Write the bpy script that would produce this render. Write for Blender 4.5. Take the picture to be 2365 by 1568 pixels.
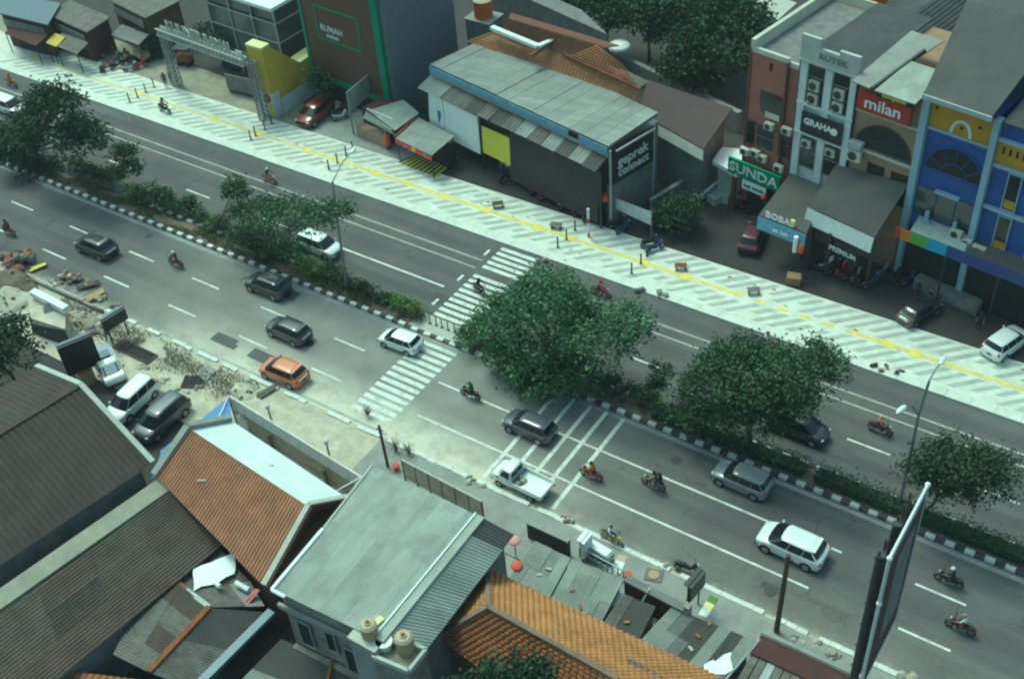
import bpy, bmesh, math, random
from mathutils import Vector, Matrix, noise
random.seed(7)
R = math.radians
scene = bpy.context.scene
for o in list(bpy.data.objects): bpy.data.objects.remove(o)
COL = scene.collection

# ------------------------------------------------------------------ camera
CAM_H = 52.0
CAM_ROT = ((0.83241857, -0.32401337, 0.44954939),
           (0.5501652, 0.5803034, -0.60047166),
           (-0.06631419, 0.74717019, 0.66131621))
F_PX = 3639.95 * 2365 / 3130
cam_d = bpy.data.cameras.new('camera')
cam = bpy.data.objects.new('camera', cam_d); COL.objects.link(cam)
cam.matrix_world = Matrix.Translation((0, 0, CAM_H)) @ Matrix(CAM_ROT).to_4x4()
cam_d.sensor_fit = 'HORIZONTAL'; cam_d.sensor_width = 36; cam_d.lens = 41.865
cam_d.clip_start = 1; cam_d.clip_end = 2000
scene.camera = cam

# ------------------------------------------------------------------ light
SUN_EL, SUN_AZ = 62, 160          # degrees; azimuth of the sun counter-clockwise from +X
w = bpy.data.worlds.new('World'); scene.world = w; w.use_nodes = True
nt = w.node_tree; bg = nt.nodes['Background']
sky = nt.nodes.new('ShaderNodeTexSky'); sky.sky_type = 'NISHITA'; sky.sun_disc = False
sky.sun_elevation = R(SUN_EL); sky.sun_rotation = R(90 - SUN_AZ)
sky.air_density = 1.0; sky.dust_density = 4.0; sky.ozone_density = 1.0
nt.links.new(sky.outputs[0], bg.inputs[0]); bg.inputs[1].default_value = 0.15
sun_d = bpy.data.lights.new('sun', 'SUN'); sun_d.energy = 1.1; sun_d.angle = R(14); sun_d.color = (1, .95, .86)
sun = bpy.data.objects.new('sun', sun_d); COL.objects.link(sun)
sdir = Vector((math.cos(R(SUN_EL)) * math.cos(R(SUN_AZ)), math.cos(R(SUN_EL)) * math.sin(R(SUN_AZ)), math.sin(R(SUN_EL))))
sun.rotation_euler = sdir.to_track_quat('Z', 'Y').to_euler(); sun.location = (-35, 47, 90)
vs = scene.view_settings
scene.display_settings.display_device = 'sRGB'
vs.view_transform = 'Standard'; vs.look = 'None'; vs.gamma = 1.0; vs.exposure = 0.42; vs.use_curve_mapping = False
vs.use_white_balance = True; vs.white_balance_temperature = 5650; vs.white_balance_tint = -40
scene.render.engine = 'CYCLES'; scene.cycles.filter_width = 2.2

# ------------------------------------------------------------------ measuring
def ray(x, y):
    v = Matrix(CAM_ROT) @ Vector((x - 1182.5, -(y - 784.0), -F_PX))
    return v
def at(x, y, z=0.0):
    """point of the place at height z that was measured at (x, y) on the survey sheet"""
    v = ray(x, y); t = (z - CAM_H) / v.z
    return Vector((v.x * t, v.y * t, z))
def aty(x, y, Y):
    v = ray(x, y); t = Y / v.y
    return Vector((v.x * t, Y, CAM_H + v.z * t))

# ------------------------------------------------------------------ mesh helper
class MB:
    def __init__(s): s.v = []; s.f = []; s.m = []
    def add(s, vs, fs, m=0):
        b = len(s.v); s.v += [Vector(p) for p in vs]
        for f in fs: s.f.append([b + i for i in f]); s.m.append(m)
        return s
    def poly(s, pts, m=0): return s.add(pts, [list(range(len(pts)))], m)
    def box(s, a, b, m=0, M=None):
        (x0, y0, z0), (x1, y1, z1) = a, b
        vs = [Vector(p) for p in ((x0,y0,z0),(x1,y0,z0),(x1,y1,z0),(x0,y1,z0),(x0,y0,z1),(x1,y0,z1),(x1,y1,z1),(x0,y1,z1))]
        if M is not None: vs = [M @ p for p in vs]
        return s.add(vs, [(0,3,2,1),(4,5,6,7),(0,1,5,4),(1,2,6,5),(2,3,7,6),(3,0,4,7)], m)
    def cbox(s, c, d, m=0, rz=0, M=None):
        T = Matrix.Translation(c) @ Matrix.Rotation(rz, 4, 'Z')
        if M is not None: T = M @ T
        return s.box((-d[0]/2,-d[1]/2,-d[2]/2), (d[0]/2,d[1]/2,d[2]/2), m, T)
    def prism(s, pts, z0, z1, m=0, mtop=None):
        n = len(pts); vs = [(p[0], p[1], z0) for p in pts] + [(p[0], p[1], z1) for p in pts]
        s.add(vs, [[i, (i+1) % n, n + (i+1) % n, n + i] for i in range(n)] + [list(range(n))[::-1]], m)
        return s.add(vs[n:], [list(range(n))], m if mtop is None else mtop)
    def slab(s, q, t, m=0, m2=None):
        """thick sheet: polygon q (3-D, counter-clockwise seen from above) and thickness t downward along its normal"""
        q = [Vector(p) for p in q]; n = (q[1]-q[0]).cross(q[2]-q[0]).normalized()
        if n.z < 0 and abs(n.z) > .05: q = q[::-1]; n = -n
        lo = [p - n*t for p in q]; k = len(q)
        s.add(q, [list(range(k))], m)
        return s.add(q + lo, [[i, k+i, k+(i+1) % k, (i+1) % k] for i in range(k)] + [list(range(k, 2*k))[::-1]], m if m2 is None else m2)
    def cyl(s, a, b, r0, r1=None, n=8, m=0, cap=True):
        a = Vector(a); b = Vector(b); r1 = r0 if r1 is None else r1
        d = (b-a); q = d.to_track_quat('Z', 'Y')
        vs = []
        for p, r in ((a, r0), (b, r1)):
            for i in range(n):
                t = 2*math.pi*i/n; vs.append(p + q @ Vector((r*math.cos(t), r*math.sin(t), 0)))
        fs = [[i, (i+1) % n, n+(i+1) % n, n+i] for i in range(n)]
        if cap: fs += [list(range(n))[::-1], list(range(n, 2*n))]
        return s.add(vs, fs, m)
    def tube(s, pts, r, n=6, m=0):
        for i in range(len(pts)-1):
            rr = r if not isinstance(r, (list, tuple)) else None
            s.cyl(pts[i], pts[i+1], rr if rr else r[i], rr if rr else r[i+1], n, m)
        return s
    def sph(s, c, r, nu=10, nv=6, m=0, z0=-1.0, M=None):
        if not isinstance(r, (tuple, list, Vector)): r = (r, r, r)
        vs = []; fs = []
        a0 = math.asin(max(-1, z0))
        for j in range(nv+1):
            a = a0 + (math.pi/2 - a0)*j/nv
            for i in range(nu):
                t = 2*math.pi*i/nu
                p = Vector((c[0]+r[0]*math.cos(a)*math.cos(t), c[1]+r[1]*math.cos(a)*math.sin(t), c[2]+r[2]*math.sin(a)))
                vs.append(M @ p if M is not None else p)
        for j in range(nv):
            for i in range(nu): fs.append([j*nu+i, j*nu+(i+1) % nu, (j+1)*nu+(i+1) % nu, (j+1)*nu+i])
        return s.add(vs, fs, m)
    def loft(s, rings, m=0, cap=True):
        n = len(rings[0]); vs = [p for r in rings for p in r]; fs = []
        for j in range(len(rings)-1):
            for i in range(n): fs.append([j*n+i, j*n+(i+1) % n, (j+1)*n+(i+1) % n, (j+1)*n+i])
        if cap: fs += [list(range(n))[::-1], list(range((len(rings)-1)*n, len(rings)*n))]
        return s.add(vs, fs, m)
    def corr(s, a, b, c, d, n, amp, m=0, per=4):
        """corrugated sheet over the quad a-b (one edge) / d-c (opposite edge); ribs run a->d"""
        a, b, c, d = [Vector(p) for p in (a, b, c, d)]
        nn = (b-a).cross(d-a).normalized()
        if nn.z < 0: nn = -nn
        k = n*per; vs = []
        for i in range(k+1):
            u = i/k; h = nn*amp*min(1, (1-math.cos(2*math.pi*i/per))*.8)
            vs += [a.lerp(b, u)+h, d.lerp(c, u)+h]
        fs = [[2*i, 2*i+2, 2*i+3, 2*i+1] for i in range(k)]
        if (Vector(vs[2])-Vector(vs[0])).cross(Vector(vs[1])-Vector(vs[0])).z < 0: fs = [f[::-1] for f in fs]
        return s.add(vs, fs, m)
    def xf(s, M): s.v = [M @ p for p in s.v]; return s
    def mesh(s, name, mats, smooth=None):
        me = bpy.data.meshes.new(name)
        me.from_pydata([tuple(p) for p in s.v], [], s.f)
        for k in (mats if isinstance(mats, (list, tuple)) else [mats]): me.materials.append(MAT(k) if isinstance(k, str) else k)
        me.polygons.foreach_set('material_index', s.m)
        if smooth is not None:
            me.polygons.foreach_set('use_smooth', [True]*len(me.polygons))
            me.set_sharp_from_angle(angle=R(smooth))
        me.update(); return me
    def build(s, name, mats, parent=None, smooth=None):
        """links the shapes as ONE object; with a parent the vertices are world points and are brought into its frame"""
        if parent is not None: s.xf(INV[parent.name] if parent.name in INV else Matrix())
        o = bpy.data.objects.new(name, s.mesh(name, mats, smooth)); COL.objects.link(o)
        if parent is not None: o.parent = parent
        INV[o.name] = INV.get(parent.name, Matrix()) if parent is not None else Matrix()
        return o
    def local(s, name, mats, parent, smooth=None):
        """same, but the vertices are already in the parent's frame"""
        o = bpy.data.objects.new(name, s.mesh(name, mats, smooth)); COL.objects.link(o); o.parent = parent
        return o
INV = {}
def thing(name, label, cat, loc=(0, 0, 0), rz=0.0, group=None):
    o = bpy.data.objects.new(name, None); COL.objects.link(o); o.empty_display_size = .3
    o.location = loc; o.rotation_euler = (0, 0, rz)
    o['label'] = label; o['category'] = cat
    if group: o['group'] = group
    INV[o.name] = (Matrix.Translation(loc) @ Matrix.Rotation(rz, 4, 'Z')).inverted()
    return o
def tag(o, label, cat, group=None):
    o['label'] = label; o['category'] = cat
    if group: o['group'] = group
    return o
def struct(o): o['kind'] = 'structure'; return o
def stuff(o): o['kind'] = 'stuff'; return o
def inst(name, me, parent, loc=(0, 0, 0), rz=0.0, scale=None, mat=None):
    o = bpy.data.objects.new(name, me); COL.objects.link(o); o.parent = parent
    o.location = loc; o.rotation_euler = (0, 0, rz)
    if scale: o.scale = scale
    if mat:
        o.material_slots[0].link = 'OBJECT'; o.material_slots[0].material = MAT(mat)
    return o
def copy_tree(o, parent=None):
    c = o.copy(); COL.objects.link(c); c.parent = parent
    for ch in list(o.children): copy_tree(ch, c)
    return c
def text_mesh(txt, size, depth=.02, bold=0.0, sx=1.0, shear=0.0):
    cu = bpy.data.curves.new('t', 'FONT'); cu.body = txt; cu.size = size; cu.extrude = depth/2; cu.align_x = 'CENTER'; cu.align_y = 'CENTER'
    cu.offset = bold; cu.resolution_u = 2; cu.shear = shear
    ob = bpy.data.objects.new('t', cu); COL.objects.link(ob)
    dg = bpy.context.evaluated_depsgraph_get(); me = bpy.data.meshes.new_from_object(ob.evaluated_get(dg))
    bpy.data.objects.remove(ob); bpy.data.curves.remove(cu)
    me.materials.clear()
    for v in me.vertices: v.co.x *= sx
    return me
def lettering(name, txt, size, mat, parent, origin, right, up, depth=.04, bold=.01, sx=1.0, shear=0.0):
    """raised lettering centred on origin, reading along 'right'"""
    me = text_mesh(txt, size, depth, bold, sx, shear); me.materials.append(MAT(mat)); me.name = name
    r = Vector(right).normalized(); u = Vector(up); u = (u - r*u.dot(r)).normalized(); n = r.cross(u)
    M = Matrix((r, u, n)).transposed().to_4x4(); M.translation = Vector(origin)
    if parent is not None: M = INV.get(parent.name, Matrix()) @ M
    me.transform(M)
    o = bpy.data.objects.new(name, me); COL.objects.link(o); o.parent = parent
    return o

# ------------------------------------------------------------------ materials
MC = {}
SPEC = {}
def MAT(k):
    if k not in MC: MC[k] = make_mat(k, **SPEC[k])
    return MC[k]
def defm(k, rgb, rough=.8, var=.18, sc=1.5, bump=0.0, bsc=12.0, metal=0.0, dirt=0.0, dirtc=(.06,.05,.04), dsc=.6, island=0.0, coat=0.0, trans=0.0, aniso=None):
    SPEC[k] = dict(rgb=rgb, rough=rough, var=var, sc=sc, bump=bump, bsc=bsc, metal=metal, dirt=dirt, dirtc=dirtc, dsc=dsc, island=island, coat=coat, trans=trans, aniso=aniso)
def make_mat(k, rgb, rough, var, sc, bump, bsc, metal, dirt, dirtc, dsc, island, coat, trans, aniso):
    m = bpy.data.materials.new(k); m.use_nodes = True; t = m.node_tree; N = t.nodes; Lk = t.links.new
    p = N['Principled BSDF']; p.inputs['Roughness'].default_value = rough; p.inputs['Metallic'].default_value = metal
    if coat: p.inputs['Coat Weight'].default_value = coat; p.inputs['Coat Roughness'].default_value = .08
    base = N.new('ShaderNodeRGB'); base.outputs[0].default_value = (*rgb, 1)
    cur = base.outputs[0]
    pos = N.new('ShaderNodeNewGeometry').outputs['Position']
    if aniso:
        mp = N.new('ShaderNodeMapping'); mp.inputs['Scale'].default_value = aniso; mp.inputs['Rotation'].default_value = (0, 0, 0)
        Lk(pos, mp.inputs[0]); pos2 = mp.outputs[0]
    else: pos2 = pos
    if var > 0:
        n1 = N.new('ShaderNodeTexNoise'); n1.inputs['Scale'].default_value = sc; n1.inputs['Detail'].default_value = 8; n1.inputs['Roughness'].default_value = .65
        Lk(pos2, n1.inputs['Vector'])
        mr = N.new('ShaderNodeMapRange'); mr.inputs[1].default_value = .3; mr.inputs[2].default_value = .7
        mr.inputs[3].default_value = 1-var; mr.inputs[4].default_value = 1+var
        Lk(n1.outputs[0], mr.inputs[0])
        mx = N.new('ShaderNodeVectorMath'); mx.operation = 'SCALE'; Lk(cur, mx.inputs[0]); Lk(mr.outputs[0], mx.inputs['Scale']); cur = mx.outputs[0]
    if island > 0:
        g = N.new('ShaderNodeNewGeometry')
        mr = N.new('ShaderNodeMapRange'); mr.inputs[3].default_value = 1-island; mr.inputs[4].default_value = 1+island
        Lk(g.outputs['Random Per Island'], mr.inputs[0])
        mx = N.new('ShaderNodeVectorMath'); mx.operation = 'SCALE'; Lk(cur, mx.inputs[0]); Lk(mr.outputs[0], mx.inputs['Scale']); cur = mx.outputs[0]
    if dirt > 0:
        n2 = N.new('ShaderNodeTexNoise'); n2.inputs['Scale'].default_value = dsc; n2.inputs['Detail'].default_value = 10; n2.inputs['Roughness'].default_value = .7
        Lk(pos, n2.inputs['Vector'])
        r2 = N.new('ShaderNodeMapRange'); r2.inputs[1].default_value = .46; r2.inputs[2].default_value = .68; r2.inputs[4].default_value = dirt
        Lk(n2.outputs[0], r2.inputs[0])
        mix = N.new('ShaderNodeMix'); mix.data_type = 'RGBA'; Lk(r2.outputs[0], mix.inputs[0]); Lk(cur, mix.inputs[6]); mix.inputs[7].default_value = (*dirtc, 1); cur = mix.outputs[2]
    Lk(cur, p.inputs['Base Color'])
    if bump > 0:
        n3 = N.new('ShaderNodeTexNoise'); n3.inputs['Scale'].default_value = bsc; n3.inputs['Detail'].default_value = 6; Lk(pos, n3.inputs['Vector'])
        bp = N.new('ShaderNodeBump'); bp.inputs['Strength'].default_value = bump; bp.inputs['Distance'].default_value = .05
        Lk(n3.outputs[0], bp.inputs['Height']); Lk(bp.outputs[0], p.inputs['Normal'])
    if trans:
        tl = N.new('ShaderNodeBsdfTranslucent'); Lk(cur, tl.inputs[0]); ms = N.new('ShaderNodeMixShader'); ms.inputs[0].default_value = trans
        Lk(p.outputs[0], ms.inputs[1]); Lk(tl.outputs[0], ms.inputs[2]); Lk(ms.outputs[0], N['Material Output'].inputs[0])
    return m
# paints, plasters, metals, roofing, foliage
defm('asphalt_park', (.042,.037,.040), .95, .22, .5, .2, 40, dirt=.4, dirtc=(.045,.042,.042), dsc=.35)
defm('asphalt_fix', (.105,.098,.10), .95, .2, 1.5, .2, 40, dirt=.5, dirtc=(.14,.135,.13), dsc=1.2)
defm('asphalt_fix_b', (.080,.074,.077), .95, .2, 1.5, .2, 40, dirt=.5, dirtc=(.12,.115,.11), dsc=1.2)
defm('road_paint', (.68,.70,.64), .7, .16, 3, dirt=.7, dirtc=(.30,.30,.28), dsc=1.6)
defm('road_paint_old', (.40,.40,.36), .8, .2, 3, dirt=.7, dirtc=(.2,.2,.19), dsc=1.3)
defm('pave_light', (.68,.69,.60), .85, .14, 1.2, .15, 30, dirt=.35, dirtc=(.36,.36,.32), dsc=.7)
defm('pave_band', (.40,.42,.38), .85, .18, 1.5, .15, 30, dirt=.4, dirtc=(.5,.52,.48), dsc=.8)
defm('pave_kerb', (.66,.67,.60), .85, .12, 1.0, .1, 20, dirt=.3, dirtc=(.42,.41,.36), dsc=.6)
defm('tactile_a', (.80,.64,.13), .75, .12, 2, dirt=.35, dirtc=(.52,.42,.16), dsc=1.2)
defm('tactile_b', (.76,.60,.14), .75, .15, 2, dirt=.4, dirtc=(.50,.42,.2), dsc=1.2)
defm('tactile_c', (.66,.58,.28), .75, .15, 2, dirt=.5, dirtc=(.50,.47,.33), dsc=1.2)
defm('kerb_white', (.66,.67,.62), .75, .15, 4, dirt=.4, dirtc=(.36,.34,.3), dsc=2)
defm('kerb_black', (.06,.055,.06), .8, .2, 4, dirt=.4, dirtc=(.16,.15,.14), dsc=2)
defm('concrete', (.28,.28,.26), .9, .18, 1.2, .2, 20, dirt=.45, dirtc=(.22,.21,.18), dsc=.8)
defm('concrete_pale', (.46,.46,.41), .9, .14, 1.2, .15, 20, dirt=.35, dirtc=(.36,.35,.29), dsc=.7)
defm('concrete_stain', (.25,.225,.185), .92, .3, 1.5, .25, 14, dirt=.8, dirtc=(.12,.105,.085), dsc=.9)
defm('concrete_dark', (.19,.185,.18), .9, .25, 1.5, .2, 20, dirt=.5, dirtc=(.09,.085,.08), dsc=.8)
defm('soil', (.16,.12,.085), .95, .3, 2.5, .5, 8, dirt=.5, dirtc=(.08,.06,.045), dsc=1.2)
defm('dirt_pale', (.50,.46,.36), .95, .22, 1.2, .35, 6, dirt=.5, dirtc=(.27,.23,.17), dsc=.7)
defm('yard', (.30,.27,.21), .95, .25, .9, .3, 6, dirt=.5, dirtc=(.16,.14,.11), dsc=.5)
defm('yard_dark', (.055,.048,.046), .95, .25, .9, .3, 6, dirt=.5, dirtc=(.06,.055,.05), dsc=.5)
defm('plaster_grey', (.15,.155,.175), .9, .1, .6, .1, 12, dirt=.25, dirtc=(.14,.145,.16), dsc=.3)
defm('plaster_white', (.62,.64,.62), .85, .1, 1, .08, 14, dirt=.35, dirtc=(.36,.37,.36), dsc=.8)
defm('plaster_cream', (.55,.52,.42), .85, .12, 1, .1, 14, dirt=.4, dirtc=(.34,.31,.25), dsc=.8)
defm('plaster_terra', (.33,.125,.085), .85, .14, 1, .1, 14, dirt=.3, dirtc=(.21,.085,.06), dsc=.7)
defm('plaster_tan', (.30,.20,.12), .88, .18, 1, .1, 14, dirt=.4, dirtc=(.18,.12,.08), dsc=.8)
defm('plaster_blue', (.038,.075,.28), .8, .12, 1, .05, 14, dirt=.25, dirtc=(.03,.05,.16), dsc=.7)
defm('plaster_yellow', (.42,.24,.010), .8, .12, 1, .05, 14, dirt=.25, dirtc=(.38,.22,.02), dsc=.7)
defm('plaster_skyblue', (.30,.39,.48), .8, .1, 1, .05, 14, dirt=.25, dirtc=(.28,.36,.44), dsc=.7)
defm('navy_trim', (.03,.035,.11), .7, .15, 2)
defm('wall_brown', (.12,.065,.045), .9, .2, 1.2, .15, 16, dirt=.4, dirtc=(.07,.045,.035), dsc=.7)
defm('wall_maroon', (.075,.028,.026), .9, .22, 1.2, .15, 16, dirt=.4, dirtc=(.05,.025,.025), dsc=.7)
defm('green_paint', (.035,.20,.11), .6, .14, 1.5, dirt=.3, dirtc=(.04,.20,.12), dsc=.9)
defm('green_sign', (.02,.20,.075), .6, .14, 2, dirt=.3, dirtc=(.05,.24,.12), dsc=1)
defm('brown_board', (.105,.058,.036), .7, .15, .8, dirt=.35, dirtc=(.075,.05,.035), dsc=.8)
defm('yellow_tower', (.56,.40,.05), .65, .12, 1, dirt=.3, dirtc=(.44,.32,.05), dsc=.8)
defm('yellow_pale', (.72,.66,.30), .65, .1, 1)
defm('yellow_board', (.66,.60,.06), .6, .1, 1, dirt=.2, dirtc=(.55,.5,.08), dsc=1)
defm('white_board', (.80,.81,.79), .55, .06, 1, dirt=.15, dirtc=(.6,.62,.62), dsc=.8)
defm('white_paint', (.76,.78,.76), .55, .08, 1.5, dirt=.25, dirtc=(.5,.51,.48), dsc=1)
defm('white_metal', (.68,.71,.70), .45, .08, 2, metal=.2, dirt=.2, dirtc=(.45,.46,.44), dsc=1.2)
defm('ink_blue', (.06,.16,.33), .6, .1, 3)
defm('ink_grey', (.45,.50,.50), .6, .1, 3)
defm('ink_red', (.42,.05,.03), .6, .1, 3)
defm('red_sign', (.34,.022,.018), .55, .12, 2, dirt=.3, dirtc=(.2,.02,.02), dsc=1.3)
defm('blue_sign', (.025,.045,.20), .5, .1, 2)
defm('lightblue_sign', (.16,.36,.52), .5, .2, 3, dirt=.4, dirtc=(.45,.52,.55), dsc=2.5)
defm('banner_print', (.56,.60,.62), .6, .2, 3, dirt=.6, dirtc=(.50,.36,.36), dsc=2.2)
defm('cyan_sign', (.06,.28,.50), .5, .1, 2)
defm('leafgreen_sign', (.13,.30,.04), .5, .1, 2)
defm('orange_sign', (.50,.16,.015), .5, .1, 2)
defm('black_sign', (.016,.014,.017), .5, .2, 2)
defm('screen_cloth', (.045,.04,.043), .95, .15, 1, .05, 50)
defm('glass_dark', (.014,.016,.02), .12, .0)
defm('glass_grey', (.05,.06,.068), .1, .0)
defm('dark_opening', (.02,.018,.02), .9, .2, 1)
defm('steel_dark', (.05,.05,.055), .5, .15, 4, metal=.3)
defm('steel_grey', (.24,.25,.26), .45, .12, 4, metal=.4)
defm('steel_blue', (.10,.125,.165), .45, .12, 4, metal=.3)
defm('galv', (.38,.41,.41), .6, .16, 2, metal=.1, dirt=.25, dirtc=(.25,.25,.24), dsc=1.5)
defm('rust', (.22,.075,.025), .9, .3, 3, .2, 20, dirt=.5, dirtc=(.09,.035,.02), dsc=2)
defm('wood_pole', (.10,.065,.045), .9, .25, 5, .2, 20)
defm('wood', (.26,.16,.08), .85, .25, 5, .15, 20)
defm('roof_grey', (.27,.285,.26), .8, .20, .9, .1, 20, dirt=.55, dirtc=(.17,.17,.15), dsc=.7, aniso=(.25,1.6,1))
defm('roof_grey_b', (.30,.315,.285), .8, .20, .9, .1, 20, dirt=.5, dirtc=(.19,.19,.17), dsc=.8, aniso=(.25,1.6,1))
defm('roof_pale', (.33,.35,.31), .75, .2, .8, .05, 20, dirt=.75, dirtc=(.20,.20,.17), dsc=.55, aniso=(1.2,.3,1))
defm('roof_pale_b', (.36,.38,.33), .75, .2, .8, .05, 20, dirt=.7, dirtc=(.23,.23,.19), dsc=.65, aniso=(1.2,.3,1))
defm('roof_white', (.70,.74,.72), .6, .08, .6, dirt=.25, dirtc=(.56,.62,.60), dsc=.5)
defm('roof_brown', (.056,.040,.034), .9, .28, .8, .1, 20, dirt=.6, dirtc=(.04,.033,.032), dsc=.5)
defm('roof_brown_warm', (.082,.058,.043), .9, .3, .7, .1, 20, dirt=.6, dirtc=(.055,.045,.04), dsc=.45)
defm('roof_beige', (.27,.26,.20), .9, .2, .8, .1, 20, dirt=.4, dirtc=(.17,.155,.125), dsc=.6)
defm('roof_rough', (.13,.115,.10), .9, .32, 1.5, .2, 14, dirt=.6, dirtc=(.22,.22,.21), dsc=2.2)
defm('roof_brown_b', (.060,.048,.040), .9, .3, .9, .1, 20, dirt=.6, dirtc=(.036,.030,.030), dsc=.7)
defm('roof_olive', (.088,.068,.049), .9, .3, .8, .1, 20, dirt=.65, dirtc=(.05,.042,.038), dsc=.6)
defm('roof_orange', (.33,.135,.055), .85, .22, 1.4, .1, 20, dirt=.5, dirtc=(.19,.085,.04), dsc=1.1)
defm('roof_terra', (.38,.175,.095), .85, .25, 1.4, .1, 20, dirt=.7, dirtc=(.29,.17,.11), dsc=.9)
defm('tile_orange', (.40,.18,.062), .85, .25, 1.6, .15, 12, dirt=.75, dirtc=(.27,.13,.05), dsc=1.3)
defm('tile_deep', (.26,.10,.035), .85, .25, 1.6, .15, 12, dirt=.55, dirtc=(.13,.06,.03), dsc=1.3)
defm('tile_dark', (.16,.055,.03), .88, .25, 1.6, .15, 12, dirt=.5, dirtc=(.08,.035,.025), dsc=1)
defm('ridge_cap', (.19,.135,.10), .88, .25, 2, .15, 14, dirt=.5, dirtc=(.10,.08,.065), dsc=1.2)
defm('roof_plum', (.065,.036,.042), .8, .12, .6, .05, 14, dirt=.25, dirtc=(.06,.04,.045), dsc=.5)
defm('roof_slate', (.05,.05,.055), .85, .2, .6, .08, 14, dirt=.5, dirtc=(.11,.105,.11), dsc=.5)
defm('roof_ash', (.080,.074,.071), .85, .22, .6, .08, 14, dirt=.5, dirtc=(.08,.075,.073), dsc=.5)
defm('tarp_blue', (.10,.21,.46), .55, .2, 1.5, .3, 3, dirt=.35, dirtc=(.07,.14,.33), dsc=1)
defm('tarp_white', (.80,.83,.82), .6, .06, 2, .3, 4)
defm('tarp_pink', (.45,.17,.17), .8, .3, 2, dirt=.6, dirtc=(.25,.2,.18), dsc=1.2)
defm('fascia_blue', (.16,.30,.46), .7, .15, 1.5, dirt=.4, dirtc=(.28,.34,.36), dsc=1.2)
defm('tank_orange', (.55,.12,.03), .6, .1, 2, dirt=.2, dirtc=(.4,.1,.04), dsc=1)
defm('tank_tan', (.40,.27,.16), .7, .15, 2, dirt=.3, dirtc=(.28,.2,.13), dsc=1)
defm('tank_top', (.46,.38,.27), .7, .12, 2)
defm('parasol_red', (.60,.09,.05), .7, .1, 2)
defm('parasol_pink', (.62,.28,.24), .7, .1, 2)
defm('hazard_yellow', (.55,.50,.06), .75, .15, 3, dirt=.4, dirtc=(.3,.27,.07), dsc=2)
defm('hazard_black', (.035,.03,.032), .8, .15, 3)
defm('fringe_red', (.55,.05,.06), .7, .1, 2)
defm('cloth_tan', (.34,.25,.17), .9, .15, 2)
defm('brick_red', (.24,.085,.05), .9, .25, 3, island=.3)
defm('rubble', (.20,.15,.115), .95, .3, 2, .3, 8, island=.45)
defm('rubble_pale', (.42,.36,.26), .95, .25, 2, .3, 8, island=.35)
defm('bamboo', (.42,.31,.14), .8, .2, 3)
defm('bark', (.085,.065,.05), .95, .3, 6, .4, 14)
defm('bark_pale', (.16,.14,.115), .95, .3, 6, .4, 14)
def leafm(k, rgb, isl=.45, tr=.25): defm(k, rgb, .6, .15, .8, island=isl, trans=tr)
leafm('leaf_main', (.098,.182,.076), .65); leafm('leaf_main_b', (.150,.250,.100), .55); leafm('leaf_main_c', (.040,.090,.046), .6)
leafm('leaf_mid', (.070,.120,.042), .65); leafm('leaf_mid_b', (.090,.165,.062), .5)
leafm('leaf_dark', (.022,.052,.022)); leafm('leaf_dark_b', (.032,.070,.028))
leafm('leaf_olive', (.060,.080,.032)); leafm('leaf_lime', (.30,.38,.03)); leafm('leaf_fresh', (.15,.27,.055))
leafm('leaf_dry', (.16,.13,.075)); leafm('leaf_grass', (.085,.14,.045))
defm('tyre', (.015,.014,.015), .85, .1, 5)
defm('rim', (.40,.41,.42), .35, .0, metal=.7)
defm('trim_black', (.02,.019,.02), .6, .0)
defm('headlight', (.70,.74,.76), .15, .0)
defm('taillight', (.45,.03,.015), .25, .0)
defm('plate_black', (.02,.02,.02), .5, .0)
defm('skin', (.30,.17,.10), .6, .05, 3)
for k, c in dict(car_black=(.022,.022,.026), car_silver=(.52,.55,.56), car_pearl=(.76,.79,.78), car_white=(.80,.82,.80), car_orange=(.55,.155,.045), car_red=(.20,.020,.015),
                 car_plum=(.09,.022,.035), car_grey=(.20,.215,.235), car_navy=(.05,.06,.085), truck_white=(.74,.77,.72), truck_grey=(.20,.24,.32)).items():
    defm(k, c, .32, .04, .8, coat=1.0, dirt=.12, dirtc=tuple(x*.8+.03 for x in c), dsc=.8)
for k, c in dict(cl_black=(.02,.02,.022), cl_white=(.66,.68,.66), cl_red=(.42,.04,.03), cl_orange=(.60,.19,.04), cl_blue=(.035,.055,.20), cl_teal=(.06,.36,.33), cl_green=(.03,.17,.07),
                 cl_grey=(.22,.22,.23), cl_jeans=(.05,.065,.11), cl_khaki=(.25,.20,.13), cl_pink=(.60,.34,.30), cl_yellow=(.58,.46,.06), cl_maroon=(.16,.03,.035)).items():
    defm(k, c, .75, .1, 4)
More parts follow.
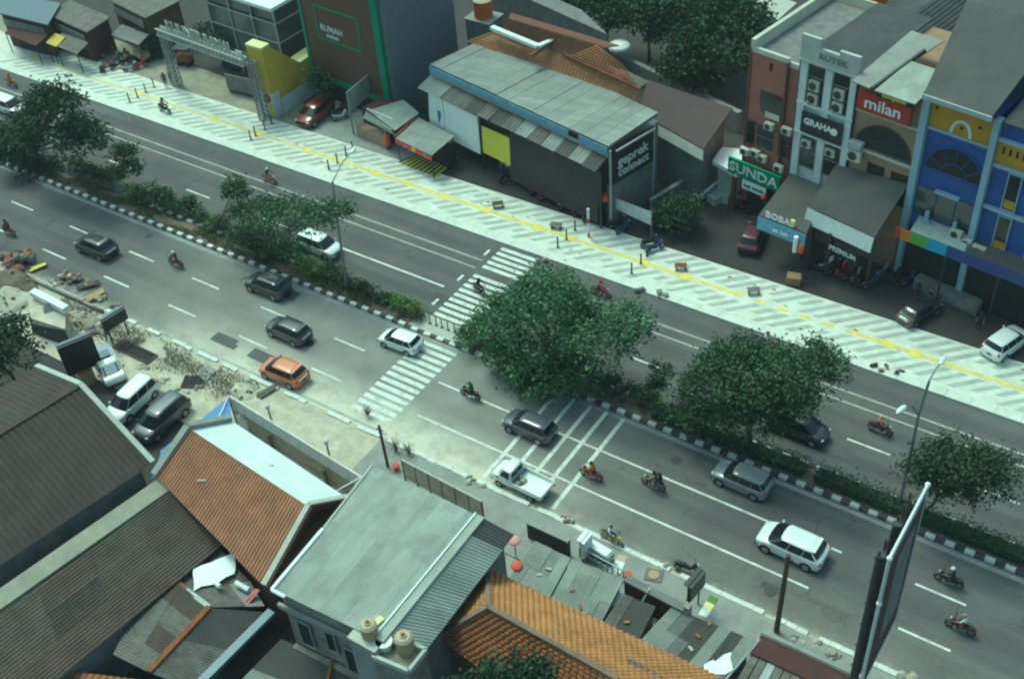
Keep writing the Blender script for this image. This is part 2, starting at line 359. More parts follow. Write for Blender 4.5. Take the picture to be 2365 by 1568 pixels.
# ================================================================== setting
def road_material(name, dusty):  # dusty adds verge sand and a painted glow around the crossing
    m = bpy.data.materials.new(name); m.use_nodes = True; t = m.node_tree; N = t.nodes; Lk = t.links.new
    p = N['Principled BSDF']; p.inputs['Roughness'].default_value = .92
    pos = N.new('ShaderNodeNewGeometry').outputs['Position']
    def nz(scale, det=8, rough=.6, vec=None):
        n = N.new('ShaderNodeTexNoise'); n.inputs['Scale'].default_value = scale; n.inputs['Detail'].default_value = det; n.inputs['Roughness'].default_value = rough
        Lk(vec if vec is not None else pos, n.inputs['Vector']); return n.outputs[0]
    def mr(src, a, b, c, d, smooth=False):
        n = N.new('ShaderNodeMapRange'); n.inputs[1].default_value = a; n.inputs[2].default_value = b; n.inputs[3].default_value = c; n.inputs[4].default_value = d
        if smooth: n.interpolation_type = 'SMOOTHSTEP'
        Lk(src, n.inputs[0]); return n.outputs[0]
    def mul(a, b, op='MULTIPLY'):
        n = N.new('ShaderNodeMath'); n.operation = op
        for i, q in enumerate((a, b)):
            if isinstance(q, (int, float)): n.inputs[i].default_value = q
            else: Lk(q, n.inputs[i])
        return n.outputs[0]
    def mixc(f, a, b):
        n = N.new('ShaderNodeMix'); n.data_type = 'RGBA'; Lk(f, n.inputs[0])
        for i, q in ((6, a), (7, b)):
            if isinstance(q, tuple): n.inputs[i].default_value = (*q, 1)
            else: Lk(q, n.inputs[i])
        return n.outputs[2]
    mp = N.new('ShaderNodeMapping'); mp.inputs['Scale'].default_value = (.06, 1.3, 1); Lk(pos, mp.inputs[0])
    streak = nz(1.0, 6, .6, mp.outputs[0])
    col = mixc(mr(streak, .32, .70, 0, 1), (.085, .076, .081), (.138, .130, .130))
    col = mixc(mr(nz(.22, 6), .42, .68, 0, .55), col, (.16, .158, .15))
    col = mixc(mr(nz(22, 4), .35, .75, 0, .35), col, (.06, .058, .06))
    # oily lane centres and polished wheel tracks
    sy = N.new('ShaderNodeSeparateXYZ'); Lk(pos, sy.inputs[0])
    ph = mul(mul(mul(sy.outputs[1], (36.95 if dusty else 48.05), 'SUBTRACT'), 2*math.pi/3.05), 0.0, 'ADD'); cs = N.new('ShaderNodeMath'); cs.operation = 'COSINE'; Lk(ph, cs.inputs[0])
    lane = mul(mr(cs.outputs[0], .35, 1, 0, 1, True), mr(nz(.5, 6, .6, mp.outputs[0]), .35, .65, .15, .6))
    col = mixc(lane, col, (.066, .060, .063))
    # repair patches and oil drips
    vo = N.new('ShaderNodeTexVoronoi'); vo.inputs['Scale'].default_value = .7; Lk(pos, vo.inputs['Vector'])
    col = mixc(mr(vo.outputs['Distance'], .0, .10, .5, 0), col, (.05, .048, .05))
    wv = N.new('ShaderNodeTexVoronoi'); wv.feature = 'DISTANCE_TO_EDGE'; wv.inputs['Scale'].default_value = .28
    wn = N.new('ShaderNodeVectorMath'); wn.operation = 'ADD'; nn_ = N.new('ShaderNodeTexNoise'); nn_.inputs['Scale'].default_value = 1.2; nn_.inputs['Detail'].default_value = 6; Lk(pos, nn_.inputs['Vector'])
    Lk(pos, wn.inputs[0]); Lk(nn_.outputs['Color'], wn.inputs[1]); Lk(wn.outputs[0], wv.inputs['Vector'])
    crack = mul(mr(wv.outputs['Distance'], .0, .012, 1, 0), mr(nz(.3, 4), .45, .6, 0, .8))
    col = mixc(crack, col, (.045, .043, .045))
    sep = N.new('ShaderNodeSeparateXYZ'); Lk(pos, sep.inputs[0])
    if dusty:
        # builders' sand tracked over the carriageway from the dug-up verge, brightened towards a painted glow
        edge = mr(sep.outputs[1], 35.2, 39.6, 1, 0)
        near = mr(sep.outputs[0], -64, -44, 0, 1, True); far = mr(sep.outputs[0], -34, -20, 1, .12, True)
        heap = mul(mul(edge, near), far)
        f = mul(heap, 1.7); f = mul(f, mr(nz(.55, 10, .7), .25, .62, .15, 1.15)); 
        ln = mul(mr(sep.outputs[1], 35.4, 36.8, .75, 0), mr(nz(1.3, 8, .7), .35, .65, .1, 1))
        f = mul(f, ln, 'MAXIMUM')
        centre_glow = mul(mul(mr(sep.outputs[0], -72, -48, 0, 1, True), mr(sep.outputs[0], -36, -16, 1, 0, True)), mr(nz(.35, 8, .65), .3, .7, .4, .85))
        col = mixc(centre_glow, col, (.31, .305, .27))  # pale glow painted into the asphalt colour around the crossing
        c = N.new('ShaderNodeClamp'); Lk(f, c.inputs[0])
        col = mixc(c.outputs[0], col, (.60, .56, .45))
    Lk(col, p.inputs['Base Color'])
    bp = N.new('ShaderNodeBump'); bp.inputs['Strength'].default_value = .25; bp.inputs['Distance'].default_value = .02
    Lk(nz(60, 3), bp.inputs['Height']); Lk(bp.outputs[0], p.inputs['Normal'])
    return m

NEAR0, NEAR1 = 35.9, 44.72          # carriageway on the camera's side
MED0, MED1 = 44.72, 46.55           # planted median
FAR0, FAR1 = 46.55, 55.62           # far carriageway
PAV0, PAV1 = 55.62, 60.75           # far pavement
XL, XR = -190, 60

struct(MB().poly([(-500,-300,-.04),(400,-300,-.04),(400,500,-.04),(-500,500,-.04)]).build('ground', 'yard_dark'))
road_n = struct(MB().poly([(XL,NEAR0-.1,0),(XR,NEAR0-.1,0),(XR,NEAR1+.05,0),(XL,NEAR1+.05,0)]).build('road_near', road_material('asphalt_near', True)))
road_f = struct(MB().poly([(XL,FAR0-.05,0),(XR,FAR0-.05,0),(XR,FAR1+.05,0),(XL,FAR1+.05,0)]).build('road_far', road_material('asphalt_far', False)))

def sheet(name, x0, x1, y0, y1, parent, mat='road_paint', z=.004):
    return MB().poly([(x0,y0,z),(x1,y0,z),(x1,y1,z),(x0,y1,z)]).build(name, mat, parent)
# lane dashes, near carriageway (line A 41.5, line B 38.45), both solid near the crossing
for x0 in (-103.5,-96.6,-89.5,-82.7,-79.6,-72.6,-65.9,-59.3,-52.6,-45.9):
    if x0 == -82.7: continue
    sheet('lane_dash', x0, x0+2.65, 41.43, 41.57, road_n)
for x0 in (-99.5,-92.6,-85.8,-79.0,-72.1,-65.3,-58.6,-51.8,-45.3):
    sheet('lane_dash', x0, x0+2.65, 38.38, 38.52, road_n)
sheet('lane_line', -37.2, -10.3, 41.43, 41.57, road_n)
sheet('lane_line', -36.6, -10.9, 38.38, 38.52, road_n)
for x0 in (-6.3,.4,7.1): sheet('lane_dash', x0, x0+2.65, 41.43, 41.57, road_n)
for x0 in (-6.1,.6,7.3): sheet('lane_dash', x0, x0+2.65, 38.38, 38.52, road_n)
sheet('edge_line', -57, -37.2, 36.05, 36.25, road_n, 'road_paint_old')
# far carriageway
for y in (52.36, 53.27):
    sheet('lane_line', -130, -41.9, y-.07, y+.07, road_f, 'road_paint_old' )
    sheet('lane_line', -37.6, 12, y-.07, y+.07, road_f, 'road_paint_old')
sheet('lane_line', -51.9, -42.6, 49.46, 49.62, road_f)
for x0 in (-95,-86,-77,-68,-59.7,-27.6,-20.2,-13.2,-5.9,1.2):
    sheet('lane_dash', x0, x0+2.6, 49.47, 49.6, road_f)
for y in (47.9, 50.9, 54.2): sheet('stop_tick', -42.25, -42.05, y-.35, y+.35, road_f)
# zebra crossings
y = 36.95
while y < 44.5:
    sheet('zebra_bar', -40.7, -37.7, y, y+.34, road_n); y += .585
y = 46.75
while y < 55.2:
    if not 51.95 < y < 52.5: sheet('zebra_bar', -41.5, -38.4, y, y+.34, road_f)
    y += .585
# rumble bars across the near lanes
for x in (-30.1,-28.85,-27.65,-26.55,-25.35): sheet('rumble_bar', x-.13, x+.13, 36.25, 44.45, road_n, z=.008)
# gutter line along the median
sheet('gutter', XL, XR, 44.28, 44.60, road_n, 'concrete', .004)
# --- median: earth bed between painted kerb blocks
med = struct(MB().box((XL,MED0+.28,-.02),(-42.3,MED1-.28,.14)).box((-38.2,MED0+.28,-.02),(XR,MED1-.28,.14)).box((-42.3,MED0+.05,-.02),(-38.2,MED1-.05,.10),1).build('median', ['soil','concrete_pale']))
kb = {k: MB().box((-.255,-.14,0),(.255,.14,.2)).mesh('kerb_block', k) for k in ('kerb_white','kerb_black')}
n = 0; x = -92.0
while x < 2:
    if not -42.2 < x < -38.3:
        w_ = 'kerb_white' if n % 2 else 'kerb_black'
        inst('kerb_block', kb[w_], med, (x, MED0+.14, random.uniform(-.012,.012)), random.uniform(-.012,.012))
        if x > -70: inst('kerb_block', kb['kerb_black' if n % 2 else 'kerb_white'], med, (x, MED1-.14, random.uniform(-.012,.012)), random.uniform(-.012,.012))
    else:
        inst('kerb_block', kb['kerb_white' if (n % 2) else 'kerb_black'], med, (x, MED0+.14, -.08))
    n += 1; x += .53
# --- far pavement with diagonal bands and the yellow tactile strip
pav = struct(MB().box((XL,PAV0+.75,-.02),(XR,PAV1,.120)).build('pavement_far', 'pave_light'))
x = -140.0
km = MB().box((0,0,0),(1.48,.74,.13)).mesh('kerb_slab', 'pave_kerb')
while x < 20:
    inst('kerb_slab', km, pav, (x, PAV0, random.uniform(-.006,.006))); x += 1.5
TY0, TY1 = 58.26, 58.56
z = .124
x = -100.0; kind = 0
while x < -1:
    for lo, hi, gr in ((56.45, 58.1, 'l'), (58.72, 60.6, 'u')):
        a, b = lo + random.choice((0,0,.15,.4,.7)), hi - random.choice((0,0,.1,.35))
        wd = random.choice((.46,.5,.54,.56)); sk = 1.02
        x0 = x + (a-56.45)*sk
        MB().add([(x0,a,z),(x0+wd,a,z),(x0+wd+(b-a)*sk,b,z),(x0+(b-a)*sk,b,z)], [(0,1,2,3)]).build('paving_band', 'pave_band', pav)
    x += 1.06
tm = [MB().box((0,0,.122),(.385,.30,.134)).mesh('tactile_tile', k) for k in ('tactile_a','tactile_b','tactile_c')]
x = -98.0
while x < -1.5:
    worn = (-30 if x > -30 else 0)
    if -24.5 < x < -16.5 and int((x+100)/.8) % 2: x += .4; continue
    k = random.choice((0,0,1)) if x > -62 else random.choice((1,2,2))
    inst('tactile_tile', tm[k], pav, (x, TY0, 0)); x += .4
sq = MB().box((-.34,-.34,.122),(.34,.34,.138)).mesh('tactile_square', 'tactile_a')
for x in (-83,-73.5,-68.4,-62.8,-55.8,-52.5,-48.96,-45.04,-40.47,-37.7,-31.6,-28.38,-14.06,-12.2): inst('tactile_square', sq, pav, (x, 58.41, .002))
for i in range(26):
    x = random.uniform(-70,-3); y = random.uniform(56.4,60.3)
    MB().poly([(x+.18*math.cos(t*1.05)*random.uniform(.7,1.3), y+.13*math.sin(t*1.05)*random.uniform(.7,1.3), .1285) for t in range(6)]).build('stain', 'tarp_pink' if i % 3 == 0 else 'pave_band', pav)
# --- forecourts and yards
fc = struct(MB().prism([(-53,PAV1),(10,PAV1),(10,75),(-36,75),(-53,66)], -.02, .06).build('forecourt', 'asphalt_park'))
fp = struct(MB().prism([(-66,PAV1+.01),(-53.02,PAV1+.01),(-53.02,65.9),(-66,66)], -.02, .065).build('forecourt_pale', 'concrete'))
fl = struct(MB().prism([(-130,PAV1+.01),(-66.02,PAV1+.01),(-66.02,64),(-130,66)], -.02, .06).build('forecourt_left', 'yard'))
# --- dug-up near verge
def verge_sheet():
    mb = MB(); nx, ny = 130, 12; x0, x1, y0, y1 = -105, 5, 30.5, 35.85
    vs = []
    for j in range(ny+1):
        for i in range(nx+1):
            x = x0+(x1-x0)*i/nx; y = y0+(y1-y0)*j/ny
            h = .05*noise.noise((x*.6,y*.6,3))+.03*noise.noise((x*2,y*2,1))
            vs.append((x, y, .05+h*(1-.6*(j/ny))))
    fs = [[j*(nx+1)+i, j*(nx+1)+i+1, (j+1)*(nx+1)+i+1, (j+1)*(nx+1)+i] for j in range(ny) for i in range(nx)]
    return mb.add(vs, fs)
struct(verge_sheet().build('verge', 'dirt_pale'))
nk = struct(MB().box((-37.2,32.2,-.02),(8,35.6,.135)).build('pavement_near', 'concrete'))
km2 = MB().box((0,0,0),(.58,.30,.17)).mesh('kerb_block', 'kerb_white')
x = -62.0
while x < 0:
    if random.random() > (.12 if x > -38 else .35): inst('kerb_block', km2, nk, (x, 35.62+random.uniform(-.02,.02), random.uniform(-.03,.0)), random.uniform(-.03,.03))
    x += .6

# repair patches and covers in the asphalt
for i in range(14):
    x = random.uniform(-88,-4); yy = random.choice((37.2,40,43,48,51)); w_, l_ = random.uniform(.5,1.1), random.uniform(.8,2.6)
    rd = road_n if yy < 45 else road_f
    zz = .0008+.0002*i; MB().poly([(x,yy,zz),(x+l_,yy+random.uniform(-.06,.06),zz),(x+l_+random.uniform(-.1,.1),yy+w_,zz),(x+random.uniform(-.1,.1),yy+w_,zz)]).build('asphalt_patch', random.choice(('asphalt_fix','asphalt_fix_b')), rd)
for x, yy in ((-66,43.6),(-47,40.2),(-21,43),(-12.5,37.2),(-33,50.8),(-56,51.2),(-15,54.4),(-70,54.6)):
    MB().cyl((x,yy,-.02),(x,yy,.006),.33,n=16).build('manhole_cover', 'steel_dark', road_n if yy < 45 else road_f)
# ================================================================== far side buildings
class FR:
    """street-front frame: u along the front (to the right), v into the plot, z up"""
    def __init__(s, p0, deg):
        s.a = R(deg); s.o = Vector((p0[0], p0[1], 0)); s.u = Vector((math.cos(s.a), math.sin(s.a), 0)); s.n = Vector((-math.sin(s.a), math.cos(s.a), 0))
    def p(s, u, v, z): return s.o + s.u*u + s.n*v + Vector((0, 0, z))
    def M(s): return Matrix.Translation(s.o) @ Matrix.Rotation(s.a, 4, 'Z')
    def hit(s, x, y, v=0):
        w = ray(x, y); t = (s.n.dot(s.o) + v) / (s.n.x*w.x + s.n.y*w.y)
        q = Vector((w.x*t, w.y*t, 0)); return (q-s.o).dot(s.u), CAM_H + w.z*t
    def thing(s, name, label, cat, u=0, v=0, z=0, group=None): return thing(name, label, cat, s.p(u, v, z), s.a, group)
    def box(s, mb, u0, u1, v0, v1, z0, z1, m=0): return mb.box((u0, v0, z0), (u1, v1, z1), m, s.M())
def B(F, name, mat, par, u0, u1, v0, v1, z0, z1):
    return F.box(MB(), u0, u1, v0, v1, z0, z1).build(name, mat, par)
def window(F, par, u0, u1, z0, z1, v=-.02, fr='white_paint', gl='glass_dark', nx=1, nz=1, t=.07, name='window'):
    w_ = B(F, name, gl, par, u0, u1, v, v+.06, z0, z1)
    mb = MB()
    F.box(mb, u0-t, u1+t, v-.06, v+.03, z1, z1+t); F.box(mb, u0-t, u1+t, v-.08, v+.03, z0-t, z0)
    F.box(mb, u0-t, u0, v-.06, v+.03, z0, z1); F.box(mb, u1, u1+t, v-.06, v+.03, z0, z1)
    for i in range(1, nx): F.box(mb, u0+(u1-u0)*i/nx-.025, u0+(u1-u0)*i/nx+.025, v-.04, v+.02, z0, z1)
    for i in range(1, nz): F.box(mb, u0, u1, v-.035, v+.02, z0+(z1-z0)*i/nz-.025, z0+(z1-z0)*i/nz+.025)
    mb.build('frame', fr, w_); return w_
def arch_pts(F, uc, z0, r, h, v, n=14, full=True):
    return [F.p(uc+r*math.cos(math.pi*i/n), v, z0+h*math.sin(math.pi*i/n)) for i in range(n+1)]
def arch_window(F, par, uc, z0, r, h, frame, v=-.03):
    P = arch_pts(F, uc, z0, r, h, v); g = MB().slab(P, .05).build('arch_window', 'glass_dark', par)
    mb = MB(); out = arch_pts(F, uc, z0, r+.09, h+.09, v-.05); inn = arch_pts(F, uc, z0, r, h, v-.05)
    for i in range(len(P)-1): mb.poly([out[i], out[i+1], inn[i+1], inn[i]]); mb.poly([inn[i], inn[i+1], P[i+1], P[i]])
    mb.build('arch_trim', frame, g)
    mb = MB(); c = F.p(uc, v-.03, z0)
    for k in range(1, 6):
        a = math.pi*k/6; mb.cyl(c+(F.p(uc+.45*r*math.cos(a), v-.03, z0+.45*h*math.sin(a))-c), F.p(uc+r*math.cos(a), v-.03, z0+h*math.sin(a)), .03, n=4)
    q = arch_pts(F, uc, z0, .47*r, .47*h, v-.03, 10)
    for i in range(10): mb.cyl(q[i], q[i+1], .03, n=4)
    mb.cyl(F.p(uc-r, v-.03, z0+.1), F.p(uc+r, v-.03, z0+.1), .05, n=4)
    mb.build('glazing_bar', frame, g); return g
def ac_unit(F, par, u, z, v=-.5, w=.8, h=.55):
    a = B(F, 'air_conditioner', 'plaster_cream', par, u, u+w, v, v+.34, z, z+h)
    c = F.p(u+w*.42, v-.004, z+h/2); MB().cyl(c, c-F.n*.03, h*.40, n=14).build('fan_grille', 'steel_dark', a)
    for q in (.06, w-.12): F.box(MB(), u+q, u+q+.06, v, v+.5, z-.08, z).build('bracket', 'steel_dark', a)
    return a

RB = FR((-28.75, 67.96), -10)
# --- terracotta shophouse
t = RB.thing('shophouse', 'narrow terracotta shophouse with a curved middle window and green sign', 'building')
mb = MB(); RB.box(mb, 0, 2.85, 0, 9.4, 0, 12.6); RB.box(mb, 2.85, 3.78, .18, 9.4, 0, 12.3); mb.build('wall', 'plaster_terra', t)
B(RB, 'pilaster', 'wall_brown', t, 2.83, 2.93, -.12, .15, 4.6, 12.65); B(RB, 'pilaster', 'wall_brown', t, -.12, .02, -.1, .3, 0, 12.9)
mb = MB(); RB.box(mb, -.06, .24, -.05, 14, 12.6, 13.5); RB.box(mb, .24, 2.9, -.05, .2, 12.6, 12.95); RB.box(mb, 2.9, 3.8, .1, .3, 12.3, 12.65); RB.box(mb, 0, 3.8, 9.4, 9.6, 0, 13.3); mb.build('parapet', 'plaster_cream', t)
B(RB, 'roof_slab', 'concrete_dark', t, .26, 3.76, .22, 9.35, 11.6, 12.62)
B(RB, 'slit_window', 'dark_opening', t, 1.5, 1.72, -.02, .1, 11.6, 12.2)
P = [RB.p(.95, -.04, 10), RB.p(.95, -.04, 8.9), RB.p(1.1, -.04, 8.45), RB.p(1.5, -.04, 8.15), RB.p(2.1, -.04, 8.05), RB.p(2.7, -.04, 8.1), RB.p(2.7, -.04, 10)]
g = MB().slab(P, .06).build('curved_window', 'glass_dark', t)
RB.box(MB(), 1.5, 2.65, -.14, -.05, 8.15, 8.55).build('sill_planter', 'plaster_cream', g)
for i, (a, b) in enumerate(((.15, .75), (.95, 2.35), (2.75, 3.5))): window(RB, t, a, b, 5.5, 7.35, fr='plaster_terra' if i == 1 else 'wall_brown', gl='glass_grey' if i == 1 else 'glass_dark', nz=2)
for u, z in ((-.1, 4.75), (1.35, 4.72), (.75, 4.9), (2.75, 4.45), (1.7, 7.45), (3.1, 7.6)): ac_unit(RB, t, u, z, w=.7, h=.5)
s = B(RB, 'signboard', 'green_sign', t, -.65, 3.7, -1.0, -.8, 3.25, 4.5)
lettering('lettering', 'SUNDA', 1.05, 'plaster_white', s, RB.p(1.5, -1.03, 3.86), RB.u, (0,0,1), bold=.02, sx=1.15)
s2 = B(RB, 'signboard', 'white_board', t, .6, 2.6, -.95, -.85, 2.35, 3.1); lettering('lettering', 'sop sunda', .42, 'green_sign', s2, RB.p(1.6, -.97, 2.72), RB.u, (0,0,1))
B(RB, 'shopfront', 'dark_opening', t, .5, 3.6, -.03, .1, .07, 3.0); B(RB, 'column', 'wall_brown', t, -.3, .0, -.95, -.65, 0, 3.2); B(RB, 'column', 'wall_brown', t, 3.4, 3.66, -.95, -.65, 0, 3.2)
mb = MB().sph(RB.p(2.55, -1.05, 2.45), .22, 10, 6).build('lantern', 'parasol_red', t, 60)
# --- white shophouse
t = RB.thing('shophouse', 'white three storey shophouse with navy edges and black signboard', 'building', 3.84)
B(RB, 'wall', 'plaster_white', t, 3.86, 8.0, .15, 9, 0, 13.4)
for a, b in ((3.86, 4.4), (5.72, 6.25), (7.55, 8.0)): B(RB, 'pilaster', 'plaster_white', t, a, b, -.12, .14, 4.2, 13.4)
for a, b in ((3.8, 3.87), (8.0, 8.12)): B(RB, 'edge_trim', 'navy_trim', t, a, b, -.14, .3, 2.5, 13.3)
for u in (5.6, 7.45): B(RB, 'edge_trim', 'navy_trim', t, u, u+.1, -.1, .12, 10.3, 13.2)
mb = MB(); RB.box(mb, 3.8, 8.05, -.2, .05, 13.4, 14.45); RB.box(mb, 3.8, 5.2, -.2, .05, 14.45, 15.1); RB.box(mb, 6.6, 8.05, -.2, .05, 14.45, 14.75); RB.box(mb, 3.75, 8.1, -.28, .15, 13.28, 13.42); mb.build('parapet', 'concrete_pale', t)
lettering('lettering', 'RUTEK', .62, 'concrete_dark', t, RB.p(6.2, -.22, 13.95), RB.u, (0,0,1), sx=1.1)
for a, b in ((4.45, 5.6), (6.3, 7.45)):
    window(RB, t, a, b, 10.35, 13.15, v=.06, fr='concrete', nz=3)
    for k in range(2): ac_unit(RB, t, a+.18, 10.4+k*.95, v=-.2, w=.75, h=.7)
    window(RB, t, a, b, 5.4, 7.8, v=.06, fr='concrete', nz=2); ac_unit(RB, t, a+.1, 7.0, v=-.2, w=.7)
B(RB, 'ledge', 'plaster_white', t, 3.86, 8.05, -.18, .1, 10.12, 10.3); B(RB, 'ledge', 'plaster_white', t, 3.86, 8.05, -.18, .1, 7.92, 8.08)
s = B(RB, 'signboard', 'black_sign', t, 4.42, 7.5, -.3, -.2, 8.2, 9.75)
lettering('lettering', 'GRAHA', .62, 'white_board', s, RB.p(5.7, -.31, 9.1), RB.u, (0,0,1), bold=.02)
MB().cyl(RB.p(6.95, -.3, 9.05), RB.p(6.95, -.34, 9.05), .26, n=14).build('emblem', 'white_board', s)
B(RB, 'shopfront', 'dark_opening', t, 4.2, 7.8, .05, .2, .07, 4.1)
B(RB, 'roof_slab', 'roof_slate', t, 3.9, 8.0, .2, 9.2, 13.42, 13.55)
# --- brown shophouse with red sign and arch
t = RB.thing('shophouse', 'brown shophouse with dark arched window and red signboard', 'building', 8.1)
B(RB, 'wall', 'plaster_tan', t, 8.14, 12.58, .05, 9, 0, 13.1)
arch_window(RB, t, 10.35, 8.55, 1.95, 1.95, 'steel_dark', v=.0)
B(RB, 'ledge', 'plaster_cream', t, 8.14, 12.58, -.14, .1, 8.32, 8.48); B(RB, 'ledge', 'plaster_cream', t, 8.14, 12.58, -.1, .1, 11.1, 11.22)
s = B(RB, 'signboard', 'red_sign', t, 8.3, 12.0, -.35, -.2, 11.35, 12.75)
lettering('lettering', 'milan', 1.1, 'white_board', s, RB.p(10.1, -.37, 12.0), RB.u, (0,0,1), bold=.015, sx=1.1)
s = B(RB, 'signboard', 'black_sign', t, 9.6, 12.1, -.5, -.4, 12.75, 13.25); lettering('lettering', 'komputer', .42, 'yellow_board', s, RB.p(10.85, -.52, 13.0), RB.u, (0,0,1), bold=.02)
B(RB, 'duct_box', 'galv', t, 8.15, 9.1, -.55, 0, 8.5, 8.95); ac_unit(RB, t, 8.2, 7.6, v=-.55, w=.95, h=.8)
for u in (9.5, 11.2): B(RB, 'opening', 'dark_opening', t, u, u+1.2, .0, .1, 5.2, 7.6)
rf = MB().slab([RB.p(8.1,-1.0,13.55), RB.p(9.4,-1.0,13.45), RB.p(10.9,5,14.6), RB.p(8.6,5,14.6)], .08).build('roof', 'concrete', t)
MB().slab([RB.p(9.75,-1.1,13.5), RB.p(12.5,-1.1,13.5), RB.p(12.6,2.2,14.2), RB.p(10.2,2.2,14.2)], .08).build('roof', 'roof_pale', t)
MB().cyl(RB.p(9.5,-1.0,13.45), RB.p(10.4,3.5,14.4), .16, n=6).build('roof_gutter', 'steel_dark', t)
# --- pale blue dividing pier
t = RB.thing('dividing_pier', 'tall pale blue pier between brown and blue shophouses', 'pier', 12.6)
RB.box(RB.box(MB(), 12.6, 13.06, -.35, .3, 0, 13.9), 12.55, 13.11, -.4, .35, 13.9, 14.1).build('shaft', 'plaster_skyblue', t)
# --- blue and yellow shophouse
def blue_house(u0, u1, label, first):
    t = RB.thing('shophouse', label, 'building', u0)
    B(RB, 'wall', 'plaster_blue', t, u0, u1, .06, 9, 0, 13.6)
    if first:
        B(RB, 'upper_wall', 'plaster_yellow', t, u0, u1, -.06, .055, 11.75, 13.6)
        B(RB, 'ledge', 'plaster_skyblue', t, u0, u1, -.16, .05, 11.6, 11.76)
        uc = (u0+u1)/2+.1
        P = arch_pts(RB, uc, 11.8, .72, 1.05, -.1, 12); Q = arch_pts(RB, uc, 11.8, .52, .85, -.1, 12); P2 = arch_pts(RB, uc, 11.8, .72, 1.05, -.05, 12)
        mb = MB()
        for i in range(12): mb.poly([P[i], P[i+1], Q[i+1], Q[i]]); mb.poly([P2[i], P2[i+1], P[i+1], P[i]])
        mb.build('arch_ring', 'plaster_white', t)
        for u, z in ((uc, 12.3), (uc+1.1, 12.75), (u0+.35, 13.1)): MB().cyl(RB.p(u, -.08, z), RB.p(u, -.03, z), .12, n=8).build('vent', 'dark_opening', t)
        arch_window(RB, t, uc+.05, 8.75, 1.9, 2.0, 'plaster_blue', v=.0)
        for k in range(3): B(RB, 'window', 'glass_grey', t, u0+.12+k*1.33, u0+1.38+k*1.33, -.02, .05, 5.3, 7.35)
        B(RB, 'ledge', 'plaster_skyblue', t, u0+1.3, u0+2.9, -.3, .05, 7.42, 7.56)
        Pb = [RB.p(uc-.95, -.3, 5.9), RB.p(uc-.95, -.3, 5.3), RB.p(uc-.6, -.3, 4.8), RB.p(uc, -.3, 4.62), RB.p(uc+.6, -.3, 4.8), RB.p(uc+.95, -.3, 5.3), RB.p(uc+.95, -.3, 5.9)]
        MB().tube(Pb, .14, 6).build('balcony_arch', 'plaster_skyblue', t)
        ac_unit(RB, t, u1-1.1, 4.95, v=-.6); ac_unit(RB, t, u1-.2, 4.6, v=-.6, w=.6)
    else:
        B(RB, 'upper_wall', 'plaster_yellow', t, u0, u1, -.06, .055, 10.9, 12.4); B(RB, 'ledge', 'plaster_skyblue', t, u0, u1, -.2, .05, 12.4, 12.6)
        for k in range(6): B(RB, 'vent_slot', 'dark_opening', t, u0+.35+k*.42, u0+.5+k*.42, -.08, -.05, 11.6, 12.05)
        for z in (10.62, 7.6): B(RB, 'ledge', 'plaster_skyblue', t, u0, u1, -.16, .05, z, z+.25)
        for k in range(3):
            for z in (7.95, 4.9):
                w_ = window(RB, t, u0+1.1+k*2.1, u0+1.85+k*2.1, z, z+2.5, fr='plaster_skyblue'); B(RB, 'blind', 'plaster_yellow', w_, u0+1.15+k*2.1, u0+1.8+k*2.1, -.035, -.022, z+.1, z+.7)
        for u, z in ((u0+.1, 4.45), (u0+1.2, 4.2), (u0+2.9, 4.0)): ac_unit(RB, t, u, z, v=-.7, w=.85, h=.6)
    return t
t = blue_house(13.1, 17.1, 'blue and yellow shophouse with arched window beside pale blue pier', True)
rf = MB().slab([RB.p(12.9,-1.1,14.3), RB.p(17.2,-1.1,14.3), RB.p(17.2,6.5,16.9), RB.p(11.2,6.5,16.9)], .12).build('roof', 'roof_ash', t)
B(RB, 'eave_board', 'galv', rf, 12.9, 17.25, -1.22, -1.1, 14.05, 14.36)
MB().slab([RB.p(11.2,6.55,16.85), RB.p(17.2,6.55,16.85), RB.p(17.2,16,14.2), RB.p(9.6,16,14.2)], .12).build('roof', 'roof_ash', t)
MB().slab([RB.p(17.3,2.6,15.6), RB.p(18.6,2.6,15.3), RB.p(19.5,9,16.4), RB.p(17.4,9,16.8)], .12).build('roof', 'galv', t)
B(RB, 'dormer_wall', 'concrete_dark', t, 17.45, 18.5, 2.75, 8.7, 13.3, 15.2)
t = RB.thing('dividing_pier', 'tall pale blue pier at right of arched blue shophouse', 'pier', 17.1)
RB.box(MB(), 17.12, 17.5, -.35, .3, 0, 13.7).build('shaft', 'plaster_skyblue', t)
t = blue_house(17.55, 24.5, 'blue shophouse with yellow band and narrow upright windows at the right', False)
MB().slab([RB.p(17.6,-.2,13.7), RB.p(24.5,-.2,13.7), RB.p(24.5,8,15.5), RB.p(17.6,8,15.5)], .12).build('roof', 'roof_slate', t)
# slate roofs behind the white shophouse
t = RB.thing('rear_roof_house', 'dark slate roofed house behind the white shophouse', 'building', 6, 9.6)
B(RB, 'wall', 'concrete_dark', t, 3.0, 9.3, 9.7, 24, 0, 11.2)
for a, b, z0, z1 in ((3.0, 6.1, 11.2, 12.9), (9.3, 6.14, 11.2, 12.9)):
    MB().corr(RB.p(a,9.7,z0), RB.p(b,9.7,z1), RB.p(b,26,z1), RB.p(a,26,z0), 12, .05).build('roof', 'roof_slate', t)
t = RB.thing('rooftop_tank', 'orange water tank on rooftop behind terracotta shophouse', 'water tank', 2.6, 11.5)
MB().cyl(RB.p(2.6,11.5,12.0), RB.p(2.6,11.5,13.4), .75, n=14).sph(RB.p(2.6,11.5,13.4), (.75,.75,.3), 14, 4, z0=0).build('tank_body', 'tank_orange', t, 50)
MB().cyl(RB.p(2.6,11.5,0), RB.p(2.6,11.5,12.0), .5, n=8).build('tank_stand', 'concrete_dark', t)
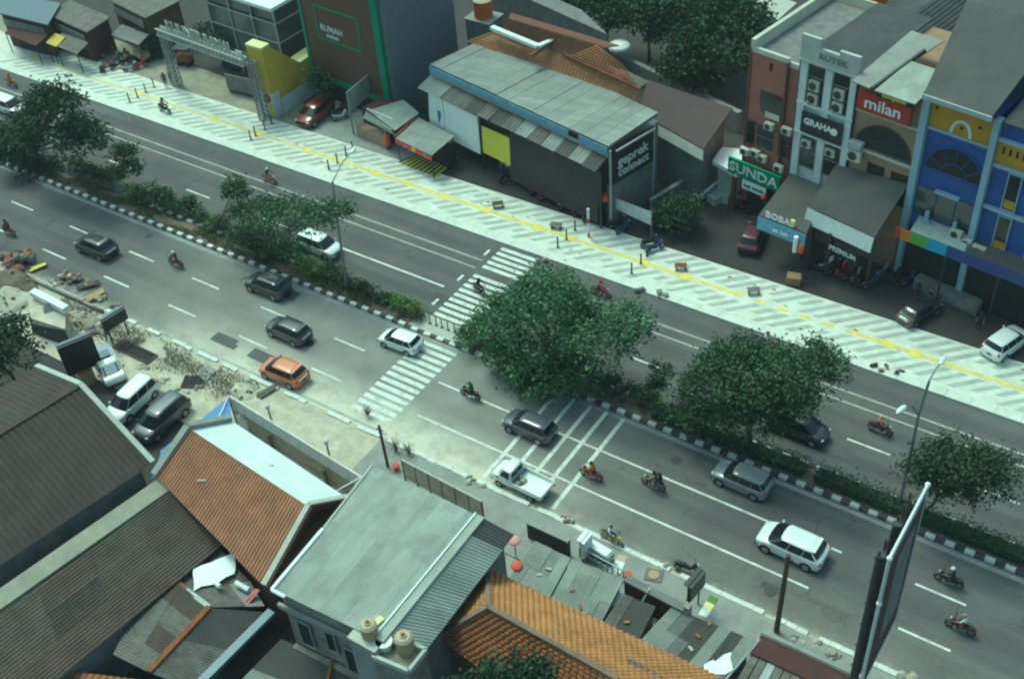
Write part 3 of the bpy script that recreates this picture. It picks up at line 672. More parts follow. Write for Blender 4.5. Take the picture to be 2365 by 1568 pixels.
# --- canopies in front
t = RB.thing('forecourt_canopy', 'large grey forecourt canopy with white corrugated front', 'canopy', 7, -4)
q = [at(1868,478,4.6), at(2020,548,4.6), RB.p(12.55,-.1,7.2), RB.p(7.3,-.1,6.6)]
MB().slab(q, .1).build('roof', 'roof_ash', t)
a, b = q[0]-Vector((.05,.08,0)), q[1]-Vector((-.02,.08,0))
MB().corr(a-Vector((.02,.35,1.0)), b-Vector((.02,.35,1.0)), b, a, 26, .05).build('fascia', 'white_metal', t)
for p in (at(1862,622), at(2000,668), at(1905,640)): MB().cyl(p, p+Vector((0,0,3.7)), .12, n=8).build('column', 'steel_dark', t)
lettering('lettering', 'PREMIUM', .5, 'ink_grey', t, at(1945,585,2.9), q[1]-q[0], (0,0,1)); B(RB, 'sign_strip', 'black_sign', t, 7.4, 11.2, -3.2, -3.1, 2.5, 3.3)
t = RB.thing('shop_canopy', 'small grey shop canopy with white letters and light blue board', 'canopy', 4.2, -4)
q = [at(1752,497,3.6), at(1862,540,3.6), RB.p(6.9,-.2,4.6), RB.p(4.0,-.2,4.6)]
MB().slab(q, .1).build('roof', 'roof_ash', t)
c = (q[0]+q[1])/2; d = (q[1]-q[0]).normalized()
lettering('lettering', 'BOBA', .62, 'white_board', t, c+Vector((-.35,-.02,.36)), d, (0,0,1), bold=.02, sx=1.15)
s = MB().slab([q[0]+Vector((0,-.06,-.1)), q[1]+Vector((0,-.06,-.1)), q[1]+Vector((0,-.12,-1.05)), q[0]+Vector((0,-.12,-1.05))], .08).build('signboard', 'lightblue_sign', t)
lettering('lettering', 'es teh', .5, 'white_board', s, c+Vector((.0,-.2,-.55)), d, (0,0,1))
MB().cyl(q[1]+Vector((-.55,-.3,-1.5)), q[1]+Vector((-.55,-.3,-.25)), .16, n=10).build('lamp_tube', 'white_board', t)
MB().sph(q[1]+Vector((-.12,-.32,-1.1)), (.22,.22,.42), 10, 6).build('lantern', 'parasol_red', t, 60)
for p in (at(1758,560), at(1850,600)): MB().cyl(p, p+Vector((0,0,3.4)), .06, n=6).build('column', 'steel_dark', t)
B(RB, 'sign_block', 'yellow_pale', t, 6.75, 7.05, -4.3, -4.1, 3.65, 4.15)
# --- long blue fascia sign over the copy shop
t = RB.thing('fascia_sign', 'long blue fascia sign with rainbow end under blue shophouses', 'sign', 13, -2)
a, b = at(2068,545,4.0), at(2420,682,4.0); d = (b-a).normalized(); n_ = Vector((-d.y, d.x, 0))
L = (b-a).length
def seg(u0, u1, mat, nm='panel', h=.8): return MB().slab([a+d*u0+Vector((0,0,h)), a+d*u1+Vector((0,0,h)), a+d*u1, a+d*u0], .12).build(nm, mat, t)
for u0, u1, m_ in ((0,.35,'ink_red'), (.36,1.0,'orange_sign'), (1.01,2.2,'leafgreen_sign'), (2.21,3.5,'cyan_sign')): seg(u0, u1, m_, h=.75)
s = seg(3.51, L, 'blue_sign')
lettering('lettering', 'Super', .62, 'plaster_skyblue', s, a+d*4.8+Vector((0,0,.4))-n_*.05, d, (0,0,1))
lettering('lettering', 'Copy', .62, 'white_board', s, a+d*6.7+Vector((0,0,.4))-n_*.05, d, (0,0,1), bold=.012)
lettering('lettering', 'NUSA', .62, 'plaster_skyblue', s, a+d*8.5+Vector((0,0,.4))-n_*.05, d, (0,0,1))
MB().slab([a+d*.9+Vector((0,0,.82)), a+d*4.6+Vector((0,0,.82)), a+d*4.2+n_*2.0+Vector((0,0,1.25)), a+d*.7+n_*2.0+Vector((0,0,1.25))], .06).build('awning', 'galv', t)
MB().slab([a+d*4.6+Vector((0,0,.80)), a+d*L+Vector((0,0,.80)), a+d*L+n_*1.9+Vector((0,0,1.25)), a+d*4.3+n_*1.9+Vector((0,0,1.25))], .06).build('awning', 'roof_ash', t)
for u in (.2, 3.5, 7.0): MB().cyl(a+d*u+n_*.1-Vector((0,0,4.0)), a+d*u+n_*.1, .07, n=6).build('post', 'steel_dark', t)

# ------------------------------------------------------------------ grey roofed restaurant (frame RG, u negative to the left)
RG = FR((-35.9, 61.05), -11.7)
t = RG.thing('restaurant', 'long restaurant under a weathered grey sheet roof with blue fascia', 'building', -9.5, 2.5)
B(RG, 'wall', 'concrete_dark', t, -19.2, -.2, 1.2, 5.6, 0, 6.2)
eL, eR = at(992,150,6.85), at(1405,340,6.85); rL, rR = at(1140,80,7.6), at(1520,262,7.4)
NS = 15
for i in range(NS):
    u0, u1 = i/NS+.0008, (i+1)/NS-.0008; dz = Vector((0,0,random.uniform(0,.05)))
    mb = MB(); aa, bb, cc, dd = eL.lerp(eR,u0)+dz, eL.lerp(eR,u1)+dz, rL.lerp(rR,u1)+dz, rL.lerp(rR,u0)+dz
    mb.corr(aa, bb, cc, dd, 5, .035); mb.build('roof_sheet', random.choice(('roof_grey','roof_grey_b','roof_grey')), t)
mb = MB().slab([eL-Vector((0,0,.06)), eR-Vector((0,0,.06)), rR-Vector((0,0,.06)), rL-Vector((0,0,.06))], .1); mb.build('roof_deck', 'concrete_dark', t)
d = (eR-eL).normalized(); L = (eR-eL).length
for u0, u1 in ((0,4.4),(4.5,8.6),(8.7,12.6),(12.7,14.9),(15.9,18.6)):
    MB().slab([eL+d*u0+Vector((.03,-.06,-.08)), eL+d*min(u1,L)+Vector((.03,-.06,-.08)), eL+d*min(u1,L)+Vector((.03,-.06,-.55)), eL+d*u0+Vector((.03,-.06,-.55))], .05).build('fascia_board', 'fascia_blue', t)
MB().slab([eL-Vector((0,.0,.56)), eR-Vector((0,.0,.56)), eR-Vector((0,.0,.85)), eL-Vector((0,.0,.85))], .05).build('fascia_board', 'concrete', t)
# lower awning of old sheets
aL, aR = RG.p(-19.4,-1.0,5.1), RG.p(-.3,-1.0,5.3); bL, bR = RG.p(-18.8,.35,6.0), RG.p(-.2,.35,6.05)
for i in range(14):
    u0, u1 = i/14+.001, (i+1)/14-.001; j = random.uniform(-.12,.12)
    mb = MB().corr(aL.lerp(aR,u0)-RG.n*j*.4+Vector((0,0,-abs(j))), aL.lerp(aR,u1)-RG.n*j*.4+Vector((0,0,-abs(j))), bL.lerp(bR,u1), bL.lerp(bR,u0), 4, .04); mb.build('awning_sheet', random.choice(('roof_rough','roof_grey','concrete','roof_ash')), t)
MB().slab([RG.p(-9.3,-.55,4.75), RG.p(-.35,-.55,4.95), RG.p(-.5,-.75,.5), RG.p(-9.5,-.75,.55)], .04).build('sun_screen', 'screen_cloth', t)
for u in (-18.9,-12.6,-9.2,-4.7,-.3): MB().cyl(RG.p(u,-.6,0), RG.p(u,-.6,5.1), .09, n=6).build('column', 'steel_dark', t)
w_ = MB().slab([RG.p(-16.6,-.7,4.85), RG.p(-12.7,-.7,4.85), RG.p(-12.7,-.75,1.5), RG.p(-16.6,-.75,1.5)], .1).build('billboard', 'white_board', t)
lettering('lettering', 'Safarma', .72, 'ink_grey', w_, RG.p(-14.5,-.78,3.5), RG.u, (0,0,1))
w_ = MB().slab([RG.p(-18.6,-.45,4.7), RG.p(-16.75,-.62,4.8), RG.p(-16.75,-.7,1.2), RG.p(-18.8,-.6,1.2)], .1).build('billboard', 'white_board', t)
MB().prism([RG.p(-17.5,-.68,0), RG.p(-17.1,-.68,0), RG.p(-17.1,-.74,0), RG.p(-17.5,-.74,0)], 2.2, 3.6).build('printed_figure', 'ink_blue', w_)
w_ = MB().slab([RG.p(-12.4,-.62,4.1), RG.p(-9.4,-.62,4.2), RG.p(-9.4,-.68,1.75), RG.p(-12.4,-.68,1.75)], .08).build('billboard', 'yellow_board', t)
# end wall sign
RE = FR((-35.9, 61.05), 76)
s = B(RE, 'signboard', 'black_sign', t, .15, 4.5, -.15, 0, 3.6, 6.55)
lettering('lettering', 'geprek', 1.12, 'plaster_white', s, RE.p(2.3,-.18,5.25), RE.u, (0,0,1), bold=.02)
lettering('lettering', 'connect', .98, 'plaster_white', s, RE.p(2.35,-.18,4.35), RE.u, (0,0,1), bold=.015)
B(RE, 'sign_lamp_rail', 'galv', s, .3, 4.3, -.5, -.4, 6.5, 6.62)
B(RE, 'end_wall', 'concrete_dark', t, .1, 4.5, .02, .3, 0, 3.55)
for u in (.05, 4.55): MB().cyl(RE.p(u,-.1,0), RE.p(u,-.1,6.6), .1, n=6).build('column', 'galv', t)
# banner on a frame in the alley
t = RB.thing('shop_interior', 'dark open shopfront below the long blue fascia sign', 'shopfront', 18, 0)
B(RB, 'opening', 'dark_opening', t, 13.2, 24.4, -.05, .05, .07, 4.2)
B(RB, 'counter', 'concrete_dark', t, 14.5, 19, -.9, -.2, .07, 1.0)
# banner
t = thing('vinyl_banner', 'pale printed banner hung between posts by the alley', 'banner', at(1410,500))
a, b = at(1408,452,2.2), at(1505,490,2.4)
MB().slab([a, b, b-Vector((0,0,1.15)), a-Vector((0,0,.95))], .03).build('sheet', 'banner_print', t)
for p in (a, b): MB().cyl((p.x,p.y,0), p+Vector((0,0,.2)), .05, n=6).build('post', 'steel_grey', t)
t = thing('leaning_panel', 'narrow white panel leaning beside the forecourt tree', 'panel', at(1495,525))
MB().slab([at(1488,515,.1), at(1512,478,.4), at(1515,485,1.5), at(1492,512,1.3)], .05).build('sheet', 'white_board', t)
MB().cyl(at(1500,505,.05), at(1500,505,1.2), .05, n=6).build('strut', 'steel_grey', t)

# tiled house behind the restaurant
t = thing('tiled_house', 'orange tiled house behind the grey restaurant roof', 'building', at(1300,190))
def tile_roof(par, a, b, c, d, mat, rows, name='roof'):
    """stepped courses of tiles from eave a-b up to ridge d-c"""
    a, b, c, d = [Vector(p) for p in (a, b, c, d)]; mb = MB()
    for i in range(rows):
        f0, f1 = i/rows, (i+1)/rows
        p0, p1, p2, p3 = a.lerp(d,f0)+Vector((0,0,.07)), b.lerp(c,f0)+Vector((0,0,.07)), b.lerp(c,f1), a.lerp(d,f1)
        k = max(4, int((p1-p0).length/.33)); mb.corr(p0, p1, p2, p3, k, .09, per=4)
    return mb.build(name, mat, par)
ridL, ridR = at(1170,45,8.2), at(1480,205,8.2); e1L, e1R = at(1060,95,6.8), at(1395,262,6.8); 
tile_roof(t, at(1075,98,7.3), at(1470,240,7.2), at(1478,200,8.4), at(1150,70,8.4), 'tile_orange', 8)
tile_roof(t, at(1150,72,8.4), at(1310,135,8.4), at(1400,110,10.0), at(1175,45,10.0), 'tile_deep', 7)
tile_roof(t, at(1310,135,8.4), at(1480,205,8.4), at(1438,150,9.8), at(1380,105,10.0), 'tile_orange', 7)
MB().slab([at(1175,44,10.0), at(1400,109,10.0), at(1430,105,9.0), at(1180,30,9.0)], .08).build('roof', 'tile_dark', t)
MB().prism([at(1100,120,0)+Vector((0,2,0)), at(1440,262,0)+Vector((-2,1,0)), at(1440,200,0)+Vector((-4,0,0)), at(1150,80,0)], 0, 6.2).build('wall', 'concrete_dark', t)
def beam(par, p, q, w, h, mat, name): 
    p, q = Vector(p), Vector(q); d = (q-p); L = d.length; M = Matrix.Translation(p) @ d.to_track_quat('X','Z').to_matrix().to_4x4()
    return MB().box((0,-w/2,-h/2),(L,w/2,h/2),0,M).build(name, mat, par)
beam(t, at(1136,64,9.0), at(1243,108,9.0), .45, .25, 'white_paint', 'ridge_beam'); beam(t, at(1243,108,9.0), at(1290,88,9.3), .4, .25, 'white_paint', 'ridge_beam')
beam(t, at(1290,86,9.4), at(1225,130,8.5), .3, .2, 'tile_dark', 'ridge_cap'); beam(t, at(1300,125,8.6), at(1480,207,8.5), .25, .18, 'tile_dark', 'ridge_cap')
MB().slab([at(1395,150,8.9), at(1450,165,8.9), at(1465,185,8.5), at(1420,178,8.5)], .06).build('patch_sheet', 'tarp_pink', t)
MB().slab([at(1450,165,8.92), at(1500,190,8.8), at(1480,200,8.5), at(1445,188,8.55)], .06).build('patch_sheet', 'roof_rough', t)
# plum roofed hall
t = thing('plum_roof_house', 'house with a plain plum coloured roof and pale gutter', 'building', at(1600,330))
q = [at(1478,262,5.2), at(1625,345,5.2), at(1692,250,6.0), at(1495,185,6.0)]
MB().slab(q, .12).build('roof', 'roof_plum', t)
MB().prism([q[0]+Vector((.5,.5,0)), q[1]+Vector((-.4,.4,0)), q[2]+Vector((-.4,-.4,0)), q[3]+Vector((.4,-.4,0))], 0, 4.95).build('wall', 'concrete_dark', t)
MB().slab([q[0]+Vector((0,-.05,-.1)), q[1]+Vector((0,-.05,-.1)), q[1]+Vector((.1,-.35,-.75)), q[0]+Vector((0,-.35,-.75))], .08).build('fascia', 'concrete_pale', t)
MB().prism([q[0]+Vector((.7,-.25,0)), q[0]+Vector((1.2,-.25,0)), q[0]+Vector((1.2,-.05,0)), q[0]+Vector((.7,-.05,0))], 0, 4.5).build('column', 'concrete_pale', t)
# long boundary wall behind
t = thing('boundary_wall', 'long grey boundary wall behind the tiled and plum roofs', 'wall', at(1560,230))
a, b = at(1405,118,1.8), at(1705,262,1.8); dn = Vector(((a-b).y, (b-a).x, 0)).normalized()*.5
pts = [a.lerp(b, i/6) for i in range(7)]
for i in range(6): MB().prism([pts[i]+dn*.02, pts[i+1]-(b-a).normalized()*.03+dn*.02, pts[i+1]-(b-a).normalized()*.03+dn, pts[i]+dn], -.03, 1.8).build('wall_panel', 'concrete', t)
# alley wall + small white porch and rubble
t = thing('alley_wall', 'low grey wall running up the alley beside the tree', 'wall', at(1590,400))
a, b = at(1500,462,1.2), at(1690,345,1.2); MB().prism([a, b, b+Vector((.25,.05,0)), a+Vector((.25,.05,0))], 0, 1.2).build('wall_panel', 'concrete_dark', t); MB().prism([a+Vector((-.05,0,0)), b+Vector((-.05,0,0)), b+Vector((.3,.05,0)), a+Vector((.3,.05,0))], 1.2, 1.28).build('coping', 'concrete', t)
t = thing('white_porch', 'small white porch roof beside the green sign', 'porch', at(1680,440))
MB().slab([at(1645,372,3.4), at(1702,402,3.4), at(1722,345,3.6), at(1668,340,3.6)], .35).build('roof', 'white_paint', t)
MB().prism([at(1655,455), at(1700,470), at(1716,435), at(1675,425)], 0, 3.1).build('wall', 'concrete_pale', t)
t = thing('stone_steps', 'pale broken concrete steps at the alley mouth', 'steps', at(1640,460))
for i in range(5):
    c = at(1590+i*22, 438+i*6+(i%2)*10, 0); MB().cbox((c.x,c.y,.15+.06*i), (1.3,.8,.3+.12*i), rz=.4*i).build('step_block', 'concrete_pale', t)
t = thing('boom_rail', 'white boom rail lying across the alley steps', 'rail', at(1630,440)); MB().cyl(at(1605,462,.7), at(1655,422,.9), .12, n=6).build('bar', 'white_paint', t); MB().cyl(at(1630,442,0), at(1630,442,.8), .06, n=6).build('post', 'steel_grey', t)

# ------------------------------------------------------------------ green framed billboard block and grey gable
RL = FR((-62.0, 65.2), -5)
hitu = lambda x, y: RL.hit(x, y)
t = RL.thing('billboard_block', 'grey block with green framed brown billboard on its front', 'building', 2, 1)
uL, zL = RL.hit(720,175); uR, zR = RL.hit(885,205); uE, zE = RL.hit(850,0)
B(RL, 'wall', 'plaster_grey', t, uL+.3, uR+.9, .35, 8.5, 0, 16)
s = B(RL, 'billboard', 'brown_board', t, uL+.35, uR-.1, .1, .3, zL+.4, 15.5)
mb = MB(); RL.box(mb, uL, uL+.35, .0, .35, zL, 15.6); RL.box(mb, uR-.1, uR+.55, -.02, .36, zL-1.6, 15.6); RL.box(mb, uL+.35, uR-.1, .0, .35, zL-.05, zL+.45); mb.build('billboard_frame', 'green_paint', t)
i0, zb = RL.hit(737,90); i1, z1 = RL.hit(830,118); zt = RL.hit(720,14)[1]
mb = MB()
for a_, b_, c_, d_ in ((i0-.1,i1+.25,zt,zt+.16),(i0-.1,i1+.25,zb,zb+.16),(i0-.1,i0+.06,zb+.16,zt),(i1+.09,i1+.25,zb+.16,zt)): RL.box(mb, a_, b_, .05, .095, c_, d_)
mb.build('inner_frame', 'green_paint', s)
lettering('lettering', 'RUMAH', .75, 'plaster_white', s, RL.p((i0+i1)/2-.7,.06,zb+1.15), RL.u, (0,0,1), bold=.015)
lettering('lettering', 'makan', .55, 'plaster_white', s, RL.p((i0+i1)/2-.7,.06,zb+.55), RL.u, (0,0,1))
B(RL, 'shopfront', 'dark_opening', t, uL+.6, uR, .3, .36, .07, zL-.4)
# grey hoarding standing out from the corner
t = thing('hoarding_board', 'grey hoarding board standing out from green framed block', 'sign', at(850,290))
a, b = at(808,258,2.2), at(884,192,2.2)
MB().slab([a+Vector((0,0,1.8)), b+Vector((0,0,1.8)), b, a], .1).build('sheet', 'concrete', t)
for p in (a, b): MB().cyl((p.x,p.y,0), (p.x,p.y,4.0), .08, n=6).build('post', 'steel_grey', t)
# yellow L-shaped tower sign
t = thing('yellow_tower', 'tall yellow L-shaped sign tower with printed base', 'sign', at(625,268))
RY = FR(at(605,265), 0)
u0, zt0 = RY.hit(572,104); H = 6.5
pf = [RY.p(0,0,0), RY.p(1.75,0,0)]
MB().prism([RY.p(0,0,0), RY.p(1.75,0,0), RY.p(1.75,.9,0), RY.p(0,.9,0)], 2.4, H).build('shaft', 'yellow_tower', t)
MB().prism([RY.p(0,0,0), RY.p(1.75,0,0), RY.p(1.75,.9,0), RY.p(0,.9,0)], 0, 2.4).build('printed_base', 'banner_print', t)
MB().prism([RY.p(-.03,-.03,0), RY.p(1.78,-.03,0), RY.p(1.78,.93,0), RY.p(-.03,.93,0)], H, H+.2).build('cap', 'yellow_pale', t)
b_ = [RY.p(1.75,.9,H-.1), RY.p(1.75,.9,0), RY.p(1.75,7.2,0), RY.p(1.75,7.2,3.5), RY.p(1.75,3.9,3.5)]
MB().slab(b_, 1.0).build('wing', 'yellow_tower', t)
MB().slab([RY.p(.5,3.9,3.55), RY.p(1.8,3.9,3.55), RY.p(1.8,7.25,3.55), RY.p(.5,7.25,3.55)], .12).build('wing_top', 'yellow_pale', t)
MB().prism([RY.p(1.86,.9,0), RY.p(1.9,.9,0), RY.p(1.9,7.2,0), RY.p(1.86,7.2,0)], 0, 1.6).build('base_wall', 'plaster_white', t)
MB().cyl(RY.p(1.15,-.03,1.9), RY.p(1.15,-.08,1.9), .42, n=16).build('emblem', 'ink_red', t); MB().cyl(RY.p(1.15,-.07,1.9), RY.p(1.15,-.1,1.9), .22, n=12).build('emblem', 'tarp_pink', t)
MB().prism([RY.p(1.2,-.03,0), RY.p(1.7,-.03,0), RY.p(1.7,-.06,0), RY.p(1.2,-.06,0)], .2, 1.3).build('printed_patch', 'yellow_board', t)
# truss gate with lettering
t = thing('gate_truss', 'grey lattice gate with a row of raised letters on top', 'gate', at(405,190))
g0, g1 = at(372,68,5.9), at(572,140,5.9); d = (g1-g0).normalized(); L = (g1-g0).length; nn = Vector((-d.y,d.x,0))
def truss(par, p, q, w, n, mat, up, name):
    p, q = Vector(p), Vector(q); mb = MB(); dv = (q-p)
    side = dv.normalized().cross(Vector(up)).normalized()*w; upv = Vector(up).normalized()*w
    cs = [p, p+side, p+side+upv, p+upv]
    for c in cs: mb.cyl(c, c+dv, .06, n=5)
    for i in range(n):
        f0, f1 = i/n, (i+1)/n
        for k in range(4): mb.cyl(cs[k]+dv*f0, cs[(k+1) % 4]+dv*f1, .04, n=4); mb.cyl(cs[k]+dv*f1, cs[(k+1) % 4]+dv*f1, .04, n=4)
    return mb.build(name, mat, par)
truss(t, g0-Vector((0,0,.3)), g1-Vector((0,0,.3)), .6, 22, 'concrete_pale', (0,0,1), 'beam')
truss(t, (g0.x,g0.y,0), g0-Vector((0,0,.3)), .6, 12, 'concrete', nn, 'leg'); truss(t, (g1.x+.3,g1.y,0), g1-Vector((-.3,0,.3)), .6, 12, 'concrete', nn, 'leg')
lettering('lettering', 'KULINER', 1.05, 'concrete_pale', t, g0+d*L*.30+Vector((0,0,.72))-nn*.1, d, (0,0,1), depth=.1, bold=.02, sx=1.1)
lettering('lettering', 'RAMAI', 1.0, 'concrete_pale', t, g0+d*L*.68+Vector((0,0,.72))-nn*.1, d, (0,0,1), depth=.1, bold=.02, sx=1.1)
lettering('lettering', 'ya', .8, 'plaster_white', t, g0+d*L*.93+Vector((0,0,.55))-nn*.1, d, (0,0,1), depth=.1, bold=.02)
# ground level name board
t = thing('name_board', 'dark name board with faded letters behind the yellow tower', 'sign', at(555,200)); p, q = at(528,205,.4), at(600,222,.4); 
s = MB().slab([p+Vector((0,0,1.5)), q+Vector((0,0,1.5)), q, p], .1).build('sheet', 'concrete_dark', t); lettering('lettering', 'BUAH', .8, 'plaster_white', s, (p+q)/2+Vector((0,-.06,.8)), q-p, (0,0,1))
MB().prism([p, q, q+Vector((0,.4,0)), p+Vector((0,.4,0))], 0, .4).build('plinth', 'wall_brown', t)
# white roofed glass pavilion
t = thing('glass_pavilion', 'glass walled pavilion with a flat white roof', 'building', at(600,110))
RP = FR(at(668,205), -3); 
B(RP, 'wall', 'glass_grey', t, -8.6, 0, 0, 7, 0, 6.2)
zr = RP.hit(640,42)[1]
RP.box(MB(), -9.4, .4, -.5, 8.5, 7.6, 7.9).build('roof', 'white_paint', t)
B(RP, 'upper_wall', 'glass_grey', t, -8.6, .0, .1, 7, 6.25, 7.6)
mb = MB()
for u in (-8.6,-5.7,-2.9,0): mb.cyl(RP.p(u,-.06,0), RP.p(u,-.06,7.6), .08, n=5)
for z_ in (2.2,4.4,6.2): mb.cyl(RP.p(-8.6,-.06,z_), RP.p(0,-.06,z_), .07, n=5); mb.cyl(RP.p(.06,0,z_), RP.p(.06,7,z_), .07, n=5)
for v_ in (3.5,7): mb.cyl(RP.p(.06,v_,0), RP.p(.06,v_,7.6), .08, n=5)
mb.build('mullion', 'galv', t)
# shops at the far left
for nm, lab, pts, z_, wm, rm in (
    ('shop_house', 'dark shop with a bluish sheet roof at the far left', ((-5,30),(110,58),(140,8),(0,-20)), 3.6, 'wall_maroon', 'steel_blue'),
    ('shop_house', 'old shop with pale mottled roof beside the bluish one', ((112,35),(200,75),(255,40),(160,0)), 3.3, 'wall_maroon', 'roof_rough'),
    ('shop_house', 'brown shop with grey flat roof beside the parked motorcycles', ((250,0),(335,42),(420,0),(330,-40)), 4.2, 'wall_brown', 'roof_rough')):
    q = [at(x_, y_, z_) for x_, y_ in pts]; t = thing(nm, lab, 'building', Vector((q[1].x, q[1].y, 0)))
    c = sum(q, Vector())/4; MB().slab(q, .14).build('roof', rm, t)
    MB().prism([p.lerp(c,.1) for p in q], 0, z_-.15).build('wall', wm, t)
    f = q[0].lerp(q[1],.5); dd = (q[1]-q[0]).normalized(); a_ = q[0].lerp(c,.1); b_ = q[1].lerp(c,.1); off = Vector((dd.y,-dd.x,0))*.06
    MB().slab([a_.lerp(b_,.2)+off-Vector((0,0,1.4)), a_.lerp(b_,.8)+off-Vector((0,0,1.4)), a_.lerp(b_,.8)+off-Vector((0,0,z_-.1)), a_.lerp(b_,.2)+off-Vector((0,0,z_-.1))], .04).build('shopfront', 'dark_opening', t)
    MB().slab([a_.lerp(b_,.05)+off*3-Vector((0,0,.5)), a_.lerp(b_,.95)+off*3-Vector((0,0,.5)), a_.lerp(b_,.95)+off*3-Vector((0,0,1.2)), a_.lerp(b_,.05)+off*3-Vector((0,0,1.2))], .08).build('signboard', 'concrete_dark', t)
t = thing('leaning_slab', 'grey arched slab sign with pale rim near the gate', 'sign', at(345,60)); p = at(345,72)
q = [p+Vector((-.7,0,0)), p+Vector((.9,0,0)), p+Vector((.9,0,3.4)), p+Vector((.4,0,4.2)), p+Vector((-.3,0,4.2)), p+Vector((-.9,0,3.2))]
MB().slab(q, .15).build('sheet', 'concrete', t); MB().tube([q[0]+Vector((0,-.05,0)), q[5]+Vector((0,-.05,0)), q[4]+Vector((0,-.05,0))], .08, 5).build('rim', 'white_paint', t)
# ================================================================== near side buildings
def V3(x, y, z): return Vector((x, y, z))
def walls(par, q, z, mat, inset=.06, name='wall'):
    c = sum(q, Vector())/len(q); MB().prism([p.lerp(c, inset) for p in q], -.03, z).build(name, mat, par)
def sheets(par, a, b, c, d, n, ribs, amp, mats, name='roof_sheet', rows=1, jit=.03):
    """a roof of n x rows overlapping corrugated sheets between eave a-b and top d-c"""
    for r in range(rows):
        f0, f1 = r/rows, min(1, (r+1)/rows+.015)
        A, Bv, C, D = a.lerp(d,f0), b.lerp(c,f0), b.lerp(c,f1), a.lerp(d,f1)
        for i in range(n):
            u0, u1 = i/n, (i+1)/n; o = V3(0,0,random.uniform(0,jit)+.02*((rows-r) if rows > 1 else 0)*.3)
            MB().corr(A.lerp(Bv,u0)+o, A.lerp(Bv,u1)+o, D.lerp(C,u1)+o, D.lerp(C,u0)+o, ribs, amp).build(name, random.choice(mats), par)

# --- A: big dark brown gable roof at the left
t = thing('brown_roof_house', 'house under the large dark brown gable roof with white verge boards', 'building', at(200,1000))
e1, rd, e2 = at(84,850,5.0), at(186,893,6.6), at(352,1072,4.6); dv = (at(0,1330,4.6)-at(345,1098,4.6)).normalized()*26
sheets(t, e2+dv, e2, rd, rd+dv, 9, 8, .07, ['roof_brown','roof_brown','roof_brown_b'], rows=3, jit=.015); sheets(t, rd+dv, rd, e1, e1+dv, 9, 8, .07, ['roof_brown','roof_brown_b'], rows=2, jit=.015)
for a_, b_ in ((e1, rd), (rd, e2)): beam(t, a_+V3(0,.08,.1), b_+V3(0,.08,.1), .3, .22, 'concrete_pale', 'verge_board')
beam(t, rd+V3(0,0,.06), rd+dv+V3(0,0,.06), .22, .14, 'roof_brown', 'ridge_cap')
MB().prism([e1+V3(.4,-.5,0), rd+V3(0,-.5,0), e2+V3(-.5,-.5,0), e2+dv+V3(-.5,0,0), e1+dv+V3(.5,0,0)], -.03, 4.3).build('wall', 'concrete_dark', t)
# --- B: warm brown corrugated roof with beige verge
t = thing('corrugated_house', 'low house under the warm brown corrugated roof with beige verge', 'building', at(250,1250))
b0, b1 = at(372,1100,4.3), at(424,1108,4.3); dv2 = (at(0,1358,4.3)-b0).normalized()*16
MB().slab([b0, b1, b1+dv2*1.05, b0+dv2], .25).build('verge_slab', 'roof_beige', t)
p0, p1, p2, A1 = at(424,1112,4.2), at(510,1258,3.5), at(20,1660,3.5), at(-30,1446,4.2)
for r_ in range(4):
    for k in range(3):
        u0, u1 = k/3, (k+1)/3; g0, g1 = r_/4, (r_+1)/4+.01; o = V3(0,0,random.uniform(0,.04)-.02*k)
        A, Bv = p0.lerp(p1,u0), p0.lerp(p1,u1+.01); D, C = A1.lerp(p2,u0), A1.lerp(p2,u1+.01)
        j = random.uniform(-.25,.15) if r_ == 0 else 0
        MB().corr(A.lerp(D,g0+j*.05)+o, Bv.lerp(C,g0+j*.05)+o, Bv.lerp(C,g1)+o, A.lerp(D,g1)+o, 8, .055).build('roof_sheet', random.choice(('roof_brown_warm','roof_brown_warm','roof_brown_b','roof_olive')), t)
walls(t, [b0+V3(.4,0,0), p1, p2, b0+dv2], 3.2, 'concrete_dark')
# --- rough patched roofs below
t = thing('patched_roof_house', 'low house with patched grey asbestos roof and rusty ridge', 'building', at(400,1450))
R0, R1 = at(484,1404,3.7), at(345,1553,3.7)
sheets(t, at(262,1512,3.0), at(358,1302,3.0), R0, R1, 4, 8, .05, ['roof_rough','roof_brown_warm','roof_rough'], rows=2)
sheets(t, at(470,1600,3.0), at(620,1415,3.0), R0+V3(.06,0,0), R1+V3(.06,0,0), 4, 8, .05, ['roof_rough','roof_ash'], rows=1)
sheets(t, at(358,1302,3.05), at(508,1264,3.1), at(575,1340,3.1), at(432,1362,3.1), 3, 8, .05, ['roof_rough','roof_brown_warm','roof_orange'])
sheets(t, at(430,1362,3.12), at(578,1342,3.12), at(612,1400,3.2), R0, 3, 8, .05, ['roof_rough','concrete'])
beam(t, R0+V3(0,0,.1), R1+V3(0,0,.1), .3, .15, 'rust', 'ridge_cap')
beam(t, at(360,1300,3.3), at(430,1362,3.3), .25, .12, 'rust', 'ridge_cap'); beam(t, at(430,1362,3.3), R0+V3(0,0,.1), .25, .12, 'galv', 'ridge_cap')
beam(t, at(628,1412,3.2), at(440,1600,3.2), .45, .25, 'steel_blue', 'gutter')
walls(t, [at(275,1515,0), at(370,1310,0), at(600,1400,0), at(480,1600,0)], 2.8, 'concrete_dark')
t = thing('white_tarpaulin', 'white tarpaulin sheet spread over the patched roof', 'tarpaulin', at(500,1320))
g = [[at(448+i*19+random.uniform(-3,3), 1312+j*13-i*8+random.uniform(-3,3), 3.35+random.uniform(0,.18)) for i in range(6)] for j in range(5)]
mb = MB(); mb.add([p for r_ in g for p in r_], [[j*6+i, (j+1)*6+i, (j+1)*6+i+1, j*6+i+1] for j in range(4) for i in range(5)]); mb.build('sheet', 'tarp_white', t, 80)
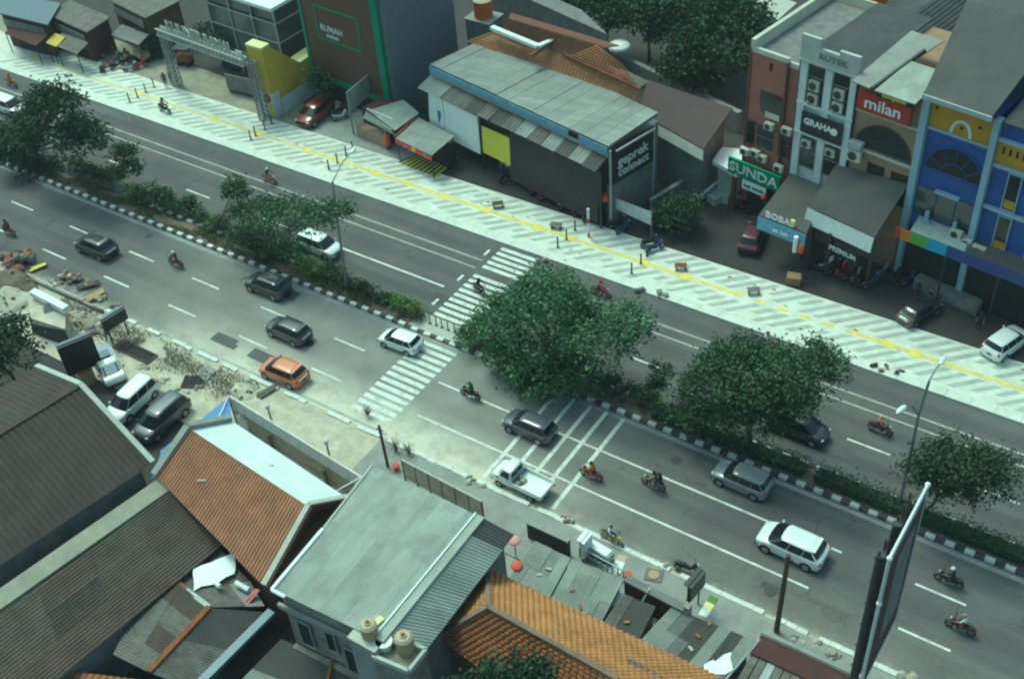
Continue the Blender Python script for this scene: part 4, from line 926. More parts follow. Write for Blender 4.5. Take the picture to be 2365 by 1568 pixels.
MB().cyl(at(498,1345,3.5), at(508,1354,3.7), .12, n=6).build('stone_weight', 'white_board', t)
t = thing('roof_bundle', 'bundle of white plastic lying by terracotta roof edge', 'plastic bundle', at(620,1270))
for k in range(5): p = at(628-k*6+random.uniform(-4,4), 1228+k*20, 4.2-.1*k); MB().sph(p, (.25+.1*random.random(), .35, .2), 7, 5).build('plastic_bag', random.choice(('tarp_white','galv','tarp_white')), t, 40)
t = thing('pipe_offcut', 'short white pipe offcuts lying below the tarpaulin', 'pipe', at(560,1360)); MB().cyl(at(545,1345,3.5), at(575,1362,3.5), .14, n=8).build('tube', 'white_paint', t)
t = thing('red_sheet', 'faded red plastic strip beside the grey roofed house', 'plastic sheet', at(580,1375)); MB().slab([at(555,1395,3.3), at(590,1358,3.6), at(600,1362,3.7), at(566,1402,3.3)], .04).build('sheet', 'tarp_pink', t)
MB().cyl(at(558,1398,3.3), at(598,1360,3.65), .04, n=5).build('edge_roll', 'parasol_red', t)
# --- C: terracotta ribbed roof with white street side
t = thing('terracotta_house', 'house with ribbed terracotta roof and white street side slope', 'building', at(560,1130))
cr0, cr1 = at(440,992,5.6), at(712,1170,5.6); ce0, ce1 = at(362,1102,4.4), at(608,1352,4.4); cw0, cw1 = at(536,972,4.5), at(802,1150,4.5)
MB().corr(ce0, ce1, cr1, cr0, 46, .13).build('roof', 'roof_terra', t)
MB().slab([cr0+V3(0,0,.05), cr1+V3(0,0,.05), cw1, cw0], .1).build('roof', 'roof_white', t)
for a_, b_ in ((ce0+V3(-.1,0,.15), cr0+V3(-.1,0,.2)), (cr0+V3(-.1,0,.2), cw0+V3(-.1,0,.15))): beam(t, a_, b_, .4, .35, 'concrete', 'verge_wall')
for a_, b_ in ((ce1+V3(.1,0,.1), cr1+V3(.1,0,.2)), (cr1+V3(.1,0,.2), cw1+V3(.1,0,.1))): beam(t, a_, b_, .3, .3, 'concrete_pale', 'verge_wall'); beam(t, a_+V3(.25,0,-.1), b_+V3(.25,0,-.1), .1, .4, 'wall_maroon', 'verge_board')
MB().prism([ce0+V3(.3,.3,0), ce1+V3(-.1,.3,0), cw1+V3(-.1,-.3,0), cw0+V3(.3,-.3,0)], -.03, 4.2).build('wall', 'wall_brown', t)
for x_, y_ in ((610,1075),(455,1110),(520,1080)): beam(t, at(x_,y_,5.1), at(x_+22,y_-1,5.1), .08, .06, 'concrete_pale', 'tile_patch')
# --- boundary wall with white slanting panels
t = thing('panel_fence', 'white panelled street wall in front of terracotta house', 'wall', at(700,1020))
w0, w1 = at(528,915,2.3), at(832,1102,2.3); d = (w1-w0).normalized(); L = (w1-w0).length; nn = V3(-d.y, d.x, 0)
n = 14
for i in range(n):
    a_, b_ = w0+d*(L*i/n+.03), w0+d*(L*(i+1)/n-.03); MB().slab([a_-nn*.10+V3(0,0,.2), b_-nn*.10+V3(0,0,.2), b_-nn*.26-V3(0,0,.55), a_-nn*.26-V3(0,0,.55)], .05).build('panel', 'white_paint', t)
MB().prism([w0-nn*.05, w1-nn*.05, w1+nn*.2, w0+nn*.2], -.03, 2.2).build('wall_base', 'plaster_cream', t)
for k in (3.4, 8.4): 
    p = w0+d*k+nn*.35; MB().cyl(p-V3(0,0,2.2), p+V3(0,0,.7), .06, n=6).build('lamp_post', 'steel_grey', t); MB().sph(p+V3(0,0,.75), (.16,.16,.24), 8, 5).build('lamp_globe', 'white_board', t, 60)
for k in (3.5, 8.3): MB().prism([w0+d*k-nn*.35, w0+d*(k+.25)-nn*.35, w0+d*(k+.25)-nn*.2, w0+d*k-nn*.2], -.03, 1.3).build('buttress', 'concrete_dark', t)
beam(t, w1+V3(.1,0,.1), w1+V3(-.3,-2.4,.6), .05, .05, 'white_paint', 'stay_wire')
struct(MB().prism([w0-nn*2.6, w1-nn*2.6, w1-nn*.1, w0-nn*.1], -.03, .03).build('yard_strip', 'dirt_pale'))
struct(MB().prism([w0+nn*.22, w1+nn*.22, w1+nn*1.0, w0+nn*1.0], -.03, .115).build('shade_strip', 'concrete_dark'))  # dark strip put in to paint the shade along the wall's street side
t = thing('covered_machine', 'white plastic covered chair shape behind the street wall', 'cover', at(575,985)); c = at(575,985); MB().cbox((c.x,c.y,.5), (.9,.8,1.0)).build('body', 'tarp_white', t); MB().loft([[c+V3(.45*math.cos(a)*s_, .4*math.sin(a)*s_, 1.0+h_) for a in [k*math.pi/4 for k in range(8)]] for s_, h_ in ((1.1,0),(.9,.3),(.3,.45))]).build('hood', 'tarp_white', t, 60)
# --- blue tarpaulin over the car yard
t = thing('blue_tarpaulin', 'blue tarpaulin awning stretched beside the parked cars', 'tarpaulin', at(440,1000))
g0, g1, g2, g3 = at(528,918,2.6), at(535,972,3.4), at(345,1108,3.3), at(372,1040,2.5)
mb = MB(); N_ = 8; vs = []
for j in range(5):
    for i in range(N_+1):
        p = g0.lerp(g3, i/N_).lerp(g1.lerp(g2, i/N_), j/4); vs.append(p+V3(0,0,-.18*math.sin(math.pi*j/4)+random.uniform(-.03,.03)))
mb.add(vs, [[j*(N_+1)+i, j*(N_+1)+i+1, (j+1)*(N_+1)+i+1, (j+1)*(N_+1)+i] for j in range(4) for i in range(N_)]); mb.build('sheet', 'tarp_blue', t, 80)
for p in (g0, g3): MB().cyl((p.x,p.y,0), p, .05, n=6).build('post', 'steel_grey', t)
MB().cyl(g0+V3(0,0,.05), at(495,985,3.2), .04, n=5).build('rope', 'white_paint', t)
# --- E: pale grey sheet roof house
t = thing('grey_roof_house', 'two storey house with a broad pale grey sheet roof', 'building', at(850,1300))
E0, E1, E2, E3 = at(862,1076,7.0), at(1106,1192,7.0), at(872,1478,7.0), at(628,1362,7.0)
NS = 9
for i in range(NS):
    for r in range(2):
        f0, f1 = (0, .47) if r == 0 else (.455, 1); o = V3(0,0,.03*r+random.uniform(0,.015))
        A, Bv = E0.lerp(E1, i/NS), E0.lerp(E1, (i+1)/NS); D, C = E3.lerp(E2, i/NS), E3.lerp(E2, (i+1)/NS)
        MB().corr(A.lerp(D,f0)+o, Bv.lerp(C,f0)+o, Bv.lerp(C,f1)+o, A.lerp(D,f1)+o, 5, .035).build('roof_sheet', random.choice(('roof_pale','roof_pale_b')), t)
beam(t, E1+V3(.12,0,.06), E2+V3(.12,0,.06), .45, .14, 'roof_pale_b', 'ridge_cap'); beam(t, E1+V3(-.16,0,.16), E2+V3(-.16,0,.16), .08, .1, 'white_paint', 'ridge_line')
s0, s1 = at(1188,1235,6.0), at(985,1500,6.0)
sheets(t, s1, s0, E1+V3(.3,0,0), E2+V3(.3,0,0), 7, 6, .035, ['roof_grey','roof_ash','roof_grey_b'])
beam(t, E3+V3(.05,-.05,.1), at(745,1222,7.1), .16, .14, 'white_paint', 'gutter'); beam(t, E3+V3(.05,-.05,.1), at(658,1378,7.0), .16, .14, 'white_paint', 'gutter'); beam(t, E0+V3(-.05,0,.06), at(745,1222,7.06), .1, .08, 'concrete_pale', 'gutter')
MB().prism([E0+V3(.25,-.2,0), E1+V3(0,-.2,0), E2+V3(0,.25,0), E3+V3(.25,.25,0)], -.03, 6.9).build('wall', 'concrete_stain', t)
MB().prism([E1+V3(.02,-.3,0), s0+V3(-.5,-.3,0), s1+V3(-.5,.5,0), E2+V3(.02,.5,0)], -.03, 5.8).build('wall', 'concrete_dark', t)
EF = FR((E3.x, E3.y+.2), math.degrees(math.atan2(E2.y-E3.y, E2.x-E3.x)))
for a_, b_, z0_, z1_ in ((.9,1.6,3.2,5.0),(2.6,3.1,3.8,5.3),(3.6,4.3,2.6,4.6),(4.8,6.1,1.2,4.0)): window(EF, t, a_, b_, z0_, z1_, v=-.06, fr='concrete', gl='dark_opening')
B(EF, 'sill_band', 'concrete_stain', t, .3, 4.5, -.35, -.05, 2.6, 2.75); B(EF, 'sill_band', 'concrete', t, 0, 6.4, -.2, -.02, 5.6, 5.9)
# terrace with water tanks at its near corner
tz = 6.5
T = [at(905,1475,tz), at(985,1505,tz), at(945,1555,tz), at(862,1520,tz)]
tt = thing('tank_terrace', 'small concrete roof terrace carrying the water tanks', 'terrace', V3(T[0].x,T[0].y,0))
MB().prism(T, -.03, tz).build('slab', 'concrete_stain', tt)
for i in range(4): beam(tt, T[i]+V3(0,0,.15), T[(i+1) % 4]+V3(0,0,.15), .16, .3, 'concrete_pale', 'parapet')
def tank(label, p, r, h, mt):
    t = thing('water_tank', label, 'water tank', p)
    MB().cyl((0,0,0), (0,0,h), r, n=16).local('tank_body', mt, t, 40)
    MB().cyl((0,0,h), (0,0,h+.14), r*1.02, r*.72, n=16).cyl((0,0,h+.14), (0,0,h+.22), r*.4, n=12).local('tank_lid', 'tank_top', t, 40)
    MB().cyl((0,0,h+.22), (0,0,h+.26), r*.26, n=10).local('filler_hole', 'rust', t); return t
tank('tan cylindrical water tank standing on the concrete terrace', at(938,1500,tz), .42, .95, 'tank_tan')
tank('pale cream water tank at the grey roof corner', at(855,1464,7.0), .4, .7, 'tank_tan')
t = thing('tank_stand', 'brick stub under the cream water tank', 'plinth', at(855,1470)); c = at(855,1462,7.0); MB().cbox((c.x,c.y,3.45), (1.5,1.3,6.9)).build('pier', 'concrete', t); MB().cbox((c.x,c.y,6.95), (1.6,1.4,.1)).build('cap', 'concrete_pale', t)
t = thing('plastic_basin', 'white plastic basins stacked by the water tanks', 'basin', at(890,1500,tz)); c = at(890,1494,tz); MB().cyl(c, c+V3(0,0,.5), .3, .4, n=10).build('basin', 'white_paint', t, 40); MB().cyl(c+V3(-.4,-.3,0), c+V3(-.4,-.3,.4), .25, .33, n=10).build('basin', 'white_paint', t, 40)
t = thing('roof_boards', 'pale yellow boards laid on grey roof edge', 'boards', at(860,1440)); MB().slab([at(842,1448,7.15), at(852,1458,7.15), at(888,1428,7.2), at(878,1420,7.2)], .08).build('board', 'yellow_pale', t); MB().slab([at(838,1444,7.12), at(842,1448,7.12), at(878,1419,7.15), at(872,1416,7.15)], .06).build('board', 'tank_top', t)
# low grey roof at the bottom edge
t = thing('low_roof_house', 'low flat grey roof at the bottom edge below concrete wall', 'building', at(680,1560))
q = [at(560,1568,2.6), at(650,1475,2.6), at(830,1560,2.6), at(760,1640,2.6)]
sheets(t, q[0], q[1], q[2], q[3], 4, 8, .04, ['roof_ash','roof_grey']); walls(t, q, 2.4, 'concrete_dark'); beam(t, at(768,1522,2.8), at(755,1575,2.8), .15, .1, 'rust', 'batten')
# red-orange roof in the corner
t = thing('corner_roof_house', 'dull red roof just showing in the bottom left corner', 'building', at(150,1560)); q = [at(70,1640,2.5), at(110,1545,3.0), at(200,1525,3.0), at(330,1570,2.6), at(300,1660,2.4)]
tile_roof(t, q[0], q[4], q[3], q[1], 'tile_deep', 6); walls(t, q, 2.2, 'wall_maroon')
# --- F: orange tiled hip roof
t = thing('orange_tile_house', 'house with a large orange tiled hip roof at the bottom', 'building', at(1250,1480))
zE, zR = 4.2, 6.6
ap = at(1128,1404,zR); ap2 = at(1428,1572,zR+.1); f0 = at(1128,1316,zE); f1 = at(1655,1560,zE); lft = at(1010,1472,zE)
nearL = at(1000,1640,zE); nearR = at(1400,1760,zE)
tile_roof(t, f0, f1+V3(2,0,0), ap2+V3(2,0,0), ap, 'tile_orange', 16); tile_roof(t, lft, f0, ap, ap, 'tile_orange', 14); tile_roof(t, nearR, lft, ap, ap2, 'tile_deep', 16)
for a_, b_ in ((ap,f0),(ap,lft),(ap,ap2)): beam(t, a_+V3(0,0,.12), b_+V3(0,0,.12), .24, .16, 'ridge_cap', 'ridge_cap')
MB().prism([f0+V3(.4,-.5,0), f1+V3(1.6,-.5,0), nearR+V3(1,1,0), lft+V3(.6,.2,0)], -.03, zE-.15).build('wall', 'wall_brown', t)
MB().slab([at(1395,1545,zR-.2), at(1455,1520,5.7), at(1545,1568,5.7), at(1480,1600,zR-.2)], .05).build('patch_sheet', 'roof_ash', t)
# --- concrete yards between the tiled house and the street
yd = struct(MB().prism([(-27,26),(-8,26),(-8,32.15),(-27,32.15)], -.03, .04).build('house_yard', 'concrete'))
for i in range(9):
    for j in range(3):
        x_ = -26.8+1.05*i; y_ = 26.9+1.75*j
        MB().box((x_,y_,.04),(x_+1.03,y_+1.73,.075+random.uniform(0,.03))).build('yard_slab', random.choice(('concrete','concrete','roof_grey_b')), yd)
for i in range(8):
    for j in range(2): MB().box((-17.2+1.05*i,28.2+1.9*j,.04),(-16.17+1.05*i,30.08+1.9*j,.07+random.uniform(0,.03))).build('yard_slab', random.choice(('roof_ash','concrete_dark','roof_ash')), yd)
t = thing('street_wall', 'low street wall with dark inner face beside parasols', 'wall', at(1260,1235))
a_, b_ = at(1216,1207,1.4), at(1312,1252,1.4); MB().prism([a_, b_, b_+V3(0,.2,0), a_+V3(0,.2,0)], -.03, 1.35).build('wall_panel', 'screen_cloth', t); beam(t, a_+V3(0,.1,0), b_+V3(0,.1,0), .3, .1, 'concrete', 'coping')
t = thing('steel_railing', 'low steel railing with clutter along the pale yard', 'railing', at(1390,1305))
a_, b_ = at(1338,1262,1.0), at(1440,1318,1.0)
for i in range(9): p = a_.lerp(b_,i/8); MB().cyl((p.x,p.y,0), p, .04, n=5).build('baluster', 'steel_grey', t)
for z_ in (0,-.45): MB().cyl(a_+V3(0,0,z_), b_+V3(0,0,z_), .05, n=5).build('rail', 'galv', t)
MB().prism([a_, a_+V3(.25,0,0), a_+V3(.25,.25,0), a_+V3(0,.25,0)], -.03, 1.7).build('gate_pillar', 'steel_dark', t)
# --- brown parapet gate
t = thing('brown_gate_wall', 'low reddish brown wall beside the kiosk roofs', 'wall', at(1510,1400))
a_, b_ = at(1442,1342,1.9), at(1578,1412,1.9); MB().prism([a_, b_, b_+V3(0,.3,0), a_+V3(0,.3,0)], -.03, 1.85).build('wall_panel', 'wall_maroon', t); beam(t, a_+V3(0,.2,0), b_+V3(0,.2,0), .45, .14, 'concrete_dark', 'coping'); MB().prism([b_, b_+V3(.3,0,0), b_+V3(.3,.35,0), b_+V3(0,.35,0)], -.03, 2.3).build('gate_pillar', 'concrete', t)
MB().cyl(at(1480,1395,1.0), at(1500,1358,2.2), .05, n=6).build('white_rail', 'white_paint', t)
t = thing('white_tabletop', 'white folded table by the brown wall', 'table', at(1425,1390)); c = at(1425,1390); MB().slab([at(1405,1395,.75), at(1425,1372,.75), at(1442,1365,.75), at(1428,1400,.75)], .05).build('tabletop', 'white_paint', t); MB().cyl(c, c+V3(0,0,.7), .05, n=6).build('leg', 'steel_grey', t)
def lean_to(lab, q, z_, mats, nx, rows=1):
    q = [at(x_, y_, z_+dz_) for x_, y_, dz_ in q]; t = thing('lean_to', lab, 'shed', V3(q[0].x, q[0].y, 0))
    sheets(t, q[0], q[3], q[2], q[1], nx, 5, .05, mats, rows=rows, jit=.06); walls(t, q, z_-.25, 'concrete_dark', .12)
    for k in range(4): 
        f = q[0].lerp(q[3], random.random()).lerp(q[1].lerp(q[2], random.random()), random.random()); MB().cbox(f+V3(0,0,.12), (.3,.14,.1), rz=random.uniform(0,3)).build('weight_brick', random.choice(('brick_red','concrete_pale','wood')), t)
    return t
lean_to('lean-to with patched grey sheets beside the pink parasol', [(1176,1335,0),(1236,1250,.1),(1318,1290,.1),(1250,1420,0)], 1.4, ['roof_grey_b','concrete','roof_grey_b','roof_pale'], 4, 2)
lean_to('lean-to with pale stained sheets beside the steel railing', [(1252,1420,0),(1322,1292,.1),(1442,1338,.1),(1378,1460,0)], 1.4, ['roof_pale','roof_grey_b','roof_grey'], 5, 2)
lean_to('lean-to with bluish grey sheets right of the brown wall', [(1470,1490,0),(1552,1402,.1),(1745,1482,.1),(1650,1610,0)], 1.6, ['roof_ash','concrete_dark','roof_grey','roof_ash'], 7, 2)
lean_to('lean-to with one rusty sheet beside the brown wall', [(1378,1462,0),(1440,1372,.1),(1515,1402,.1),(1470,1490,0)], 1.5, ['roof_ash','rust','roof_rough'], 3)
t = thing('white_tarpaulin', 'crumpled white sheet on poles beside the dark brown wall', 'tarpaulin', at(1655,1530))
g = [[at(1625+i*16+random.uniform(-4,4), 1530+j*14-i*6+random.uniform(-4,4), 3.1+random.uniform(0,.3)) for i in range(5)] for j in range(4)]
MB().add([p for r_ in g for p in r_], [[j*5+i, (j+1)*5+i, (j+1)*5+i+1, j*5+i+1] for j in range(3) for i in range(4)]).build('sheet', 'tarp_white', t, 80); MB().cyl(at(1620,1568,3.2), at(1690,1470,3.3), .05, n=5).build('pole', 'steel_dark', t); MB().cyl(at(1650,1600,3.2), at(1755,1475,3.2), .05, n=5).build('pole', 'galv', t)
t = thing('dark_brown_wall', 'dark brown street wall at the lower right', 'wall', at(1870,1510))
a_, b_ = at(1758,1462,2.2), at(2060,1600,2.2); MB().prism([a_+V3(0,-1.2,0), b_+V3(0,-1.2,0), b_, a_], -.03, 2.1).build('wall_panel', 'wall_maroon', t); beam(t, a_+V3(0,.1,.02), b_+V3(0,.1,.02), .22, .1, 'concrete', 'coping')
t = thing('plank_roof', 'roof of worn mixed planks below the dark brown wall', 'shed', at(1830,1560))
q0, q1 = at(1690,1575,2.0), at(1745,1495,2.0)
for i in range(14):
    a_ = q1+V3(.42*i,-.1-.02*i,0); MB().slab([a_, a_+V3(.38,0,0), a_+V3(.38+random.uniform(-.05,.05),-2.6,-.2), a_+V3(random.uniform(-.05,.05),-2.6,-.2)], .05).build('plank', random.choice(('roof_ash','roof_rough','roof_beige','concrete','galv')), t)
# --- railed fence along the near pavement
t = thing('mesh_fence', 'pale mesh fence with posts along the near pavement', 'fence', at(1010,1120))
a_, b_ = at(928,1062,1.9), at(1112,1158,1.9); d = (b_-a_)
for i in range(7): p = a_+d*i/6; MB().cyl((p.x,p.y,.1), p, .06, n=6).build('post', 'concrete_dark' if i % 2 else 'rust', t)
MB().slab([a_, b_, b_-V3(0,0,1.5), a_-V3(0,0,1.5)], .03).build('mesh_sheet', 'dirt_pale', t); beam(t, a_, b_, .1, .1, 'concrete_pale', 'top_rail')
# ================================================================== planting
def leaf(mb, p, l, w, up=.5, m=0):
    d = Vector((random.gauss(0,1), random.gauss(0,1), random.gauss(0,.5)-.15)).normalized()
    n = Vector((random.gauss(0,1), random.gauss(0,1), random.gauss(0,.7)+up))
    s = d.cross(n)
    if s.length < 1e-3: return
    s = s.normalized()*w*.5; d = d*l
    b = len(mb.v); k = random.uniform(.35,.6)
    mb.v += [p, p+d*k+s, p+d-Vector((0,0,l*.15)), p+d*k-s]; mb.f.append([b,b+1,b+2,b+3]); mb.m.append(m)
def crown(blobs, n_clump, per, l, nm, spread=.5, shell=.45, mats=1):
    """leaf clumps through the volume of several ellipsoids; blobs = (centre, radii, weight)"""
    mb = MB(); W = [b[2] for b in blobs]
    for i in range(n_clump):
        c, r, _ = random.choices(blobs, W)[0]
        d = Vector((random.gauss(0,1), random.gauss(0,1), random.gauss(0,1))).normalized()
        if d.z < -.35: d.z *= -.6
        rr = shell + (1.04-shell)*random.random()**.6
        cc = Vector((c[0]+d.x*r[0]*rr, c[1]+d.y*r[1]*rr, c[2]+d.z*r[2]*rr))
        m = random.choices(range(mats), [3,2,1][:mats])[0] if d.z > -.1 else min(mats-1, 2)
        s_ = spread*random.uniform(.6,1.25)
        for k in range(per):
            q = Vector((random.gauss(0,.5), random.gauss(0,.5), random.gauss(0,.32)))*s_
            leaf(mb, cc+q, l*random.uniform(.7,1.3), l*.55, .6, m)
    return mb
def limbs(mb, base, top, r, tips, n=7):
    base, top = Vector(base), Vector(top); pts = [base.lerp(top, i/4)+Vector((random.uniform(-.08,.08), random.uniform(-.08,.08), 0))*(i > 0) for i in range(5)]
    mb.tube(pts, [r*(1-.1*i) for i in range(5)], n)
    mb.cyl(base-Vector((0,0,.02)), base+Vector((0,0,.25)), r*1.6, r*1.02, n)
    for tp in tips:
        tp = Vector(tp); s = pts[random.choice((3,4,4))]; mid = s.lerp(tp,.5)+Vector((random.uniform(-.2,.2), random.uniform(-.2,.2), .25))
        mb.tube([s, mid, tp], [r*.5, r*.32, r*.12], 5)
        for _ in range(2): mb.cyl(mid, mid.lerp(tp,.7)+Vector((random.uniform(-.7,.7), random.uniform(-.7,.7), random.uniform(.1,.6))), r*.2, r*.05, 4)
    return mb
def tree(label, base, blobs, n_clump, per, l, mats, trunk_r=.16, bark='bark', spread=.5, shell=.45, name='tree', cat='tree', group=None):
    base = Vector(base); t = thing(name, label, cat, base, group=group)
    c = sum((Vector(b[0]) for b in blobs), Vector())/len(blobs)
    tips = []
    for b in blobs:
        for _ in range(3): tips.append(Vector(b[0])+Vector((random.uniform(-.6,.6)*b[1][0], random.uniform(-.6,.6)*b[1][1], random.uniform(-.2,.5)*b[1][2])))
    limbs(MB(), base, base.lerp(Vector((c.x,c.y,c.z)), .62), trunk_r, tips).build('trunk', bark, t, 60)
    crown(blobs, n_clump, per, l, 'crown', spread, shell, len(mats)).build('crown', mats, t); return t
MY = 45.65
def P_(x, y, Y=MY): return aty(x, y, Y)
def blob(x, y, rx, ry, rz, w=1, Y=MY, dy=0): p = aty(x, y, Y+dy); return (p, (rx, ry, rz), w)
MAIN = ['leaf_main','leaf_main_b','leaf_main_c']; MID = ['leaf_mid','leaf_mid_b','leaf_dark']; DARK = ['leaf_dark','leaf_dark_b','leaf_dark']
# the big round tree by the crossing
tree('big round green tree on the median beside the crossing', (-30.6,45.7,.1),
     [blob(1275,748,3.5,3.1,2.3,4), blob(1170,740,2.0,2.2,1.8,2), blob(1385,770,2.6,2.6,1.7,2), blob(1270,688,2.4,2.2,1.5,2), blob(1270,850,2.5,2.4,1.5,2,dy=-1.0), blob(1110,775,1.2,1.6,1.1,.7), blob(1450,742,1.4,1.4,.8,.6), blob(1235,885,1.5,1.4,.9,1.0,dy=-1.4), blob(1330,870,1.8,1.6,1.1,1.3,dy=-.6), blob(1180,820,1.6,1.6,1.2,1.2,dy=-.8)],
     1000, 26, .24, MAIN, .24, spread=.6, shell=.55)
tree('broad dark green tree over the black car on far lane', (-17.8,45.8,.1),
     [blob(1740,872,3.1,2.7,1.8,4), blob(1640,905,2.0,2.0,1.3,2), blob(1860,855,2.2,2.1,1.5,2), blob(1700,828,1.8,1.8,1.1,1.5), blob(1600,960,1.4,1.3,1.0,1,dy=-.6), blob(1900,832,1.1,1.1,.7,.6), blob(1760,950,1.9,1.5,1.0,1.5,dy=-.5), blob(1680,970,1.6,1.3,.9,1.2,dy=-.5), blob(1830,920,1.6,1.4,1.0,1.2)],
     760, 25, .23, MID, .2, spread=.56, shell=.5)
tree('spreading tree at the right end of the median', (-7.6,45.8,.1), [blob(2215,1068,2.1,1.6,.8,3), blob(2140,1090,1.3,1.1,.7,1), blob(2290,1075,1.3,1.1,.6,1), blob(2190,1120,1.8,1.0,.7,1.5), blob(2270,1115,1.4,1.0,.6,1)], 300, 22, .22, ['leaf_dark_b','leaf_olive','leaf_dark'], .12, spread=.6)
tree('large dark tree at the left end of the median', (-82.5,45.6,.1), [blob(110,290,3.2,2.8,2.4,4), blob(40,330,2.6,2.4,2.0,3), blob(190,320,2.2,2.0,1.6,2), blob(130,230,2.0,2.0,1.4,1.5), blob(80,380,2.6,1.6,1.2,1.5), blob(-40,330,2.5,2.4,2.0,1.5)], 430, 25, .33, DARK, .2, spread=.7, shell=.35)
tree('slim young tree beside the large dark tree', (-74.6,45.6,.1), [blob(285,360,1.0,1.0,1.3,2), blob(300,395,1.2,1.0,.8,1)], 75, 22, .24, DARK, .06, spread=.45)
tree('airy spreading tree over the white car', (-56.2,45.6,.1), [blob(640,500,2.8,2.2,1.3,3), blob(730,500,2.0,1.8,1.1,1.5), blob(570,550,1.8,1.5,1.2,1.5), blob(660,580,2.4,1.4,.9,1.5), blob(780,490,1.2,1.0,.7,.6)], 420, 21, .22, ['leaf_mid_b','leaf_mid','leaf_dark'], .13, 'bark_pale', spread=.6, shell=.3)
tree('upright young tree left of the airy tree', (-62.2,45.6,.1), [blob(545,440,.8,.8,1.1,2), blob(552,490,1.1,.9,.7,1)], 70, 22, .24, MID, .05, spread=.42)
tree('small sapling between the two round trees', (-25.1,45.7,.1), [blob(1528,862,.8,.8,.7,2), blob(1515,890,.5,.5,.5,1)], 48, 20, .2, MID, .05, spread=.36)
# shrubs along the bed
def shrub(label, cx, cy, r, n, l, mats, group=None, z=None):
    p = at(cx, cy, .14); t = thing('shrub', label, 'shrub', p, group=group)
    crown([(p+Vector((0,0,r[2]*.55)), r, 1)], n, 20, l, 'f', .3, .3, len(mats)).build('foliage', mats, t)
    mb = MB()
    for k in range(4): mb.cyl(p, p+Vector((random.uniform(-.6,.6)*r[0], random.uniform(-.6,.6)*r[1], r[2])), .03, .01, 4)
    mb.build('stem', 'bark', t)
shrub('lime green clipped shrub beside the white car', 715, 625, (1.5,.75,.75), 60, .17, ['leaf_lime','leaf_lime','leaf_fresh'])
shrub('dark shrub right of the lime green shrub', 770, 640, (1.0,.8,.9), 36, .2, MID)
shrub('fresh green leafy shrub next to the crossing island', 935, 715, (1.5,.7,.7), 55, .2, ['leaf_fresh','leaf_lime','leaf_mid_b'])
shrub('brownish shrub end by the crossing island', 965, 735, (.6,.5,.5), 20, .16, ['leaf_dry','leaf_olive'])
shrub('lime shrub between the sapling and dark tree', 1515, 945, (.55,.5,.6), 22, .17, ['leaf_lime','leaf_fresh'])
shrub('bushy shrub right of the slim young tree', 370, 470, (2.2,.9,1.1), 70, .24, MID)
shrub('leafy shrub near the slim young tree', 250, 425, (1.6,.8,1.0), 50, .24, ['leaf_mid','leaf_olive','leaf_dark'])
shrub('dark shrub in shade of the upright young tree', 440, 495, (1.2,.8,.9), 40, .22, DARK)
shrub('dark shrub under the big round tree', 1085, 790, (.9,.7,1.0), 40, .22, MAIN)
shrub('dark shrub at foot of the big round tree', 1420, 905, (2.0,.7,.9), 60, .2, ['leaf_mid','leaf_dark','leaf_dark'])
shrub('olive shrub beside the sapling', 1490, 930, (.9,.6,.8), 32, .2, ['leaf_olive','leaf_mid'])
for i, (x, y, r0, h_, ms) in enumerate(((310,455,1.3,.8,'ff'),(405,488,1.5,.9,'mm'),(330,470,1.0,.9,'dd'),(470,512,1.1,.7,'mm'),(500,525,1.2,.8,'ff'),(530,540,1.3,.9,'dd'),(575,560,1.4,.9,'mm'),(610,580,1.3,.8,'dd'),(640,592,1.2,.7,'mm'),(220,415,1.6,1.0,'dd'),(180,395,1.6,1.0,'mm'),(810,660,1.2,.5,'oo'),(850,680,1.2,.55,'dd'),(885,695,.9,.6,'mm'))):
    mats_ = dict(ff=['leaf_fresh','leaf_mid_b'], mm=['leaf_mid','leaf_mid_b','leaf_dark'], dd=['leaf_dark','leaf_dark_b'], oo=['leaf_olive','leaf_dark_b'])[ms]
    shrub('low %s shrub on the left median bed, %s from left' % (dict(ff='fresh green',mm='green',dd='dark',oo='olive')[ms], ('first','second','third','fourth','fifth','sixth','seventh','eighth','ninth','tenth','eleventh','twelfth','thirteenth','fourteenth')[sorted((180,220,310,330,405,470,500,530,575,610,640,810,850,885)).index(x)]), x, y, (r0,.6,h_), int(26*r0), .2, mats_, 'low shrubs on the left median bed')
# long hedge, in sections
def hedge(label, x0, x1, h, mats, seed):
    t = thing('hedge', label, 'hedge', ((x0+x1)/2, MY, .14)); mb = MB(); x = x0
    while x < x1:
        for k in range(30):
            p = Vector((x+random.uniform(0,.3), MY+random.gauss(0,.36), .14+h*(1-abs(random.gauss(0,.42)))))
            if p.z < .1: p.z = .2
            leaf(mb, p, .2, .1, .7, random.choices(range(len(mats)), [3,2,1][:len(mats)])[0])
        x += .16
    mb.build('foliage', mats, t)
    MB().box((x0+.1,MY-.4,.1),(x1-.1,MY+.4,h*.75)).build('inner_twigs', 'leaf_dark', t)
hedge('dark green hedge under the broad dark tree', -24.0, -14.2, .85, ['leaf_dark_b','leaf_mid','leaf_dark'], 1)
hedge('dark hedge running to the right edge of the median', -13.6, -1.0, .95, ['leaf_dark','leaf_dark_b','leaf_olive'], 2)
